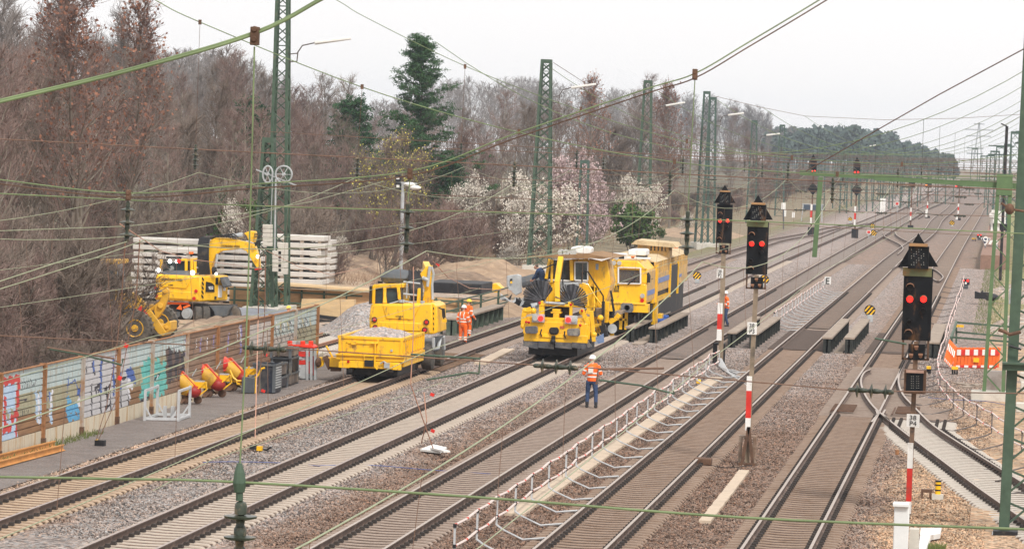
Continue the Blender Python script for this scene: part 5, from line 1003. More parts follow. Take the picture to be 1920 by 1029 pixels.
b = B(); PB(b, 705, 245, 728, 295, Yc-.03, .02); b.build('sticker', M('sticker_blue', (.3,.42,.6), .5), t)
b = B(); PB(b, 395, 402, 560, 480, Yr+1.6, .5); PB(b, 395, 470, 420, 505, Yr+1.4, .1); b.build('control_box', LGR, t, bev=.02)
b = B(); b.bb(-19.5, -17.45, Yr+.5, Yr+7.5, .08, 1.0); b.build('underframe', BLK, t)  # underframe reaches down low and black to stand for the shadow beneath
for y in (Yr+1.6, Yr+5.4):
    b = B(); b.cyl((-19.6, y, .38), (-17.4, y, .38), .08)
    for s in (-.75, .75): b.cyl((-18.5+s-.06, y, .36), (-18.5+s+.07, y, .36), .38, n=20)
    b.build('wheelset', BLK, t)

# ------------------------------------------------------------------ tamping machine
c = cq(1130, 440, .1944); Yt = 190.6; P = lambda x, y, Y=Yt: D(*c(x, y), Y); Xr = P(425, 450).x; Xl = Xr-2.9; zt = P(270, 250).z; zb_ = P(270, 660).z; Yb = Yt+24.5
t = T('tamping_machine', 'long yellow track machine with grilled side and raised roof cabin', 'track machine', ((Xl+Xr)/2, Yt+15, 0))
Zs = lambda u: u
wa, wb_, wz0, wz1 = P(158, 400).x, P(362, 400).x, P(260, 468).z, P(260, 320).z
b = B(); b.bb(Xl, Xr, Yt+.12, Yt+4.6, zb_, wz0); b.bb(Xl, Xr, Yt+2.2, Yt+4.6, wz0, zt-.45); b.bb(Xr-.08, Xr, Yt+.12, Yt+2.2, wz0, zt-.45); b.bb(Xl, Xr, Yt, Yt+.12, zb_, wz0); b.bb(Xl, Xr, Yt, Yt+.12, wz1, zt-.45); b.bb(Xl, wa, Yt, Yt+.12, wz0, wz1); b.bb(wb_, Xr, Yt, Yt+.12, wz0, wz1); b.prism([(Xl, Yt+.02, zt-.45), (Xr, Yt+.02, zt-.45), (Xr-.45, Yt+.05, zt), (Xl+.45, Yt+.05, zt)], (0, 4.5, 0)); b.build('front_cab', YEL, t, bev=.05)
b = B(); b.bb(Xl, Xr, Yt+4.7, Yb, zb_+.35, zt-.75); b.bb(Xr-.02, Xr+.03, Yt+.1, Yt+4.4, zb_+.1, zt-.5); b.build('engine_side', YELF, t, bev=.03)
b = B(); b.prism([(Xl, Yt+4.7, zt-.18), (Xr+.02, Yt+4.7, zt-.18), (Xr-.5, Yt+4.7, zt+.04), (Xl+.5, Yt+4.7, zt+.04)], (0, Yb-Yt-4.7, 0)); b.prism([(Xl+.45, Yt+.3, zt+.01), (Xr-.42, Yt+.3, zt+.01), (Xr-.6, Yt+.3, zt+.05), (Xl+.6, Yt+.3, zt+.05)], (0, 4.3, 0)); b.build('roof', YELR, t, bev=.02)
b = B(); b.bb(Xl+.05, Xr-.12, Yt+4.8, Yb-.1, zt-.8, zt-.17); b.build('dark_engine_room', BLK, t)
b = B(); n = 26
for i in range(n+1): y = Yt+5+(Yb-Yt-5.2)*i/n; b.bb(Xr-.08, Xr+.01, y-.08, y+.08, zt-.75, zt-.18)
b.bb(Xr-.06, Xr-.01, Yt+5, Yb, zt-.5, zt-.46); b.bb(Xr-.06, Xr-.01, Yt+5, Yb, zt-.32, zt-.28)
for i in range(5): y = Yt+5+(Yb-Yt-5.2)*i/5; b.bb(Xr-.09, Xr+.03, y-.3, y+.1, zt-.8, zt-.16)
b.build('side_grille', YELF, t)
b = B(); b.bb(Xr, Xr+.02, Yt+4.9, Yb-8, zt-1.25, zt-1.0) ; b.bb(Xr+.03, Xr+.045, Yt+.3, Yt+4.2, zt-1.65, zt-1.42); b.bb(Xr, Xr+.02, Yb-10, Yb-4, zb_+.7, zb_+.85); b.build('blue_stripe', BLU, t)
b = B(); b.bb(Xr+.0, Xr+.05, Yt+13, Yt+17.5, zb_+.2, zb_+1.45); b.bb(Xl+.3, Xr-.1, Yt+4, Yb-1, .35, zb_+.34); b.bb(Xr+.02, Xr+.045, Yt+4.45, Yt+4.75, zb_, zt-.3); b.build('dark_opening', BLK, t)
b = B()
for y in (Yt+4.55, Yt+5.1, Yt+12.8, Yt+17.7): b = B(); b.bb(Xr+.0, Xr+.10, y-.12, y+.12, zb_-.1, zt-.3 if y < Yt+10 else zb_+1.6); b.build('door_post', YEL, t)
b = B(); b.bb(Xr-.1, Xr+.06, Yt+3.5, Yt+12.8, zb_-.1, zb_+.1); b.build('side_sill', YEL, t)
b = B(); PBt = lambda b, x0, y0, x1, y1, Y, dep: b.pb(*c(x0, y0), *c(x1, y1), Y, dep)
PBt(b, 158, 320, 362, 468, Yt+.03, .03); b.build('windscreen', M('windscreen_glass', (.12,.13,.13), .1, var=0, alpha=.45, spec=.8), t)
b = B()
for p, q in (((152, 314), (366, 320)), ((366, 320), (366, 472)), ((152, 314), (152, 468)), ((152, 468), (366, 472))): b.bar(P(*p, Yt-.07), P(*q, Yt-.07), .07, .05)
b.build('window_frame', WHT, t)
b = B(); b.bb(Xr+.03, Xr+.05, Yt+.5, Yt+1.3, zb_+1.1, zt-.9); b.bb(Xr+.03, Xr+.05, Yt+2.2, Yt+2.9, zb_+1.1, zt-.9); b.tube([P(430, 370, Yt+.1), P(445, 400, Yt+.1), P(440, 460, Yt+.1)], .1); b.tube([P(240, 482, Yt-.1), P(325, 412, Yt-.1)], .035); b.build('side_window', BLK, t)
b = B(); PBt(b, 105, 490, 112, 530, Yt-.03, .03); PBt(b, 105, 524, 158, 531, Yt-.03, .03); PBt(b, 120, 490, 127, 518, Yt-.03, .03); PBt(b, 135, 490, 158, 497, Yt-.03, .03); PBt(b, 150, 490, 158, 525, Yt-.03, .03); PBt(b, 132, 505, 150, 511, Yt-.03, .03); PBt(b, 105, 540, 158, 549, Yt-.03, .03); b.build('emblem', TB, t)
for x, y, r, m in ((383, 588, .11, LENS), (380, 634, .09, REDL), (107, 272, .11, LENS), (160, 274, .11, LENS), (135, 224, .10, LENS)):
    b = B(); pv = P(x, y, Yt-.08); b.cyl(pv, pv+Vector((0, .08, 0)), r, n=16); b.build('head_lamp', m, t)
b = B(); PBt(b, 75, 182, 215, 240, Yt+.5, 1.4); PBt(b, 230, 218, 460, 236, Yt+.3, .3); b.build('roof_box', WHT, t, bev=.02); b = B(); PBt(b, 100, 192, 208, 236, Yt+.46, .05); PBt(b, 320, 170, 420, 225, Yt+2.5, .8); b.build('roof_grille', BLK, t)
b = B(); b.prism([P(x, y, Yt+2) for x, y in ((245, 150), (262, 140), (400, 142), (416, 152), (416, 205), (245, 200))], (0, 2, 0)); b.build('roof_dome', WHT, t, bev=.06)
for x, y, Y in ((290, 220, Yt+.3), (705, 118, Yt+20)): b = B(); PBt(b, x-20, y-14, x+20, y+14, Y, .3); b.build('beacon', ORA, t, bev=.03)
Yk = Yt+12; z0 = P(500, 165, Yk).z; z1 = P(500, 98, Yk).z; xa, xb_ = P(345, 120, Yk).x, P(625, 120, Yk).x
b = B(); b.bb(xa, xb_, Yk, Yk+3, z0-.35, z0+.05); 
for i in range(9): x = xa+(xb_-xa)*i/8; b.bb(x-.05, x+.05, Yk, Yk+.1, z0, z1)
for i in range(5): b.bb(xb_-.08, xb_, Yk+i*.7, Yk+i*.7+.12, z0, z1)
b.bb(xa, xa+.6, Yk+.02, Yk+3, z0, z1); b.build('cabin', YELF, t); b = B(); b.bb(xa+.4, xb_-.2, Yk+.15, Yk+2.9, z0, z1-.05); b.build('cabin_window', GLS, t)
b = B(); b.prism([(xa-.35, Yk-.4, z1), (xb_+.5, Yk-.4, z1-.1), (xb_+.3, Yk-.4, z1+.12), (xa-.1, Yk-.4, z1+.22)], (0, 3.6, .0)); b.build('cabin_roof', YELR, t)
b = B(); b.bb(Xl+.1, Xr+.15, Yt-.25, Yt+.6, zb_-.42, zb_-.02); b.bb(Xl, Xr, Yt-.3, Yt+.2, zb_-.05, zb_+.04)
b.build('buffer_beam', YEL, t, bev=.02); b = B()
for x in (Xr-1.0, Xr-1.25): b.bb(x, x+.14, Yt+.1, Yt+.3, .12, zb_-.4)
b.bb(Xl+.3, Xr-.9, Yt+.1, Yt+.3, zb_-.85, zb_-.75); b.build('step_frame', YEL, t); b = B(); b.bb(Xr-.2, Xr+.1, Yt+5, Yt+5.8, .2, zb_+.1); b.build('side_bracket', YEL, t); b = B(); b.bb(Xr-.3, Xr+.1, Yt+8, Yt+9, .1, .6); b.build('side_bracket', YEL, t, bev=.02)
for x in (Xr-.85, Xl+.7):
    b = B(); q = Vector((x, Yt-.5, zb_-.2)); b.prism([q+Vector(v) for v in ((-.3, 0, -.12), (-.22, 0, -.22), (.22, 0, -.22), (.3, 0, -.12), (.3, 0, .12), (.22, 0, .22), (-.22, 0, .22), (-.3, 0, .12))], (0, .12, 0)); b.cyl(q, q+Vector((0, .3, 0)), .13); b.build('buffer', MT['buffer_grey'], t)
for y in (Yt+1.6, Yt+3.4, Yt+20.5, Yt+22.5):
    b = B(); b.cyl((-19.6, y, .42), (-17.3, y, .42), .1)
    for s in (-.75, .75): b.cyl((-18.5+s-.06, y, .42), (-18.5+s+.07, y, .42), .43, n=20)
    b.bb(-19.6, -17.3, y-.3, y+.3, .55, .9); b.bb(-19.5, -17.4, y-1.2, y+1.2, .1, .8); b.build('wheelset', BLK, t)  # lower black block added around each axle in place of underside shadow
b = B(); b.box((Xr+.15, Yt+7.5, .25), (.5, 1.8, .25)); b.box((Xr+.45, Yt+6.6, .15), (.3, .8, .3)); b.box((Xr+.1, Yt+10, .3), (.3, 1.2, .3)); b.build('blue_bundle', M('blue_cloth', (.03,.10,.38), .7, var=.3, bump=.5), t, bev=.05)
# ------------------------------------------------------------------ site objects
def heap(name, label, cat, X, Y, rx, ry, h, mat, seed=0, rough=.25, z0=-.4, res=44, group=None, fr=1.1):
    V = []; F = []; n = res
    for j in range(n+1):
        for i in range(n+1):
            u, v = i/n*2-1, j/n*2-1; r = math.hypot(u, v)*(1+.25*mnoise.noise(Vector((u*1.5+seed, v*1.5, seed)))); f = max(0, 1-r); f = f*f*(3-2*f)
            z = h*(f**.8)*(1+.35*mnoise.noise(Vector((u*2.5+seed, v*2.5, 7)))) + (rough*h*mnoise.noise(Vector((u*rx*fr, v*ry*fr, seed)))*min(1, f*4))
            V.append((X+u*rx, Y+v*ry, z0-.15+z+min(.15, f*3)))
    for j in range(n):
        for i in range(n): F.append((j*(n+1)+i, j*(n+1)+i+1, (j+1)*(n+1)+i+1, (j+1)*(n+1)+i))
    o = np_mesh(name, V, F, mat, loc=(X, Y, z0)); me = o.data; me.polygons.foreach_set('use_smooth', [True]*len(me.polygons)); return tag(o, label, cat, group)
g = 'heaps of soil and gravel'
SOILL = M('light_soil', (.34,.24,.16), .95, var=.25, sc=1.2, bump=.8, bsc=5, dirt=(.25,.17,.11), dl=.55, dsc=.9)
heap('soil_heap', 'dark loose soil heap behind the brown part of the noise barrier', 'soil heap', -34.2, 178, 3.6, 9, 1.0, DIRT, 1, group=g)
heap('gravel_heap', 'grey gravel heap left of the gravel wagon', 'gravel heap', -28.6, 184, 3.2, 7, 1.7, GRV, 2, .08, group=g)
for i, (px, py, Y, rx, ry, h, m, lab) in enumerate([(668, 535, 262, 4.2, 7, 1.2, DIRT, 'brown soil heap just right of the right concrete stack'), (740, 535, 280, 6.5, 8, 1.3, DIRT, 'low brown heap behind the floodlight mast'), (845, 548, 248, 5, 6, 1.1, DIRT, 'brown heap behind the two orange workers'), (900, 535, 262, 6, 8, 1.3, SOILL, 'pale sandy heap with a steep cut side under the white blossom'), (930, 600, 212, 2.6, 6, .8, SOILL, 'small light heap beside the long dark girder'), (960, 555, 240, 4, 5, 1.0, SOILL, 'light heap behind the tilted grey cabinet'), (1300, 455, 420, 6, 20, .8, SOILL, 'distant light brown heap beyond the tamping machine'), (590, 545, 255, 6, 6, .9, SOILL, 'pale sand heap half hidden by the right concrete stack')]):
    p = G(px, py); heap('soil_heap', lab, 'soil heap', D(px, py, Y).x, Y, rx, ry, h, m, 10+i, .22, group=g)
# rubble on the right
RUB_ = ground_mat('rubble', [(-3, (.42,.34,.28)), (8, (.40,.32,.26))], [(-3, (.40,.33,.27)), (8, (.36,.32,.27))], x0=-3, x1=10, cell=5, cellvar=.55)
heap('rubble_heap', 'stony rubble bank behind the lattice leg at right', 'rubble heap', 3.6, 215, 5.2, 24, 1.5, RUB_, 31, .2, group=g, fr=1.6)
heap('rubble_heap', 'second stony rubble bank farther along the right edge', 'rubble heap', 3.4, 275, 4.6, 24, 1.6, RUB_, 33, .2, group=g, fr=1.6)
# concrete slab stacks
def stack(label, x0, x1, ytop, ybot, Y, n, dep, grp='stacks of concrete slabs', off=0):
    a, q = D(x0, ybot, Y), D(x1, ybot, Y); zt = D((x0+x1)/2, ytop, Y).z; zb_ = D((x0+x1)/2, ybot, Y).z; h = (zt-zb_)/n; rnd = random.Random(n+int(x0))
    for i in range(n):
        o = rnd.uniform(-.12, .12); s = T('concrete_slab', None, 'concrete slab', ((a.x+q.x)/2, Y+dep/2, zb_+i*h), label[1])
        s['label'] = '%s slab %s, counted from the bottom' % (['lowest', 'second', 'third', 'fourth', 'fifth', 'sixth', 'seventh', 'eighth', 'ninth'][i] if i < n-1 else 'topmost', label[0])
        b = B(); b.bb(a.x+o, q.x+o, Y, Y+dep, zb_+i*h+h*.31, zb_+i*h+h*.98); b.build('slab', M('slab_concrete', (.60,.57,.53), .9, var=.09, sc=2, dirt=(.45,.42,.38), dl=.6, dsc=1), s, bev=.03)
        for u in (.06, .35, .66, .94): b = B(); X = a.x+(q.x-a.x)*u; b.bb(X-.1, X+.1, Y+.03, Y+dep-.05, zb_+i*h, zb_+i*h+h*.31); b.build('spacer', WDG, s)
stack(('of the right stack', 'slabs of the right stack'), 487, 603, 441, 536, 236, 7, 2.5)
stack(('of the low stack just behind the right stack', 'slabs behind the right stack'), 560, 617, 449, 533, 242, 7, 2.5)
stack(('of the long left stack', 'slabs of the left stack'), 247, 500, 450, 567, 212, 9, 2.4)
stack(('at the left end, standing behind the excavator cab', 'slabs at the left end'), 291, 380, 466, 566, 207.5, 8, 2.2)
# timber formwork with green frame
t = T('formwork_wall', 'long low timber wall with green steel frame behind the tallest mast', 'formwork', D(560, 575, 206))
b = B(); 
b.prism([D(430, 536, 204), D(700, 549, 208), D(905, 563, 212), D(905, 592, 212), D(700, 583, 208), D(430, 578, 204)], (0, .15, 0)); b.build('timber_panel', WOOD, t)
b = B(); b.prism([D(500, 530, 203.8), D(715, 545, 207.8), D(715, 548, 207.8), D(500, 534, 203.8)], (0, 2.2, 0)); b.build('top_board', PLY, t)
b = B()
for i in range(12): x = 440+i*42; y = 540+(x-440)*.055; Y = 203.7+(x-440)*.017; b.bar(D(x, y-3, Y), D(x-1, y+40, Y), .1)
b.bar(D(430, 541, 203.6), D(905, 568, 211.6), .09); b.bar(D(430, 562, 203.6), D(905, 586, 211.6), .09); b.build('steel_frame', GRN, t)
t = T('plywood_sheet', 'large leaning plywood sheet on dark beams right of the barrier end', 'plywood sheet', D(620, 600, 197))
b = B(); b.prism([D(566, 560, 196), D(664, 561, 198), D(664, 598, 198), D(563, 588, 196)], (0, .6, -.02)); b.build('sheet', PLY, t)
b = B(); b.bar(D(560, 588, 195.8), D(668, 602, 197.8), .35, .18); b.bar(D(580, 598, 195), D(650, 612, 197), .5, .2); b.build('beam', BLK, t)
o = heap('black_tarpaulin', 'dark crumpled tarpaulin under the plywood sheet', 'tarpaulin', -30.4, 193, 2.4, 4, .5, BLK, 41, .2)
b = B(); b.prism([D(430, 577, 199), D(700, 590, 203), D(705, 612, 199), D(440, 603, 194)], (0, 0, .05)); tag(b.build('tarpaulin', TAR), 'grey blue tarpaulin lying in front of the timber wall', 'tarpaulin')
b = B(); b.tube([D(x, y, 233) for x, y in ((978, 530), (1000, 524), (1040, 523), (1075, 530))], .34, 10); tag(b.build('drain_pipe', DGR), 'fat grey pipe lying behind the ballast machine', 'pipe')
b = B(); b.bb(D(800, 545, 225).x, D(902, 555, 225).x, 225, 230, .15, .75); tag(b.build('crane_mat', BLK, bev=.05), 'dark flat mat behind the railing near the two orange workers', 'mat')
# floodlight mast
Yf = 262; P = lambda x, y, Y=Yf: D(x, y, Y); t = T('floodlight_mast', 'slim grey floodlight mast with four lamps above the excavator on the track', 'floodlight mast', P(751, 528))
b = B(); b.tube([P(751, 528), P(755, 360)], .12, 10); b.cyl(P(751, 528), P(752, 515), .3, n=10); b.tube([P(752, 470), P(753, 420)], .17, 10); b.bar(P(743, 342), P(782, 345), .12); b.bar(P(755, 345), P(755, 365), .14); b.build('pole', LGR, t)
for x, y in ((747, 334), (747, 349)): b = B(); b.box(P(x, y), (.35, .4, .45)); q = b.build('lamp', BLK, t); b = B(); b.box(P(x, y)+Vector((0, -.22, 0)), (.2, .03, .15)); b.build('lamp_glass', WHT, q)
for x, y in ((768, 346), (778, 352)): b = B(); b.ell(P(x, y), (.42, .3, .16)); b.build('lamp', WHT, t)
# cabinet with crumpled foil
t = T('cabinet', 'tilted pale grey switch cabinet among crumpled foil left of the ballast machine', 'cabinet', D(962, 575, 221)); c = cq(880, 440, .1749); P = lambda x, y, Y=221: D(*c(x, y), Y)
b = B(); b.prism([P(398, 440), P(510, 425), P(548, 440), P(550, 620), P(500, 650), P(400, 570)], (0, .6, 0)); b.build('body', LGR, t, bev=.02); b = B(); b.prism([P(435, 475, 220.9), P(462, 470, 220.9), P(460, 495, 220.9), P(436, 500, 220.9)], (0, .03, 0)); b.build('plate', BLK, t); b = B(); b.bar(P(440, 512, 220.9), P(460, 508, 220.9), .05, .12); b.build('sticker', YEL, t)
t = T('foil_debris', 'crumpled grey foil and dark scraps lying in front of the tilted cabinet', 'debris', D(985, 580, 219)); rnd = random.Random(8)
for m, nme in ((LGR, 'foil'), (BLK, 'scrap')):
    b = B()
    for i in range(26): x = 935+rnd.random()*65; y = 562+rnd.random()*20; pv = D(x, y+8, 219+rnd.random()*3); b.prism([pv, pv+Vector((rnd.uniform(.2, 1.), 0, rnd.uniform(-.1, .4))), pv+Vector((rnd.uniform(0, .5), rnd.uniform(-.3, .3), rnd.uniform(.2, .7)))], (0, .1, .05))
    q = b.build(nme, m, t); q['kind'] = 'stuff'
b = B(); Q = lambda x, y: D(*c(x, y), 233); b.prism([Q(200, 570), Q(240, 525), Q(290, 520), Q(365, 590), Q(310, 600), Q(310, 620), Q(230, 618)], (0, 1.4, 0)); tag(b.build('yellow_container', YEL, bev=.04), 'small tipped yellow container on the soil left of the tilted cabinet', 'container')
# bridge girders
def girder(x, w, y0, y1, z1, label, timber=True, mat=None):
    t = T('bridge_girder', label, 'girder', (x, y0, -.4), 'steel bridge girders between the tracks'); m = mat or M('girder_black', (.022,.025,.022), .6, var=.5, sc=4, dirt=(.12,.11,.09), dl=.62)
    b = B(); b.bb(x-w*.5, x+w*.5, y0, y1, -.4, -.33); b.bb(x-.04, x+.04, y0, y1, -.33, z1-.05); n = 9
    for i in range(n+1): y = y0+(y1-y0-.08)*i/n; b.bb(x-w*.42, x+w*.42, y, y+.08, -.33, z1-.05)
    b.build('web', m, t)
    b = B(); b.bb(x-w*.55, x+w*.55, y0-.05, y1+.05, z1-.05, z1+.03); b.build('top_plate', WDG if timber else m, t)
girder(-17.15, .44, 186.5, 206, .42, 'left one of two dark girders beside the tamping machine'); girder(-16.1, .44, 187, 205, .42, 'right one of two dark girders beside the tamping machine')
girder(-12.35, .42, 185.5, 204, .42, 'dark girder with the worker in jeans standing to its left'); girder(-11.35, .42, 185.5, 204.5, .42, 'dark girder just left of the fourth track')
girder(-7.86, .42, 183.5, 204.5, .46, 'left girder of the pair between the fourth and the rightmost through track'); girder(-6.88, .42, 184, 205.5, .46, 'right girder of the pair between the fourth and the rightmost through track')
girder(-3.05, .55, 183, 203, .46, 'girder hidden behind the nearest signal'); girder(-25.5, .6, 186, 203.5, .5, 'long dark green girder right of the two orange workers', mat=M('girder_green', (.07,.095,.07), .6, var=.3, dirt=(.2,.2,.17), dl=.6))
for x0, x1, lab in ((-7.5, -7.2, 'narrow timber deck between the girders of the pair at the bridge'), (-16.8, -16.4, 'narrow deck between the two girders beside the tamping machine')): b = B(); b.bb(x0-.05, x1+.05, 184, 205, -.25, -.2); o = struct(b.build('walkway_deck', WDG), lab)
DKT = M('dark_bridge_timber', (.10,.07,.055), .85, var=.4, sc=6)
for xc, lab in ((-9.3, 'fourth'), (-4.85, 'rightmost through')):
    b = B(); y = 184.5
    while y < 205: b.bb(xc-1.3, xc+1.3, y-.12, y+.12, -.3, -.168); y += .36
    o = struct(b.build('bridge_timbers', DKT, smooth=False), 'dark timbers under the %s track on the bridge' % lab)
t = T('hand_railing', 'green steel railing behind the two orange workers', 'railing', (-26.1, 180, -.3)); b = B()
for y in (180, 187, 194, 201, 208): b.bar((-26.1, y, -.4), (-26.1, y, 1.1), .1)
for z in (.35, .72, 1.1): b.bar((-26.1, 179, z), (-26.1, 212, z), .06)
b.build('rails', GRN, t)
t = T('hand_railing', 'green railing frame around the excavation behind the orange safety fence', 'railing', D(1800, 640, 190)); b = B()
for (x, y, x2, y2, Y, Y2) in ((1784, 638, 1793, 603, 182, 199), (1792, 604, 1900, 613, 199, 199), (1793, 622, 1900, 632, 199, 199), (1783, 632, 1900, 641, 182.5, 182.5), (1784, 632, 1788, 690, 182, 182), (1793, 604, 1793, 645, 199, 199), (1783, 633, 1793, 606, 182, 199)): b.bar(D(x, y, Y), D(x2, y2, Y2), .09)
b.build('rails', GRN, t); b = B(); b.box(D(1799, 611, 198.7), (.42, .05, .12)); b.build('yellow_tag', YEL, t)
# orange and white safety fence
c = cq(1760, 500, .2527); Yo = 176; P = lambda x, y, Y=Yo: D(*c(x, y), Y)
t = T('safety_fence', 'red and white plastic safety fence seen face on', 'safety fence', P(280, 750), 'plastic safety fences at the excavation')
b = B(); b.bar(P(112, 745), P(425, 752), .06, .28*.6); b.bar(P(135, 610), P(440, 618), .06, .05); b.bar(P(128, 658), P(440, 662), .06, .06)
for i in range(13): x = 118+i*26; b.bar(P(x+16, 600), P(x+2, 745), .17, .05)
for i in range(11): x = 135+i*31; b.bar(P(x, 597), P(x, 612), .06)
b.build('lattice', ORA, t)
k = Yo/CF*.2527
for i in range(10):
    b = B(); x = 136+i*31.5; b.prism([P(x, 614, Yo-.08), P(x+31, 615, Yo-.08), P(x+29, 656, Yo-.08), P(x-2, 655, Yo-.08)], (0, .06, 0)); b.build('reflector', WHT if i % 2 == 0 else REDP, t)
for i in range(10):
    b = B(); x = 128+i*31; b.prism([P(x, 730, Yo-.09), P(x+30, 731, Yo-.09), P(x+30, 748, Yo-.09), P(x-2, 747, Yo-.09)], (0, .04, 0)); b.build('reflector', WHT if i % 2 == 0 else REDP, t)
b = B(); b.prism([P(258, 675, Yo-.12), P(300, 677, Yo-.12), P(298, 709, Yo-.12), P(257, 706, Yo-.12)], (0, .05, 0)); b.build('yellow_notice', YEL, t)
t = T('safety_fence', 'orange plastic fence panel leaning at the left end of the red and white fence', 'safety fence', P(85, 745), 'plastic safety fences at the excavation')
b = B(); b.prism([P(80, 540, Yo-.4), P(132, 597, Yo-.2), P(92, 748, Yo-.7), P(38, 692, Yo-1.4)], (0.02, .08, 0)); b.build('panel', ORA, t)
b = B()
for i in range(5): x = 72+i*11; y = 568+i*13; b.prism([P(x, y, Yo-.6), P(x+6, y+7, Yo-.6), P(x-2, y+52, Yo-.8), P(x-8, y+45, Yo-.8)], (0, .04, 0))
for i in range(5): x = 46+i*11; y = 675+i*12; b.prism([P(x, y, Yo-1.5), P(x+6, y+6, Yo-1.5), P(x+2, y+22, Yo-1.5), P(x-4, y+15, Yo-1.5)], (0, .04, 0))
b.build('reflector', WHT, t)
# black sheet pile trough and grey posts on the right verge
Q = lambda x, y, Y: D(*c(x, y), Y)
b = B(); b.prism([Q(268, 182, 252), Q(310, 195, 252), Q(325, 172, 252), Q(330, 190, 252), Q(372, 192, 252), Q(375, 240, 252), Q(266, 236, 252)], (0, .8, 0)); b.ell(Q(390, 225, 253), (.5, .8, .25)); tag(b.build('black_tub', BLK), 'black tub with a dark heap beside it on the right verge', 'tub')
b = B(); b.pb(1892, 542, 1902, 570, 225, .4); tag(b.build('grey_pillar', LGR, bev=.02), 'pale grey square pillar beside the near mast at right', 'pillar')
b = B(); b.pb(1846, 695, 1887, 735, 158, .5); tag(b.build('concrete_block', M('grey_block', (.30,.27,.25), .9, dirt=(.2,.17,.15), dl=.5), bev=.03), 'grey concrete block behind the foot of the lattice leg', 'concrete block')
for i, (x, y, dx) in enumerate(((1912, 708, 16), (1914, 726, 14), (1905, 765, 24))): b = B(); b.pb(x, y-9, x+dx+20, y+9, 150-i*8, .6); tag(b.build('concrete_block', CON, bev=.03), ['upper pale block', 'middle pale block', 'lower pale block'][i]+' at the right edge behind the near mast', 'concrete block')
for pts, lab in ((((1794, 719), (1830, 725)), 'brown plank on the sand before the lattice leg'), (((1808, 727), (1838, 721)), 'short plank crossing the brown one')):
    b = B(); b.bar(G(*pts[0]), G(*pts[1]), .35, .1); tag(b.build('plank', WDG), lab, 'plank')
for x, y, w, lab in ((1790, 702, 12, 'yellow trestle on the sand right of the box signal'), (1741, 701, 8, 'small yellow trestle close to the number box of the nearest signal'), (1826, 452, 8, 'orange yellow crate on the far right verge')):
    g_ = G(x, y); t = T('trestle', lab, 'trestle', g_, 'yellow topped trestles'); k = g_.y/CF; b = B(); b.box(g_+Vector((0, 0, .28)), (w*k, .3, .12)); b.build('top', YEL, t); b = B()
    for s in (-.35, 0, .35): b.bar(g_+Vector((s*w*k, 0, 0)), g_+Vector((s*w*k, 0, .25)), .07)
    b.build('legs', BLK, t)
# far building with platform on the right, board with 9
t = T('shelter', 'low dark shelter with white roof edges behind the right lattice leg', 'shelter', D(1868, 430, 360)); c2 = cq(1640, 340, .1254); Q = lambda x, y, Y=360: D(*c2(x, y), Y)
b = B(); b.prism([Q(1720, 640), Q(1990, 640), Q(1990, 740), Q(1720, 720)], (0, 6, 0)); b.build('wall', BLK, t); b = B()
for (x, y, X2, Y2) in ((1745, 455, 1960, 490), (1715, 500, 1960, 545), (1765, 590, 1960, 605)): b.bar(Q(x, y), Q(X2, Y2), .8, .35)
for x in (1750, 1800, 1850): b.bar(Q(x, 500), Q(x, 740), .2)
b.build('roof_edge', WHT, t)
b = B(); a0 = Q(1680, 560, 330); b.bb(a0.x-.4, a0.x+2, 330, 470, -.3, .9); tag(b.build('platform_wall', M('brick_brown', (.25,.15,.11), .9)), 'brown platform edge wall beside the dark shelter', 'wall')
t = T('speed_board', 'triangular board with a white 9 on dark blue, standing on a pole', 'sign', G(1846, 488, -.2)); Y = 355; Q = lambda x, y, Y=355: D(*c2(x, y), Y)
b = B(); b.prism([Q(1585, 842), Q(1735, 850), Q(1652, 968)], (0, .06, 0)); b.build('board', WHT, t); b = B(); b.prism([Q(1600, 850, 354.9), Q(1722, 857, 354.9), Q(1654, 950, 354.9)], (0, .04, 0)); q = b.build('field', JEAN, t); text('9', 'lettering', Q(1658, 890, 354.8), .45, q, WHT, hs=.8); b = B(); b.bar(G(1846, 488, -.2), Q(1654, 960, 355.1), .14); b.build('pole', LGR, t)
t = T('striped_board', 'pair of slanted white plates right of the triangular board with the 9', 'sign', G(1871, 490, -.2)); b = B()
for x in (1700, 1790): b.prism([Q(x, 935, 352), Q(x+30, 880, 352), Q(x+70, 882, 352), Q(x+38, 945, 352)], (0, .1, 0))
b.build('plates', WHT, t); b = B(); b.bar(Q(1812, 940, 352.2), Q(1808, 1010, 352.2), .35, .3); b.build('foot', LGR, t)
# yellow and black striped discs, far signs
def stripe_disc(x, y, r, yg, lab, foot=True):
    g_ = G(x, yg, -.25); Y = g_.y; k = Y/CF; C = D(x, y, Y); R = r*k; t = T('striped_marker', lab, 'marker', g_, 'yellow and black striped markers')
    b = B(); b.cyl(C, C+Vector((0, .05, 0)), R, n=18); b.build('disc', BLK, t)
    for s in (-.62, 0, .62):
        b = B(); L_ = R*math.sqrt(max(.05, 1-s*s))*.93; p = C+Vector((s*R*.75, -.03, -s*R*.55)); d = Vector((.62, 0, .78)); b.bar(p-d*L_*.9, p+d*L_*.9, R*.36, .03) if 0 else b.prism([p-d*L_*.85+Vector((-R*.17, 0, 0)), p-d*L_*.85+Vector((R*.17, 0, 0)), p+d*L_*.85+Vector((R*.17, 0, 0)), p+d*L_*.85+Vector((-R*.17, 0, 0))], (0, .02, 0)); b.build('stripe', YEL, t)
    if foot: b = B(); b.box((g_.x, Y+.1, (g_.z+C.z-R)/2+.02), (R*1.0, .3, max(.1, C.z-R-g_.z+.1))); b.build('foot', LGR, t, bev=.02)
stripe_disc(1631, 582, 10.5, 603, 'round striped marker right of the fourth track near the bridge'); stripe_disc(1307, 517, 8, 530, 'striped marker behind the rear of the tamping machine', True); stripe_disc(1433, 524, 9, 536, 'striped marker partly behind the middle signal', True)
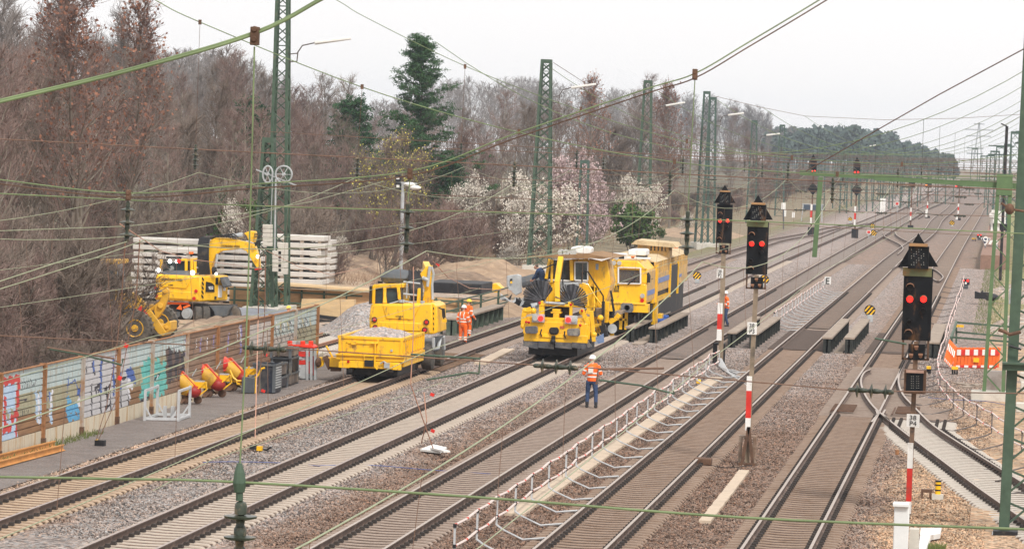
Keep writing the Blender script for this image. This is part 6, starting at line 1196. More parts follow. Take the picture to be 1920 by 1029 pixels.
stripe_disc(1638, 437, 6, 446, 'far striped marker right of the red and white board'); stripe_disc(1785, 418, 5, 424, 'far striped marker on the right between the tracks'); stripe_disc(1594, 411, 4, 419, 'far striped marker at the wood edge'); stripe_disc(1636, 424, 5, 430, 'farther striped marker behind the red and white board')
for x, y, yg, lab in ((1629, 435, 448, 'small red board with white rim near the far turnout'), (1682, 382, 400, 'tiny red board with white rim left of the far tracks')):
    g_ = G(x, yg, -.25); Y = g_.y; k = Y/CF; t = T('stop_board', lab, 'sign', g_, 'red and white boards'); C = D(x, y, Y); b = B(); b.box(C, (8*k, .06, 7*k)); b.build('board', WHT, t); b = B(); b.box(C+Vector((0, -.04, 0)), (5.6*k, .03, 4.6*k)); b.build('red_field', REDE if 0 else REDP, t); b = B(); b.bar(g_, C, .1); b.build('pole', LGR, t)
t = T('letter_sign', 'small white sign with a black E at the far end of the rope barrier', 'sign', G(1552, 532, -.25)); Y = ORG[t.name].y; b = B(); b.pb(1546, 519, 1558, 534, Y-.2, .04); q = b.build('board', WHT, t); text('E', 'lettering', D(1552, 526.5, Y-.25), .26, q, TB, hs=.42)
for x, ya, yb, w, lab in ((1469, 381, 410, 8, 'stacked white number boards at the wood edge'), (1739, 0, 0, 0, '')):
    if w:
        g_ = G(x, 430, -.3); Y = g_.y; t = T('number_boards', lab, 'sign', g_); b = B(); b.pb(x-4, 380, x+4, 393, Y, .06); b.pb(x+.5, 394, x+5, 406, Y, .06); b.pb(1485, 398, 1490, 408, Y, .3); b.build('board', WHT, t); b = B(); b.bar(g_, D(x, 394, Y), .15); b.build('pole', DGR, t)
t = T('dark_board', 'dark blue grey rectangular board on two legs, far left of the green drop post', 'board', D(1523, 405, 420)); b = B(); b.pb(1505, 384, 1543, 394, 520, .2); b.build('board', M('board_slate', (.05,.07,.10), .6), t); b = B(); b.bar(D(1506, 384, 520), D(1502, 420, 520), .15); b.bar(D(1541, 384, 520), D(1541, 418, 520), .15); b.pb(1504, 382.5, 1544, 384, 520, .2); b.build('legs', LGR, t)
for x, y, w, h_, lab in ((1728, 385, 10, 26, 'pair of white far signs beside the rising tracks'), (1737, 400, 4, 14, 'white hourglass board on the far signal mast'), (1794, 408, 4, 8, 'far white lozenge board right of the orange lamp signal')):
    g_ = G(x-30 if w > 8 else x, y+15, -.25); Y = g_.y; xx = x if w < 8 else 1655; b = B(); b.pb(xx-w/2, y-h_/2, xx+w/2, y+h_/2, Y, .08); tag(b.build('white_board', WHT), lab, 'sign')

# ------------------------------------------------------------------ beside the barrier
YY = 124.5; c = cq(250, 640, .1555)
t = T('steel_rack', 'empty galvanised steel rack standing before the turquoise graffiti', 'rack', G(312, 786)); 
def PG(x, y, z): return G(*c(x, y), z)
A = PG(135, 955, -.23); A2 = PG(285, 900, -.23); Bq = PG(540, 962, -.23); B2 = PG(675, 912, -.23)
b = B(); hgt = D(*c(148, 575), A.y).z
for p in (A, A2, Bq, B2): b.bar(p, p+Vector((0, 0, hgt+.2 if p in (A, Bq) else hgt+.25)), .075)
for p, q in ((A, A2), (Bq, B2)): b.bar(p+Vector((0, 0, .95)), q+Vector((0, 0, .95)), .07); b.bar(p+Vector((0, 0, .05)), q+Vector((0, 0, .05)), .07)
for p, q in ((A, Bq), (A2, B2)): b.bar(p+Vector((0, 0, .07)), q+Vector((0, 0, .07)), .08); b.bar(p+Vector((.02, 0, .42)), p+(q-p)*.2+Vector((0, 0, .1)), .05); b.bar(q+Vector((0, 0, .42)), q+(p-q)*.2+Vector((0, 0, .1)), .05)
b.bar((A+A2)/2+Vector((.9, 0, .06)), (Bq+B2)/2+Vector((0, 0, .06)), .08); b.bar((A+Bq)/2+Vector((0, .5, 0)), (A+Bq)/2+Vector((0, .5, .45)), .1); b.bar((A+Bq)/2+Vector((0.1, 1.2, 0)), (A+Bq)/2+Vector((0.1, 1.2, .4)), .1)
b.build('frame', M('galvanised', (.52,.53,.54), .45, metal=.2, var=.15), t)
def mixer(px, py, lab, k_=1.):
    g_ = G(px, py, -.23); t = T('drum_machine', lab, 'drum machine', g_, 'small machines with tilted red drums'); O = g_+Vector((0, 0, .05))
    V = lambda x, y, z: O+Vector((x, y, z))*k_
    b = B(); b.lathe(V(-.42, -.25, .98), (.72, .25, -.55), [(.18, -.04), (.24, 0), (.27, .1), (.28, .35), (.29, .6), (.22, .66)], 20); b.build('drum', YEL2, t)
    b = B(); b.lathe(V(-.45, -.45, 1.0), (-.25, 1, -.2), [(.24, -.04), (.28, -.02), (.285, .05), (.27, .12)], 20); b.prism([V(-.25, -.30, 1.22), V(-.16, -.30, 1.24), V(.46, -.30, .62), (V(.40, -.30, .52)), V(-.2, -.30, 1.08)], (0, .2, 0)); b.build('red_guard', M('guard_red', (.60,.07,.03), .5, var=.15), t)
    b = B(); b.ell(V(-.44, -.50, 1.0), (.21, .10, .21), 14, 8); b.build('red_dome', REDP, t)
    b = B(); b.ell(V(.28, -.1, .46), (.27, .27, .22), 14, 8); b.build('red_tank', M('tank_red', (.30,.02,.015), .5), t)
    b = B()
    for p, q in (((-.6, -.3, .75), (-.45, -.2, .35)), ((-.6, -.3, .75), (.1, -.3, .72)), ((.1, -.3, .72), (0, -.2, .3)), ((-.45, -.2, .35), (.5, -.1, .3)), ((.45, -.25, .55), (.75, -.2, .85)), ((.75, -.2, .85), (.8, -.1, .55)), ((.8, -.1, .55), (.5, -.1, .3)), ((-.5, .2, .7), (-.4, .2, .3))): b.bar(V(*p), V(*q), .05*k_)
    b.box(V(.55, 0, .72), (.36, .3, .2)); b.build('frame', YEL, t)
    b = B(); b.tube([V(.2, -.1, 1.05), V(.35, 0, 1.35)], .02*k_); b.box(V(.5, .0, .86), (.3, .25, .04)); b.build('handle', LGR, t)
    b = B(); b.lathe(V(-.05, -.15, .12), (.2, 1, 0), [(.02, -.02), (.14, 0), (.14, .08), (.02, .1)], 14); b.lathe(V(.4, .1, .12), (.2, 1, 0), [(.02, -.02), (.14, 0), (.14, .08), (.02, .1)], 14)
    b.prism([V(-.9, -.3, .0), V(-.1, -.4, -.02), V(.0, -.2, .12), V(-.5, -.1, .22)], (0, .3, 0)); b.tube([V(-1., .0, .05), V(-.6, -.1, .3), V(-.3, 0, .2), V(-.1, .1, .35), V(.2, 0, .1)], .035); b.tube([V(-.8, .2, .3), V(-.3, .2, .4), V(.1, .2, .1)], .03); b.build('wheels_and_tools', RSTD, t)
mixer(350, 757, 'tilted red drum machine half behind the galvanised rack, left of three', .85); mixer(395, 745, 'tilted red drum machine in the middle of three along the barrier', .9); mixer(441, 733, 'tilted red drum machine nearest to the black crates, right of three', .92)
t = T('rail_trolley', 'yellow tubular trolley with engine leaning before the black crates', 'trolley', G(468, 738, -.23)); c = cq(430, 620, .136); P = lambda x, y, Y=138.5: D(*c(x, y), Y)
b = B()
for pts in (((5, 540), (50, 640), (110, 690), (230, 690)), ((280, 490), (240, 560), (235, 640), (215, 700), (195, 860)), ((490, 510), (440, 520), (410, 590), (370, 640), (345, 840)), ((190, 850), (370, 855)), ((300, 700), (360, 730), (350, 840)), ((100, 690), (110, 730), (200, 740))): b.tube([P(*p) for p in pts], .04)
b.build('frame', YEL, t); b = B(); b.box(P(270, 745), (.45, .4, .55)); b.tube([P(280, 650), P(370, 600)], .03); b.tube([P(90, 900), P(290, 910)], .05); b.cyl(P(285, 905, 138.3), P(285, 905, 138.5), .09); b.build('engine', DGR, t, bev=.03)
def crate(x0, y0, x1, y1, Y, lab, side=.9, mat=BLK, grid=False, legs=True):
    a = D(x0, y1, Y); q = D(x1, y0, Y); t = T('storage_crate', lab, 'crate', ((a.x+q.x)/2, Y+side/2, a.z), 'storage crates by the barrier'); lg = .12 if legs else .02
    b = B(); b.bb(a.x, q.x, Y, Y+.04, a.z+lg, q.z); b.bb(a.x, q.x, Y+side-.04, Y+side, a.z+lg, q.z); b.bb(a.x, a.x+.04, Y+.04, Y+side-.04, a.z+lg, q.z); b.bb(q.x-.04, q.x, Y+.04, Y+side-.04, a.z+lg, q.z); b.bb(a.x, q.x, Y, Y+side, a.z+lg-.03, a.z+lg); b.build('box', mat, t)
    b = B()
    for X in (a.x+.04, q.x-.04):
        for y in (Y+.0, Y+side-.08): b.bb(X-.05, X+.05, y-.01, y+.08, a.z, q.z+.02)
    b.bb(a.x-.02, q.x+.02, Y-.03, Y, q.z-.05, q.z+.02); b.bb(q.x, q.x+.03, Y, Y+side, q.z-.05, q.z+.02); b.build('frame', DGR, t)
    if grid:
        b = B()
        for i in range(9): z = a.z+.15+(q.z-a.z-.2)*i/9; b.bb(q.x+.005, q.x+.03, Y+.1, Y+side-.1, z, z+.05)
        b.build('louvre', LGR, t)
BRC = M('crate_brownish', (.10,.08,.07), .7, var=.3, dirt=(.25,.2,.16), dl=.55); NAV = M('crate_navy', (.015,.02,.035), .5, var=.3, dirt=(.1,.09,.08), dl=.6)
c = cq(430, 620, .136)
def cr2(x0, y0, x1, y1, Y, *a, **k): crate(*c(x0, y0), *c(x1, y1), Y, *a, **k)
cr2(395, 470, 635, 845, 138.8, 'navy black cabinet with grilled side, nearest of the crates', 1.2, NAV, True, False); cr2(320, 455, 540, 760, 141, 'black crate behind the navy cabinet with the grilled side', 1.0, NAV)
cr2(560, 250, 855, 375, 143.5, 'dark grey crate on top, with brown stains on its front', 1.5, BRC); cr2(565, 375, 860, 580, 143.6, 'black crate under the dark grey stained one', 1.5, BLK); cr2(640, 455, 715, 640, 141.6, 'narrow brownish crate between the navy cabinet and the tall pile', 1.2, BRC); cr2(640, 640, 720, 800, 141.6, 'narrow black crate at the ground between the navy cabinet and the tall pile', 1.2, NAV); cr2(600, 600, 810, 775, 143.0, 'brownish crate on the ground at the right foot of the pile', 2.2, BRC)
Yg = 148; P = lambda x, y, Y=Yg: D(*c(x, y), Y); t = T('red_generator', 'red and grey generator cabinet with red horned top, right of the black crates', 'generator', P(1050, 690))
b = B(); b.prism([P(948, 250), P(1140, 240), P(1140, 640), P(1060, 680), P(948, 660)], (0, .4, 0)); b.prism([P(955, 470, Yg-.06), P(1060, 470, Yg-.06), P(1060, 665, Yg-.06), P(955, 650, Yg-.06)], (0, .05, 0))
for x in (1075, 1130, 1185): b.bar(P(x, 245, Yg-.05), P(x, 690, Yg-.05), .1)
for y in (250, 375, 500, 620): b.bar(P(950, y+4, Yg-.08), P(1190, y-12, Yg+.4), .08)
b.build('cabinet_frame', LGR, t, bev=.01)
b = B(); b.prism([P(950, 285, Yg-.05), P(1120, 285, Yg-.05), P(1120, 355, Yg-.05), P(950, 355, Yg-.05)], (0, .06, 0)); b.prism([P(950, 410, Yg-.05), P(1060, 400, Yg-.05), P(1060, 465, Yg-.05), P(950, 465, Yg-.05)], (0, .06, 0)); b.prism([P(1088, 420, Yg-.02), P(1125, 420, Yg-.02), P(1125, 590, Yg-.02), P(1088, 590, Yg-.02)], (0, .06, 0)); b.prism([P(1148, 350, Yg), P(1172, 345, Yg), P(1172, 610, Yg), P(1148, 620, Yg)], (0, .06, 0)); b.build('red_panel', REDP, t)
b = B(); b.prism([P(840, 190, Yg-.1), P(1130, 195, Yg-.1), P(1175, 225, Yg-.1), P(1170, 245, Yg-.1), P(950, 225, Yg-.1), P(840, 205, Yg-.1)], (0, .8, 0))
for x in (835, 1013, 1125): b.bar(P(x, 210, Yg), P(x, 138, Yg), .17, .12)
b.build('red_top', M('bright_red', (.75,.04,.015), .45), t, bev=.02); b = B()
for x in (880, 985): b.cyl(P(x, 200, Yg+.2), P(x, 140, Yg+.2), .15)
b.build('exhaust_drum', LGR, t)
t = T('hand_machine', 'small yellow hand machine with dark scrap between the generator and the wagon', 'hand machine', P(1260, 500)); b = B()
for pts in (((1222, 250), (1190, 340)), ((1220, 370), (1275, 370), (1280, 480), (1210, 500)), ((1300, 400), (1290, 470)), ((1345, 375), (1460, 375), (1460, 410), (1345, 410)), ((1335, 205), (1425, 370))): b.tube([P(*p) for p in pts], .04)
b.box(P(1485, 430), (.5, .4, .35)); b.build('frame', YEL, t); b = B(); b.ell(P(1230, 430), (.12, .3, .2)); b.bar(P(1320, 350), P(1400, 520), .2); b.bar(P(1400, 500), P(1540, 500), .2, .3); b.build('engine', RSTD, t)
# rail pieces lying bottom left
b = B(); a, q = G(118, 838, -.23), G(-40, 885, -.23); t = T('spare_rails', 'two rusty orange rail lengths lying on the grit at the left edge', 'rails', (a+q)/2)
def rrail(p, q): return rail('rail', [p+Vector((0, 0, .19)), q+Vector((0, 0, .19))], [M('rail_orange_rust', (.52,.24,.07), .8, var=.2), MT['rail_orange_rust']], t)
a, q = G(118, 845, -.23), G(-40, 887, -.23); rrail(q, a); a, q = G(102, 838, -.23), G(-40, 874, -.23); rrail(q, a)
t = T('earthing_box', 'little black and yellow box at the end of the copper cables before the silver graffiti', 'box', G(188, 830, -.23)); b = B(); b.box(G(188, 830, -.15), (.28, .25, .16)); b.build('box', BLK, t); b = B(); b.box(G(182, 829, -.15), (.06, .27, .17)); b.build('yellow_band', YEL, t)
t = T('earthing_box', 'yellow clamp with dark cable on the ballast left of the second track', 'box', G(487, 840, -.23)); b = B(); b.box(G(487, 840, -.15), (.15, .2, .13)); b.build('band', YEL, t); b = B(); b.box(G(475, 838, -.15), (.2, .15, .12)); b.tube([G(480, 839, -.15), G(500, 843, -.2), G(508, 838, -.1)], .03); b.build('clamp', BLK, t)
b = B(); b.prism([G(788, 845, -.2), G(812, 836, -.15), G(838, 842, -.2), G(825, 850, -.2)], (0, 0, .06)); b.bar(G(812, 840, -.1), G(838, 846, -.05), .2, .05); tag(b.build('paper_scrap', WHT), 'crumpled white scrap lying between the second and middle tracks', 'scrap')
# cable troughs
CT = M('trough_concrete', (.52,.42,.32), .9, var=.1, sc=3, dirt=(.4,.32,.25), dl=.58)
t = T('cable_trough', 'long beige concrete cable trough between the middle and fourth tracks', 'cable trough', (-12.1, 128, -.25)); rnd = random.Random(2)
def trough(t, x0, x1, y0, y1, w=.5):
    b = B(); y = y0
    while y < y1: f = (y-y0)/(y1-y0); X = x0+(x1-x0)*f; b.box((X+rnd.uniform(-.012, .012), y+.49, -.23), (w, .975, .10)); y += 1
    return b.build('covers', CT, t, bev=.01)
a, q = G(1106, 867, -.2), G(1288, 745, -.2); trough(t, a.x+(a.x-q.x)/(a.y-q.y)*(98-a.y), a.x+(a.x-q.x)/(a.y-q.y)*(160-a.y), 98, 160).name = 'covers'
t = T('cable_trough', 'narrow pale cable trough running towards the foot of the signal marked 38 P3', 'cable trough', (-8, 105, -.25)); a, q = G(1320, 980, -.25), G(1395, 885, -.25); trough(t, a.x+.02, q.x, a.y, q.y, .3)
t = T('cable_trough', 'short pale trough piece crossing by the left girders', 'cable trough', G(940, 660)); b = B(); b.bar(G(900, 682, -.22), G(955, 655, -.22), .5, .1); b.build('covers', CT, t)
# rope barrier with supports clamped to the rail
ROPE = M('rope_white', (.66,.56,.52), .8, var=.1); RRED = M('rope_red', (.62,.10,.07), .8)
GAL = MT['galvanised']
def rope(t, pts, r=.03, name='rope'):
    bw, brr = B(), B(); L_ = 0
    for p, q in zip(pts, pts[1:]):
        n = max(1, int((q-p).length/.22))
        for i in range(n):
            (bw if i % 9 else brr).tube([p+(q-p)*(i/n), p+(q-p)*((i+1)/n)], r, 5)
    bw.build(name, ROPE, t); brr.build(name+'_red_mark', RRED, t)['kind'] = 'stuff'
def barrier(label, xs, ys, side, xr, n=None):
    t = T('rope_barrier', label, 'rope barrier', (xs(ys[0]), ys[0], -.25), 'rope barriers clamped to the rails'); up_, lo = [], []
    for i, y in enumerate(ys):
        x = xs(y); rnd = random.Random(i); x += rnd.uniform(-.04, .04); hz = .62+rnd.uniform(-.03, .03)
        b = B(); b.bar((x, y, hz), (x, y, -.02), .045); b.tube([(x, y, -.02), (x+side*.18, y-.25, -.10), (x+side*.8, y-1.4, -.2), (x+side*1.0, y-1.45, -.17), (x+side*1.3, y-1.3, -.15), (x+side*1.5, y-1.35, -.2), (xr(y), y-1.35, -.19)], .026, 5); b.build('support', GAL if side > 0 else M('support_dark', (.13,.11,.1), .6), t)
        b = B(); b.box((x, y, hz-.02), (.07, .09, .08)); b.box((x, y, .17), (.07, .09, .08)); b.build('rope_clamp', BLK, t)
        up_.append(Vector((x, y, hz))); lo.append(Vector((x, y, .17)))
    def sagp(L_):
        o = []
        for p, q in zip(L_, L_[1:]): o += [p, (p+q)/2-Vector((0, 0, .04))]
        return o+[L_[-1]]
    rope(t, sagp(up_)); rope(t, sagp(lo)); return t
ys = [86+i*3.6 for i in range(23)]
barrier('near red and white rope barrier left of the fourth track', lambda y: -11.55+.04*math.sin(y), ys, 1, lambda y: -10.1)
barrier('continuing rope barrier beyond the bridge, ending at the small E sign', lambda y: -11.55, [205+i*3.55 for i in range(17)], 1, lambda y: -10.1)
rb = [D(x, y, Y) for x, y, Y in ()]
kx = [(100, 3.), (112, 1.9), (124, .78), (129, .2), (137, -.86), (143, -1.5), (154, -2.25), (163, -2.53), (215, -2.65), (283, -2.7)]
def xb(y):
    for (a, xa), (c_, xc) in zip(kx, kx[1:]):
        if y <= c_: return xa+(xc-xa)*(y-a)/(c_-a)
    return kx[-1][1]
barrier('rope barrier at right curving from the dwarf signal to the right edge', xb, [112, 116, 120, 124, 128, 132, 136, 140, 144, 149, 154, 159, 165, 171, 178, 186, 194, 202, 211, 220, 230, 240, 250, 260, 270, 280], -1, lambda y: xb(y)-1.5)
# grey cables on the ground near signal P2
t = T('cable_bundle', 'loose grey cables at the foot of the signal marked 38 P2', 'cables', G(1350, 688, -.2)); b = B(); rnd = random.Random(4)
for i in range(6): b.tube([G(1347+i, 672, 0), G(1352+i*3, 690+i*2, -.2), G(1375+i*4, 694+i*5, -.2), G(1395+i*3, 700+i*6, -.22)], .03, 5)
b.build('cables', GAL, t); o = B(); o.box(G(1310, 715, -.12), (.18, .18, .16)); tag(o.build('yellow_marker', YEL, bev=.03), 'small yellow marker block on the trough near the rope barrier', 'marker')
for i, (pts, lab) in enumerate([(((1470, 512), (1500, 520), (1540, 508)), 'dark thin cable on the ballast at the middle track'), (((380, 866), (440, 865), (520, 867), (600, 873)), 'blue cable lying across the ballast left of the second track'), (((600, 872), (700, 872), (800, 880), (920, 888)), 'blue cable lying across the ballast towards the middle track'), (((1740, 745), (1790, 749), (1850, 752), (1890, 760)), 'blue cable on the ballast behind the right rope barrier'), (((1410, 872), (1360, 876), (1325, 870)), 'black cable from the foot of signal 38 P3 to the rail')]):
    b = B(); b.tube([G(x, y, -.2) for x, y in smooth_pts(list(pts), 6)], .012, 5); tag(b.build('ground_cable', [M('cable_blue', (.10,.13,.3), .6), BLK][i in (0, 4)], label=lab), lab, 'cable', 'thin cables lying on the ballast')
b = B(); q = G(1318, 872, -.2); b.box(q+Vector((0, 0, .12)), (.5, .5, .2)); tag(b.build('track_box', RSTD, bev=.03), 'small dark box clamped beside the right rail of the fourth track', 'box')
# foreground right: cabinet, bollard
t = T('cable_cabinet', 'white cable cabinet at the bottom edge left of the foot of signal 38 P4', 'cabinet', (-1.8, 92.2, -.3)); b = B(); b.pb(1675, 948, 1703, 1060, 92, .5); b.build('body', M('cabinet_white', (.66,.68,.68), .5, var=.06), t, bev=.02); b = B(); b.pb(1674, 944, 1704, 950, 91.9, .6); b.build('lid', MT['cabinet_white'], t, bev=.01); b = B(); b.pb(1704, 992, 1722, 1060, 93, .5); b.build('small_box', CON, t)
b = B(); b.prism([G(1726, 998, -.2), G(1765, 998, -.2), G(1762, 1009, -.2), G(1745, 1012, -.2), G(1735, 1040, -.2), G(1722, 1040, -.2)], (0, 0, .12)); tag(b.build('kerb_frame', WHT), 'white angular kerb piece on the sand beside the white cabinet', 'kerb')
t = T('marker_post', 'short yellow and black marker post on the sand near signal 38 P4', 'marker post', G(1758, 935, -.25)); q = ORG[t.name]
b = B(); b.cyl(q+Vector((0, 0, .12)), q+Vector((0, 0, .48)), .075, n=12); b.build('post', YEL, t); b = B()
for z in (.22, .36, .46): b.cyl(q+Vector((0, 0, z)), q+Vector((0, 0, z+.04)), .08, n=12)
b.build('band', BLK, t); b = B(); b.box(q+Vector((0, 0, .06)), (.3, .3, .14)); b.build('foot', CON, t); b = B(); b.box(q+Vector((-.3, .1, .2)), (.3, .25, .08)); b.bar(q+Vector((-.42, 0, 0)), q+Vector((-.42, 0, .2)), .06); b.bar(q+Vector((-.2, 0, 0)), q+Vector((-.2, 0, .2)), .06); b.build('iron_bracket', RSTD, t)
b = B(); b.cyl(G(1682, 852, -.2), G(1682, 852, -.2)+Vector((0, 0, .15)), .06, n=10); tag(b.build('ground_peg', RST), 'tiny rusty peg on the ballast right of the rightmost through track', 'peg')

# ------------------------------------------------------------------ people
def skinm(name, parts, mat, parent, vox=.018, sm=True, slots=None):
    b = B()
    for p in parts:
        if p[0] == 'l': b.loft([(Vector(q), r) for q, r in p[1]], 10)
        elif p[0] == 'e': b.ell(p[1], p[2], 12, 8)
        elif p[0] == 'b': b.box(p[1], p[2])
    o = b.build(name, mat, parent)
    md = o.modifiers.new('remesh', 'REMESH'); md.mode = 'VOXEL'; md.voxel_size = vox; md.use_smooth_shade = True
    s = o.modifiers.new('smooth', 'SMOOTH'); s.factor = .6; s.iterations = 3
    return o
def person(label, foot, H, ang, pose, jac, tro, helm, grp='track workers', stripes=True, ear=False, yoke=False):
    """pose: joints in a local frame, x right, y forward, z up, for a 1.80 m body"""
    O = Vector(foot); R = Matrix.Rotation(ang, 3, 'Z'); k = H/1.8
    t = T('person', label, 'person', O, grp); J = {'pel': (0, 0, .95), 'ch': (0, .02, 1.32), 'nk': (0, 0, 1.50), 'hd': (0, .04, 1.65), 'lh': (-.1, 0, .92), 'rh': (.1, 0, .92), 'lk': (-.12, .04, .50), 'rk': (.12, .04, .50), 'la': (-.13, -.02, .09), 'ra': (.13, -.02, .09), 'ls': (-.19, 0, 1.44), 'rs': (.19, 0, 1.44), 'le': (-.26, -.04, 1.15), 're': (.26, -.04, 1.15), 'lw': (-.25, .1, .92), 'rw': (.25, .1, .92)}
    J.update(pose); L_ = lambda p: O+R @ (Vector(p)*k); W_ = {a: L_(p) for a, p in J.items()}
    def mid(a, q, f): return W_[a]+(W_[q]-W_[a])*f
    def limb(a, m, e, r0, r1, r2, r3=None): return ('l', [(W_[a], r0*k), (mid(a, m, .5), (r0*.95)*k), (W_[m], r1*k), (mid(m, e, .3), r1*1.08*k), (W_[e], r2*k)])
    parts = [('l', [(W_['pel']-Vector((0,0,.08*k)), .12*k), (W_['pel'], .15*k), (mid('pel', 'ch', .5), .13*k), (W_['ch'], .16*k), (mid('ch', 'nk', .6), .13*k), (W_['nk'], .06*k), (W_['hd'], .055*k)]),
             ('l', [(W_['ls'], .065*k), (W_['ch']+Vector((0,0,.08*k)), .11*k), (W_['rs'], .065*k)]), ('e', W_['hd']+Vector((0,0,.02*k)), (.078*k, .09*k, .115*k)), ('e', W_['hd']+R @ Vector((0, .095, -.0))*k, (.017*k, .025*k, .03*k)), ('e', W_['hd']+R @ Vector((0, .06, -.06))*k, (.04*k, .035*k, .03*k))]
    for s in ('l', 'r'):
        parts += [limb(s+'h', s+'k', s+'a', .085, .055, .038), limb(s+'s', s+'e', s+'w', .05, .04, .028), ('e', W_['hd']+R @ Vector((.08 if s == 'r' else -.08, 0, 0))*k, (.012*k, .02*k, .03*k))]
        w = W_[s+'w']; d = (w-W_[s+'e']).normalized(); sd_ = R @ Vector((1 if s == 'r' else -1, 0, 0)); pal = w+d*.05*k
        parts.append(('e', pal, (.035*k, .035*k, .05*k)))
        fn = d.cross(sd_).normalized()
        for i in range(4):
            st = pal+d*.03*k+fn*(i-1.5)*.019*k; ln = (.07, .08, .075, .06)[i]*k; parts.append(('l', [(st, .009*k), (st+d*ln*.6-sd_*.005*k, .0085*k), (st+d*ln*.9-sd_*.03*k, .007*k)]))
        parts.append(('l', [(pal-d*.01*k+fn*.03*k, .011*k), (pal+d*.03*k+fn*.06*k-sd_*.01*k, .009*k)]))
    skinm('body', parts, SKIN, t, .012)
    jp = [('l', [(W_['pel']+Vector((0,0,-.05*k)), .165*k), (W_['pel']+Vector((0,0,.08*k)), .17*k), (mid('pel', 'ch', .6), .16*k), (W_['ch'], .185*k), (mid('ch', 'nk', .55), .15*k), (mid('ch', 'nk', .95), .08*k)]), ('l', [(W_['ls'], .09*k), (W_['ch']+Vector((0,0,.09*k)), .13*k), (W_['rs'], .09*k)])]
    for s in ('l', 'r'): jp.append(('l', [(W_[s+'s'], .085*k), (mid(s+'s', s+'e', .5), .075*k), (W_[s+'e'], .065*k), (mid(s+'e', s+'w', .5), .06*k), (mid(s+'e', s+'w', .93), .052*k)]))
    skinm('jacket', jp, jac, t, .02)
    tp = [('l', [(W_['pel']-Vector((0,0,.13*k)), .12*k), (W_['pel']-Vector((0,0,.03*k)), .16*k), (W_['pel']+Vector((0,0,.05*k)), .15*k)])]
    for s in ('l', 'r'): tp.append(('l', [(W_[s+'h'], .105*k), (mid(s+'h', s+'k', .5), .095*k), (W_[s+'k'], .075*k), (mid(s+'k', s+'a', .5), .07*k), (mid(s+'k', s+'a', .95), .065*k)]))
    skinm('trousers', tp, tro, t, .02)
    for s in ('l', 'r'):
        b = B(); a = W_[s+'a']; f = R @ Vector((0, 1, 0)); b.loft([(a+Vector((0,0,.12*k)), .055*k), (a, .055*k), (a-Vector((0,0,.04*k)), .05*k)], 10); b.ell(a+f*.06*k-Vector((0,0,.045*k)), (.055*k+abs(f.x)*.08*k, .055*k+abs(f.y)*.08*k, .045*k)); b.build('boot', BOOT, t)
    h = W_['hd']+Vector((0,0,.075*k)); b = B(); b.lathe(h, (0, 0, 1), [(.125*k, -.035*k), (.128*k, -.02*k), (.115*k, .0), (.11*k, .03*k), (.09*k, .07*k), (.05*k, .095*k), (.01*k, .1*k)], 16); b.ell(h+R @ Vector((0, .10, -.025))*k, (.085*k, .06*k, .012*k)); 
    if helm: b.build('helmet', helm, t)
    else:
        b2 = B(); b2.ell(W_['hd']+Vector((0,0,.05*k))+R @ Vector((0, -.02, 0)), (.088*k, .095*k, .09*k)); b2.build('hair', M('hair_grey', (.12,.09,.07), .9), t)
    if ear:
        for s in (-1, 1): b = B(); b.ell(W_['hd']+R @ Vector((.1*s, 0, 0)), (.035, .045, .05)); b.build('ear_defender', ear, t)
    if stripes:
        def ring(a, q, f, r, w=.05):
            d = (W_[q]-W_[a]).normalized(); p = mid(a, q, f); b = B(); b.lathe(p-d*w*.5*k, d, [(r*.97*k, 0), (r*k, .003), (r*k, w*k), (r*.97*k, w*k+.003)], 14); b.build('reflective_band', HIVS, t)
        ring('pel', 'ch', .28, .185); ring('pel', 'ch', .62, .182)
        for s in ('l', 'r'):
            ring(s+'e', s+'w', .2, .072); ring(s+'s', s+'e', .6, .082)
            if tro is HIVO: ring(s+'k', s+'a', .35, .082); ring(s+'k', s+'a', .6, .08)
        if yoke:
            for s in (-.09, .09): b = B(); b.tube([L_((s, -.19, 1.2)), L_((s, -.20, 1.36)), L_((s, -.10, 1.5))], .022*k); b.build('reflective_band', HIVS, t)
    return t
HW = M('helmet_white', (.85,.83,.8), .35, var=.04); HY = M('helmet_yellow', (.85,.62,.05), .35, var=.05)
person('worker seen from behind in orange jacket and jeans, walking on the middle track', G(1108, 764, -.185), 1.82, .15, {'hd': (0, .09, 1.63), 'lk': (-.13, .1, .5), 'rk': (.15, -.02, .5), 'la': (-.14, -.02, .09), 'ra': (.16, -.1, .09), 'lw': (-.22, .25, 1.1), 'rw': (.24, .24, 1.12), 'le': (-.29, 0, 1.16), 're': (.3, 0, 1.17)}, HIVO, JEAN, HW)
b = B(); person_back = bpy.data.objects['person']
b.box(G(1108, 764, -.185)+Vector((-.03, -.21, 1.32)), (.17, .02, .2)); b.build('back_patch', HIVS, person_back)
person('worker in white helmet, orange jacket and jeans beside the signal marked 38 P2', G(1360, 612, -.18), 1.80, 1.9, {'rw': (.1, .38, 1.15), 're': (.26, .1, 1.14), 'lw': (-.12, .33, 1.02), 'la': (-.1, -.1, .09), 'ra': (.12, .08, .09)}, HIVO, JEAN, HW)
person('worker in full orange with white helmet and red ear defenders, seen from behind', G(867, 647, -.27), 1.78, -.25, {'lw': (-.22, .06, .95), 'rw': (.3, .15, 1.0), 'la': (-.13, .02, .09), 'ra': (.14, -.04, .09)}, HIVO, HIVO, HW, ear=REDP, yoke=True)
person('worker in full orange with yellow helmet, half hidden behind the other', G(876, 634, -.27), 1.80, -.7, {'rw': (.25, .2, .95)}, HIVO, HIVO, HY, ear=BLK)
person('worker behind the far end of the barrier of whom the yellow helmet shows', Vector((D(541, 577, 175).x, 175, -.45)), 1.72, 0, {}, HIVO, JEAN, HY, stripes=False)
pm_ = D(1019, 505, 168.2); fl = Vector((pm_.x, 168.2, pm_.z-1.35))
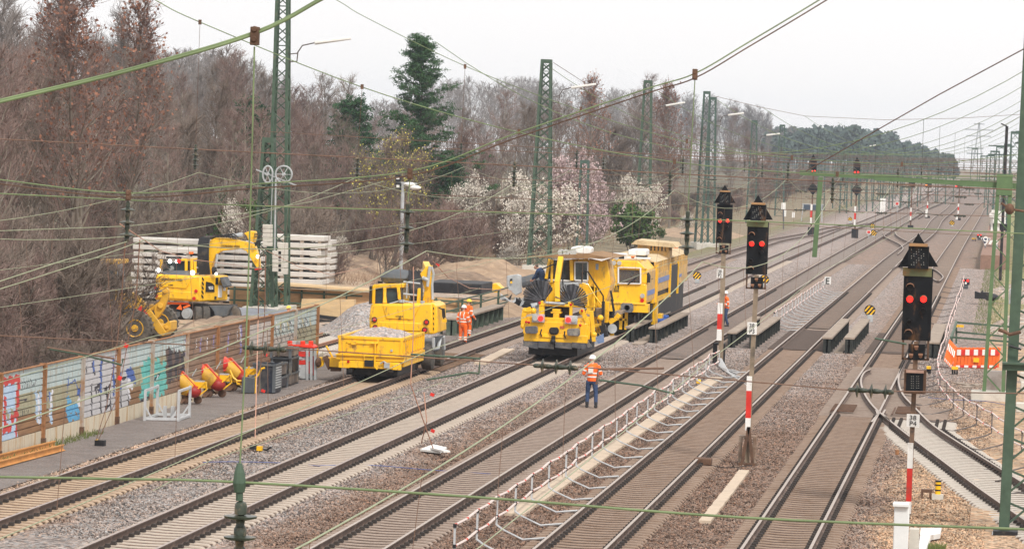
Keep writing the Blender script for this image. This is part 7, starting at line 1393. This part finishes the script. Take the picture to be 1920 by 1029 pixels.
person('man in dark blue jacket leaning over the left hose fan of the ballast machine', fl+Vector((0, 0, 0)), 1.72, 1.4, {'ch': (0, .12, 1.28), 'nk': (0, .24, 1.42), 'hd': (0, .34, 1.50), 'ls': (-.19, .2, 1.36), 'rs': (.19, .2, 1.36), 'le': (-.24, .3, 1.1), 're': (.24, .3, 1.1), 'lw': (-.2, .45, .95), 'rw': (.2, .45, .95)}, JEAN, JEAN, None, grp='machine crew', stripes=False)
pc = D(1187, 528, 191.2); b = B(); person('driver with orange sleeves behind the windscreen of the tamping machine', Vector((pc.x-.05, 191.4, pc.z-1.2)), 1.7, 1.57, {'lw': (-.1, .4, 1.05), 'rw': (.1, .42, 1.02)}, M('sleeve_orange', (.75,.16,.07), .7), DGR, None, grp='machine crew', stripes=False)
# ------------------------------------------------------------------ vegetation
def twig_mat(key, c0, c1, rough=.95):
    m = bpy.data.materials.new(key); m.use_nodes = True; nt = m.node_tree; N = nt.nodes; L = nt.links; p = N['Principled BSDF']; p.inputs['Roughness'].default_value = rough; p.inputs['Specular IOR Level'].default_value = .1
    oi = N.new('ShaderNodeObjectInfo'); g = N.new('ShaderNodeNewGeometry'); nz = N.new('ShaderNodeTexNoise'); nz.inputs['Scale'].default_value = .7; L.new(g.outputs['Position'], nz.inputs['Vector'])
    a = N.new('ShaderNodeMath'); a.operation = 'MULTIPLY_ADD'; a.inputs[1].default_value = .7; L.new(oi.outputs['Random'], a.inputs[0]); s = N.new('ShaderNodeMath'); s.operation = 'MULTIPLY_ADD'; s.inputs[1].default_value = 1.2; s.inputs[2].default_value = -.45; L.new(nz.outputs['Fac'], s.inputs[0]); L.new(s.outputs[0], a.inputs[2])
    mx = N.new('ShaderNodeMix'); mx.data_type = 'RGBA'; mx.clamp_factor = True; L.new(a.outputs[0], mx.inputs[0]); mx.inputs[6].default_value = (*c0, 1); mx.inputs[7].default_value = (*c1, 1); L.new(mx.outputs[2], p.inputs['Base Color']); return m
BARK = twig_mat('bark', (.13,.105,.085), (.21,.18,.15)); BARK2 = twig_mat('pale_bark', (.22,.19,.15), (.34,.30,.25)); TW = twig_mat('brown_twigs', (.125,.095,.078), (.25,.20,.165)); TWR = twig_mat('reddish_twigs', (.165,.112,.095), (.275,.195,.17)); TWG = twig_mat('grey_twigs', (.17,.15,.14), (.27,.24,.225))
LFR = twig_mat('rust_leaves', (.22,.10,.07), (.32,.16,.10)); BLO = twig_mat('white_blossom', (.70,.64,.56), (.82,.77,.69)); BLP = twig_mat('pink_blossom', (.52,.40,.40), (.64,.50,.50)); LFY = twig_mat('yellow_buds', (.48,.46,.08), (.58,.52,.12)); NDL = twig_mat('pine_needles', (.025,.065,.035), (.06,.12,.05)); LFG = twig_mat('green_leaves', (.05,.10,.03), (.10,.15,.045))
def seg_mesh(S_, n=3):
    """S_: array (k, 8) of p0, p1, r0, r1 -> vertices and quads of n-sided tapering tubes"""
    S_ = np.asarray(S_, dtype=np.float64); p0, p1, r0, r1 = S_[:, :3], S_[:, 3:6], S_[:, 6], S_[:, 7]; d = p1-p0; d /= np.linalg.norm(d, axis=1)[:, None]+1e-9
    ref = np.where(np.abs(d[:, 2:3]) < .9, np.array([[0, 0, 1.]]), np.array([[1., 0, 0]])); u = np.cross(d, ref); u /= np.linalg.norm(u, axis=1)[:, None]+1e-9; w = np.cross(d, u); V = []
    for P, r in ((p0, r0), (p1, r1)):
        for j in range(n): a = 2*math.pi*j/n; V.append(P+u*(math.cos(a)*r)[:, None]+w*(math.sin(a)*r)[:, None])
    V = np.stack(V, 1).reshape(-1, 3); k = len(S_); b = (np.arange(k)*2*n)[:, None]
    return V, np.concatenate([b+np.array([[j, (j+1) % n, n+(j+1) % n, n+j]]) for j in range(n)], 0)
def leaf_mesh(P, size, rs, flat=1.):
    k = len(P); a = rs.normal(size=(k, 3)); a /= np.linalg.norm(a, axis=1)[:, None]; b = rs.normal(size=(k, 3)); b -= a*(a*b).sum(1)[:, None]; b /= np.linalg.norm(b, axis=1)[:, None]; s = size*rs.uniform(.5, 1.3, (k, 1)); a = a*s; b = b*s*flat
    V = np.stack([P-a-b, P+a-b, P+a+b, P-a+b], 1).reshape(-1, 3); return V, (np.arange(k)*4)[:, None]+np.array([[0, 1, 2, 3]])
def grow(seed, H, stems=1, n1=24, n2=7, n3=7, elev=(.75, 1.15), l1=.42, t0=.22, rt=None, tw=.011, droop=0., lean=.05, n4=1):
    r = random.Random(seed); limbs = []; twigs = []; tips = []
    def path(p, d, L_, n, r0, r1, up_, wob, out):
        pts = [p]
        for i in range(n):
            d = (d+Vector((r.uniform(-wob, wob), r.uniform(-wob, wob), r.uniform(-wob, wob)+up_))).normalized(); q = p+d*(L_/n); a = r0+(r1-r0)*i/n; b = r0+(r1-r0)*(i+1)/n; out.append((*p, *q, a, b)); p = q; pts.append(p)
        return pts, d
    for s in range(stems):
        az = r.uniform(0, 6.28); ln = lean if stems == 1 else r.uniform(.15, .5); h = H*(1 if stems == 1 else r.uniform(.7, 1)); R0 = rt or H*.011
        tp, _ = path(Vector((r.uniform(-.3, .3)*(stems > 1), r.uniform(-.3, .3)*(stems > 1), 0)), Vector((math.cos(az)*ln, math.sin(az)*ln, 1)).normalized(), h, 9, R0, R0*.15, .05, .07, limbs)
        for k in range(n1):
            t = t0+(1-t0)*((k+r.random())/n1)**.85; i = min(8, int(t*9)); p = tp[i]+(tp[i+1]-tp[i])*(t*9-i); az = k*2.4+r.uniform(-.5, .5); el = r.uniform(*elev)
            L1 = h*l1*(1.15-t)*r.uniform(.7, 1.15); d = Vector((math.cos(az)*math.cos(el), math.sin(az)*math.cos(el), math.sin(el)))
            bp, bd = path(p, d, L1, 5, R0*.42*(1.15-t)+.008, .012, .08-droop, .13, limbs)
            for m in range(n2):
                u = .2+.8*(m+r.random())/n2; j = min(4, int(u*5)); q = bp[j]+(bp[j+1]-bp[j])*(u*5-j); dd = (bp[j+1]-bp[j]).normalized(); d2 = (dd+Vector((r.gauss(0, .6), r.gauss(0, .6), r.gauss(.1, .4)))).normalized()
                cp, cd = path(q, d2, L1*.38*r.uniform(.5, 1.2)*(1.2-u*.6)+.2, 3, .012, tw, .06-droop, .2, twigs)
                for w in range(n3):
                    v = r.random(); j2 = min(2, int(v*3)); q2 = cp[j2]+(cp[j2+1]-cp[j2])*(v*3-j2); d3 = (cd+Vector((r.gauss(0, .55), r.gauss(0, .55), r.gauss(.15-droop*3, .45)))).normalized(); L3 = r.uniform(.25, .75)*(.5+H/20)
                    e = q2+d3*L3; twigs.append((*q2, *e, tw, tw*.5)); tips.append(e); tips.append(q2+d3*L3*.5)
                    for z in range(n4): d4 = (d3+Vector((r.gauss(0, .6), r.gauss(0, .6), r.gauss(.1, .4)))).normalized(); f = q2+d3*L3*r.random(); e4 = f+d4*L3*.6; twigs.append((*f, *e4, tw*.8, tw*.4)); tips.append(e4)
    return limbs, twigs, np.array([tuple(q) for q in tips])
PR = {}
def proto(key, name, limbs, twigs, mats, leaf=None, cname='crown'):
    t = T(name, None, None, (0, 0, 0)); ORG[t.name] = Vector((0, 0, 0)); V, F = seg_mesh(limbs, 5); np_mesh('trunk', V, F, mats[0], t); V, F = seg_mesh(twigs, 3)
    mi = np.zeros(len(F)); ms = [mats[1]]
    if leaf: V2, F2 = leaf[0]; F = np.concatenate([F, F2+len(V)]); V = np.concatenate([V, V2]); mi = np.concatenate([mi, np.ones(len(F2))]); ms.append(leaf[1])
    np_mesh(cname, V, F, ms, t, mi=mi); PR[key] = [t, False]; return t
USED = {}
def plant(key, x, y, z, s, sz, rot, label, cat, group):
    t, used = PR[key]; o = copy_tree(t) if used else t; PR[key][1] = True
    o.location = (x, y, z); o.scale = (s, s, sz); o.rotation_euler = (0, 0, rot); o['label'] = label; o['category'] = cat
    if group: o['group'] = group
    return o
for i in range(4): l, w, tp = grow(10+i, 15, n1=30, n2=7, n3=6, elev=(.55, 1.1), tw=.014); proto('bare%d' % i, 'bare_tree', l, w, ([BARK, BARK2, BARK, BARK2][i], [TW, TWR, TW, TWR][i]))
for i in range(2): l, w, tp = grow(20+i, 15, n1=34, n2=6, n3=6, elev=(.95, 1.3), l1=.34, tw=.014); proto('tall%d' % i, 'bare_tree', l, w, (TWG, TWG))
for i in range(3): l, w, tp = grow(30+i, 8, stems=5, n1=12, n2=6, n3=6, elev=(.5, 1.2), l1=.45, t0=.1, rt=.07, tw=.011); proto('multi%d' % i, 'bare_tree', l, w, (BARK, [TWR, TW, TWR][i]))
for i in range(3): l, w, tp = grow(40+i, 3.6, stems=9, n1=9, n2=5, n3=5, elev=(.3, 1.1), l1=.55, t0=.05, rt=.03, tw=.008); proto('shrub%d' % i, 'bare_shrub', l, w, (BARK, [TW, TWR, TW][i]), cname='twigs')
rs = np.random.RandomState(5)
l, w, tp = grow(50, 14, n1=34, n2=7, n3=6, elev=(.7, 1.2), l1=.36, tw=.012); ix = rs.choice(len(tp), 1300); proto('rust', 'bare_tree', l, w, (BARK, TWR), (leaf_mesh(tp[ix], .055, rs), LFR))
for key, seed, mt, n_, st in (('white0', 60, BLO, 14000, 5), ('white1', 61, BLO, 7000, 6), ('pink0', 62, BLP, 11000, 4)):
    l, w, tp = grow(seed, 6, stems=st, n1=13, n2=6, n3=6, elev=(.15, 1.1), l1=.62, t0=.1, rt=.05, tw=.009); ix = rs.choice(len(tp), n_, replace=n_ > len(tp)); proto(key, 'blossom_tree', l, w, (BARK, TW), (leaf_mesh(tp[ix]+rs.normal(size=(n_, 3))*.03, .042, rs), mt))
l, w, tp = grow(70, 10, stems=3, n1=16, n2=6, n3=6, elev=(.6, 1.2), l1=.4, tw=.010); ix = rs.choice(len(tp), 1100); proto('yellow', 'budding_tree', l, w, (BARK, TW), (leaf_mesh(tp[ix], .038, rs), LFY))
l, w, tp = grow(75, 4.5, stems=7, n1=12, n2=6, n3=6, elev=(.1, 1.1), l1=.6, t0=.05, rt=.05, tw=.010); ix = rs.choice(len(tp), 6000); proto('green', 'evergreen_bush', l, w, (BARK, TW), (leaf_mesh(tp[ix]+rs.normal(size=(6000, 3))*.12, .10, rs), LFG))
def pine(seed, H, n1, nt_):
    r = random.Random(seed); limbs = []; tw = []; tips = []; p = Vector((0, 0, 0)); tp = [p]
    for i in range(12): q = p+Vector((r.uniform(-.08, .08), r.uniform(-.08, .08), H/12)); limbs.append((*p, *q, .2*(1-i/13), .2*(1-(i+1)/13))); p = q; tp.append(p)
    for k in range(n1):
        t = .22+.77*(k+.5)/n1; i = int(t*12); c = tp[i]+(tp[min(12, i+1)]-tp[i])*(t*12-i); az = k*2.4+r.uniform(-.6, .6); prof = (1-t)**1.0*.40+.012; prof *= .6 if .42 < t < .48 or .66 < t < .70 else (1.1 if t < .42 else 1)
        L1 = H*prof*r.uniform(.6, 1.15); el = r.uniform(-.15, .25)+t*.35; d = Vector((math.cos(az)*math.cos(el), math.sin(az)*math.cos(el), math.sin(el))); q = c
        for s in range(4):
            e = q+d*(L1/4); limbs.append((*q, *e, .05*(1-s/5), .05*(1-(s+1)/5)));
            for m in range(5):
                d2 = (d+Vector((r.gauss(0, .6), r.gauss(0, .6), r.gauss(.15, .25)))).normalized(); st = q+(e-q)*r.random(); e2 = st+d2*r.uniform(.3, .9)*(.5 if s < 1 else 1); tw.append((*st, *e2, .012, .006))
                for z in range(nt_): tips.append(tuple(e2+Vector((r.gauss(0, .17), r.gauss(0, .17), r.gauss(.02, .07)))))
            q = e; d = (d+Vector((0, 0, .08))).normalized()
    return limbs, tw, np.array(tips)
l, w, tp = pine(80, 17, 74, 26); proto('pine', 'pine_tree', l, w, (BARK, BARK), (leaf_mesh(tp, .085, rs, .28), NDL))
l, w, tp = pine(81, 8, 30, 16); proto('pine_s', 'pine_tree', l, w, (BARK, BARK), (leaf_mesh(tp, .09, rs, .3), NDL))
def by_px(key, px, ytop, Xw, label, cat='bare tree', group=None, s=None, Y=None, hp=None, zb=-.45, wide=1.):
    Y = Y or 7600*abs(Xw)/(1890-px); P = D(px, ytop, Y); h = P.z-zb; h0 = {'bare': 15.5, 'tall': 15.5, 'mult': 8.2, 'shru': 3.6, 'rust': 14.4, 'whit': 5.6, 'pink': 5.6, 'yell': 10, 'gree': 4.4, 'pine': 17}[key[:4]]
    if key == 'pine_s': h0 = 8
    sz = h/h0; return plant(key, D(px-(0), 400, Y).x, Y, zb, (s or sz)*wide, sz, random.Random(px*7+ytop).uniform(0, 6.28), label, cat, group)
by_px('pine', 778, 74, 0, 'tall dark green pine rising out of the wood in the middle', 'pine tree', Y=335, wide=1.1)
by_px('pine_s', 655, 196, 0, 'small dark pine left of the tall pine', 'pine tree', Y=350); by_px('pine_s', 846, 300, 0, 'dark green bushy pine below and right of the tall pine', 'pine tree', Y=335, wide=1.0); by_px('pine_s', 470, 200, 0, 'pine at the left beside the tallest mast', 'pine tree', Y=330)
by_px('rust', 150, -60, 0, 'tall tree with rust red leaves at the upper left, left one of two', 'tree', 'trees with rust red leaves', Y=205); by_px('rust', 215, 5, 0, 'tall tree with rust red leaves at the upper left, right one of two', 'tree', 'trees with rust red leaves', Y=215); by_px('rust', 128, 20, 0, 'lower tree with rust red leaves leaning at the upper left', 'tree', 'trees with rust red leaves', Y=195)
by_px('rust', 1085, 148, 0, 'tree with dark red leaves right of the mast behind the ballast machine', 'tree', 'trees with rust red leaves', Y=420); by_px('rust', 1255, 160, 0, 'tree with dark red leaves right of the mast between the blossoming bushes', 'tree', 'trees with rust red leaves', Y=450)
gb = 'blossoming trees at the wood edge'
by_px('white0', 1010, 345, 0, 'biggest white blossoming tree, left of the mast behind the ballast machine', 'blossom tree', gb, Y=300, wide=.95); by_px('pink0', 1075, 318, 0, 'tall pale pink blossoming tree right of the mast behind the ballast machine', 'blossom tree', gb, Y=318, wide=.8); by_px('pink0', 1110, 340, 0, 'pinkest blossoming tree, behind the slim pale mast', 'blossom tree', gb, Y=330, wide=.6)
by_px('white0', 1195, 345, 0, 'round white blossoming tree at the mast above the tamping machine', 'blossom tree', gb, Y=352, wide=.7); by_px('white1', 950, 462, 0, 'low white blossoming bush behind the tilted grey cabinet', 'blossom bush', gb, Y=290, wide=1.5); by_px('white1', 870, 335, 0, 'sparse pale blossoming tree right of the floodlight mast', 'blossom tree', gb, Y=315, wide=.7)
by_px('white1', 975, 370, 0, 'white blossoming tree just left of the biggest one', 'blossom tree', gb, Y=296, wide=.7); by_px('white1', 1285, 400, 0, 'small white blossoming bush right of the mast above the tamping machine', 'blossom bush', gb, Y=420, wide=.8); by_px('white1', 640, 440, 0, 'sparse white blossoming bush right of the right concrete stack', 'blossom bush', gb, Y=285); by_px('white1', 455, 385, 0, 'blossoming branches behind the excavator boom', 'blossom bush', gb, Y=250, wide=.6); by_px('white1', 130, 505, 0, 'pale budding shrub in front of the wheel loader', 'blossom bush', gb, Y=152, wide=.6)
by_px('yellow', 700, 215, 0, 'tree with yellow green buds left of the tall pine', 'budding tree', 'trees with yellow green buds', Y=275); by_px('yellow', 745, 255, 0, 'lower tree with yellow green buds behind the floodlight mast', 'budding tree', 'trees with yellow green buds', Y=268)
by_px('green', 1185, 392, 0, 'dark green bush under the white blossom above the tamping machine', 'bush', 'green bushes', Y=340, wide=1.); by_px('green', 455, 395, 0, 'ivy green bush behind the excavator boom', 'bush', 'green bushes', Y=262, wide=.8); by_px('green', 500, 415, 0, 'ivy green bush behind the tallest mast', 'bush', 'green bushes', Y=262, wide=.7); by_px('green', 1240, 430, 0, 'green bush right of the mast above the tamping machine', 'bush', 'green bushes', Y=400)
rnd = random.Random(11)
SK = [(-150, 30), (0, 45), (60, 10), (130, 60), (230, 60), (300, 130), (380, 130), (450, 115), (520, 150), (570, 180), (620, 155), (690, 215), (760, 200), (860, 205), (940, 170), (1010, 165), (1060, 170), (1120, 180), (1190, 150), (1250, 165), (1300, 180), (1350, 190), (1400, 205), (1440, 238), (1500, 272), (1560, 290), (1650, 302), (1760, 318)]
def sky_(x):
    for (a, ya), (b_, yb) in zip(SK, SK[1:]):
        if x <= b_: return ya+(yb-ya)*(x-a)/(b_-a)
    return 300
zone = lambda px: 'above the left part of the barrier' if px < 250 else ('behind the left concrete stack' if px < 480 else ('behind the right concrete stack' if px < 700 else ('around the tall pine' if px < 950 else ('behind the ballast machine' if px < 1150 else ('behind the tamping machine' if px < 1320 else 'beyond the signals')))))
px = -90
while px < 1740:      # front row
    k = rnd.choice(['bare0', 'bare1', 'bare2', 'bare3', 'multi0', 'multi1']); by_px(k, int(px), int(sky_(px)+rnd.uniform(25, 110)), -rnd.uniform(47, 60)*(1 if px < 1400 else .78), 'bare brown tree in the front row '+zone(px), 'bare tree', 'bare trees of the wood'); px += rnd.uniform(22, 34) if px < 1400 else rnd.uniform(7, 12)
px = -90
while px < 1530:      # middle row
    k = rnd.choice(['bare0', 'bare1', 'bare2', 'bare3', 'tall0']); by_px(k, int(px), int(sky_(px)+rnd.uniform(0, 45)), -rnd.uniform(68, 95), 'bare tree in the second row '+zone(px), 'bare tree', 'bare trees of the wood'); px += rnd.uniform(24, 40)
for px, yt, Xw, k in ((10, -30, -60, 'tall0'), (70, -40, -65, 'tall1'), (245, 25, -70, 'tall0'), (40, 20, -60, 'tall1'), (265, 60, -75, 'tall1'), (440, 95, -80, 'bare0'), (465, 105, -75, 'bare1'), (600, 145, -75, 'bare2'), (640, 150, -75, 'bare0'), (1190, 145, -75, 'bare1'), (575, 165, -70, 'bare3')):
    by_px(k, px, yt, Xw, 'tall pale bare tree standing above the wood '+zone(px), 'bare tree', 'tall bare trees above the wood')
px = -60
while px < 1700:      # shrubs at the wood edge
    for q in range(2):
        Xw = -rnd.uniform(37.5, 47); Y = min(1500, 7600*abs(Xw)/(1890-px))
        if Y < 243 and px > 215: Xw = -rnd.uniform(50, 60); Y = 7600*abs(Xw)/(1890-px)
        if px < 215 and Y < 205: px_ = px; Y = rnd.uniform(176, 200) if px < 165 else rnd.uniform(225, 250)
        h = rnd.uniform(2.5, 5.5) if q else rnd.uniform(1.5, 3); k = rnd.choice(['shrub0', 'shrub1', 'shrub2', 'shrub0', 'multi2' if q else 'shrub1']); X = D(px, 400, Y).x
        hh = h/(8.2 if k[0] == 'm' else 3.6); plant(k, X, Y, -.45, hh*1.15, hh, rnd.uniform(0, 6), 'bare brown shrub at the wood edge '+zone(px), 'shrub', 'bare shrubs at the wood edge')
    px += rnd.uniform(20, 34) if px < 1400 else rnd.uniform(9, 14)
for i in range(95):   # shrubs between the barrier and the loader
    Y = rnd.uniform(108, 163); X = -rnd.uniform(29.5, 33+(Y-105)*.16); h = rnd.uniform(1.2, 3.0) if X > -33 else rnd.uniform(2.6, 5.4)
    if (1890-7600*-X/Y) > 178-(Y < 140)*10: continue
    k = rnd.choice(['shrub0', 'shrub1', 'shrub2', 'multi0' if h > 3.5 else 'shrub1']); hh = h/(8.2 if k[0] == 'm' else 3.6); plant(k, X, Y, -.45, hh*1.1, hh, rnd.uniform(0, 6), 'tangled bare shrub close behind the noise barrier at left', 'shrub', 'bare shrubs behind the noise barrier')
# right hand shrubs
for i in range(12): Y = rnd.uniform(330, 600); plant('shrub%d' % (i % 3), rnd.uniform(2.2, 7), Y, -.3, .8, .7, i, 'bare shrub on the right verge near the shelter', 'shrub', 'bare shrubs on the right verge')
# far woodland: one mass nobody could count
def mass(name, label, key_seed, n_var, spots, mats, H0, tw, **kw):
    rs_ = np.random.RandomState(3); LB = []
    for i in range(n_var): l, w, tp = grow(key_seed+i, H0, tw=tw, n4=0, **kw); LB.append((np.array(l+w)))
    AV = []; AF = []; o = 0
    for (x, y, z, h) in spots:
        S_ = LB[rs_.randint(n_var)].copy(); a = rs_.uniform(0, 6.28); s = h/H0; c, d = math.cos(a), math.sin(a)
        for q in (0, 3): X, Y_ = S_[:, q].copy(), S_[:, q+1].copy(); S_[:, q] = (X*c-Y_*d)*s+x; S_[:, q+1] = (X*d+Y_*c)*s+y; S_[:, q+2] = S_[:, q+2]*s+z
        V, F = seg_mesh(S_, 3); AV.append(V); AF.append(F+o); o += len(V)
    t = np_mesh(name, np.concatenate(AV), np.concatenate(AF), mats); t['kind'] = 'stuff'; t['label'] = label
SK2 = [(-200, 90), (250, 90), (310, 108), (400, 100), (480, 130), (560, 180), (640, 185), (720, 195), (830, 158), (900, 150), (1000, 152), (1100, 168), (1180, 175), (1300, 178), (1400, 195), (1460, 232), (1500, 250)]
spots = []
for i in range(420):
    px = rnd.uniform(-150, 1500); yt = np.interp(px, [a for a, _ in SK2], [b_ for _, b_ in SK2])+abs(rnd.gauss(0, 14)); Xw = -rnd.uniform(115, 210); Y = min(1500, 7600*-Xw/(1890-px)); P = D(px, yt, Y)
    if P.z > 6: spots.append((P.x, Y, -.5, P.z+.5))
mass('far_woodland', 'pale hazy bare woodland behind the nearer trees', 200, 3, spots, TWG, 16, .035, n1=22, n2=5, n3=4, elev=(.7, 1.2))
sp = []; VV = []; FF = []; o = 0
for i in range(330):
    px = rnd.uniform(1440, 1790); yt = np.interp(px, [1440, 1500, 1560, 1640, 1700, 1790], [250, 246, 246, 254, 274, 300])+rnd.gauss(4, 8); Y = rnd.uniform(1400, 2400); P = D(px, yt, Y); h = P.z+.5; R1 = h*rnd.uniform(.12, .24); m = 300
    q = rs.normal(size=(m, 3)); q /= np.linalg.norm(q, axis=1)[:, None]; q *= rs.uniform(.4, 1, (m, 1))**.5; q = q*np.array([R1, R1, h*.30])+np.array([P.x, Y, h*.68]); q += rs.normal(size=(m, 3))*.35
    V, F = leaf_mesh(q, .8, rs, .7); VV.append(V); FF.append(F+o); o += len(V); V, F = seg_mesh([(P.x, Y, -.5, P.x, Y, h*.7, .3, .2)], 4); VV.append(V); FF.append(F+o); o += len(V)
t = np_mesh('far_pine_wood', np.concatenate(VV), np.concatenate(FF), twig_mat('hazed_pine_needles', (.07,.10,.085), (.12,.15,.13))); t['kind'] = 'stuff'; t['label'] = 'blue green pine wood on the horizon at right'  # needles paled and blued in colour to add to the haze
# undergrowth: dry grass and brambles
def blades(name, label, pts, h, mat, w=.012):
    S_ = []
    for x, y, z in pts:
        d = rs.normal(size=3)*.35; S_.append((x, y, z, x+d[0]*h, y+d[1]*h, z+h*rs.uniform(.5, 1.2), w, w*.3))
    V, F = seg_mesh(S_, 3); t = np_mesh(name, V, F, mat); t['kind'] = 'stuff'; t['label'] = label
pts = []
for i in range(26000):
    px = rs.uniform(-60, 1640); Xw = -rs.uniform(36, 50); Y = 7600*-Xw/(1890-px)*rs.uniform(.97, 1.1)
    if (Y < 243 and px > 215) or Y < 176: continue
    pts.append((D(px, 400, Y).x, Y, -.45))
blades('dry_undergrowth', 'brown dry undergrowth along the wood edge', pts, .75, twig_mat('dry_stems', (.26,.17,.12), (.36,.25,.17)), .012)
pts = [(-rs.uniform(27.6, 34+(Y-100)*.12), Y, -.45) for Y in rs.uniform(100, 164, 30000)]
blades('weed_undergrowth', 'green and brown weeds behind the noise barrier', pts, .42, twig_mat('weed_stems', (.15,.16,.06), (.28,.20,.13)), .011)
pts = [(-rs.uniform(26.5, 27.02), Y, -.24) for Y in rs.uniform(104, 118, 500)]+[(1.2+rs.uniform(0, 5)+abs(rs.normal())*.5, Y, -.25) for Y in rs.uniform(180, 420, 9000)]+[(rs.uniform(-1.5, 0), Y, -.25) for Y in rs.uniform(210, 330, 2200)]+[(rs.uniform(-1.6, -1.1), Y, -.25) for Y in rs.uniform(92, 95, 500)]
blades('grass_tufts', 'low green grass tufts on the verge and at the barrier foot', pts, .14, twig_mat('grass', (.10,.13,.04), (.22,.24,.09)), .012)
# ------------------------------------------------------------------ haze
b = B(); b.bb(-940, 940, -60, 2640, -1.62, 40); m = bpy.data.materials.new('haze'); m.use_nodes = True; nt = m.node_tree; nt.nodes.remove(nt.nodes['Principled BSDF']); v = nt.nodes.new('ShaderNodeVolumePrincipled'); v.inputs['Color'].default_value = (.64, .73, .86, 1); v.inputs['Density'].default_value = 1.5e-4; v.inputs['Anisotropy'].default_value = .0
nt.links.new(v.outputs[0], nt.nodes['Material Output'].inputs['Volume']); o = b.build('haze', m, smooth=False); o['kind'] = 'stuff'; o['label'] = 'thin pale blue haze over the whole scene'
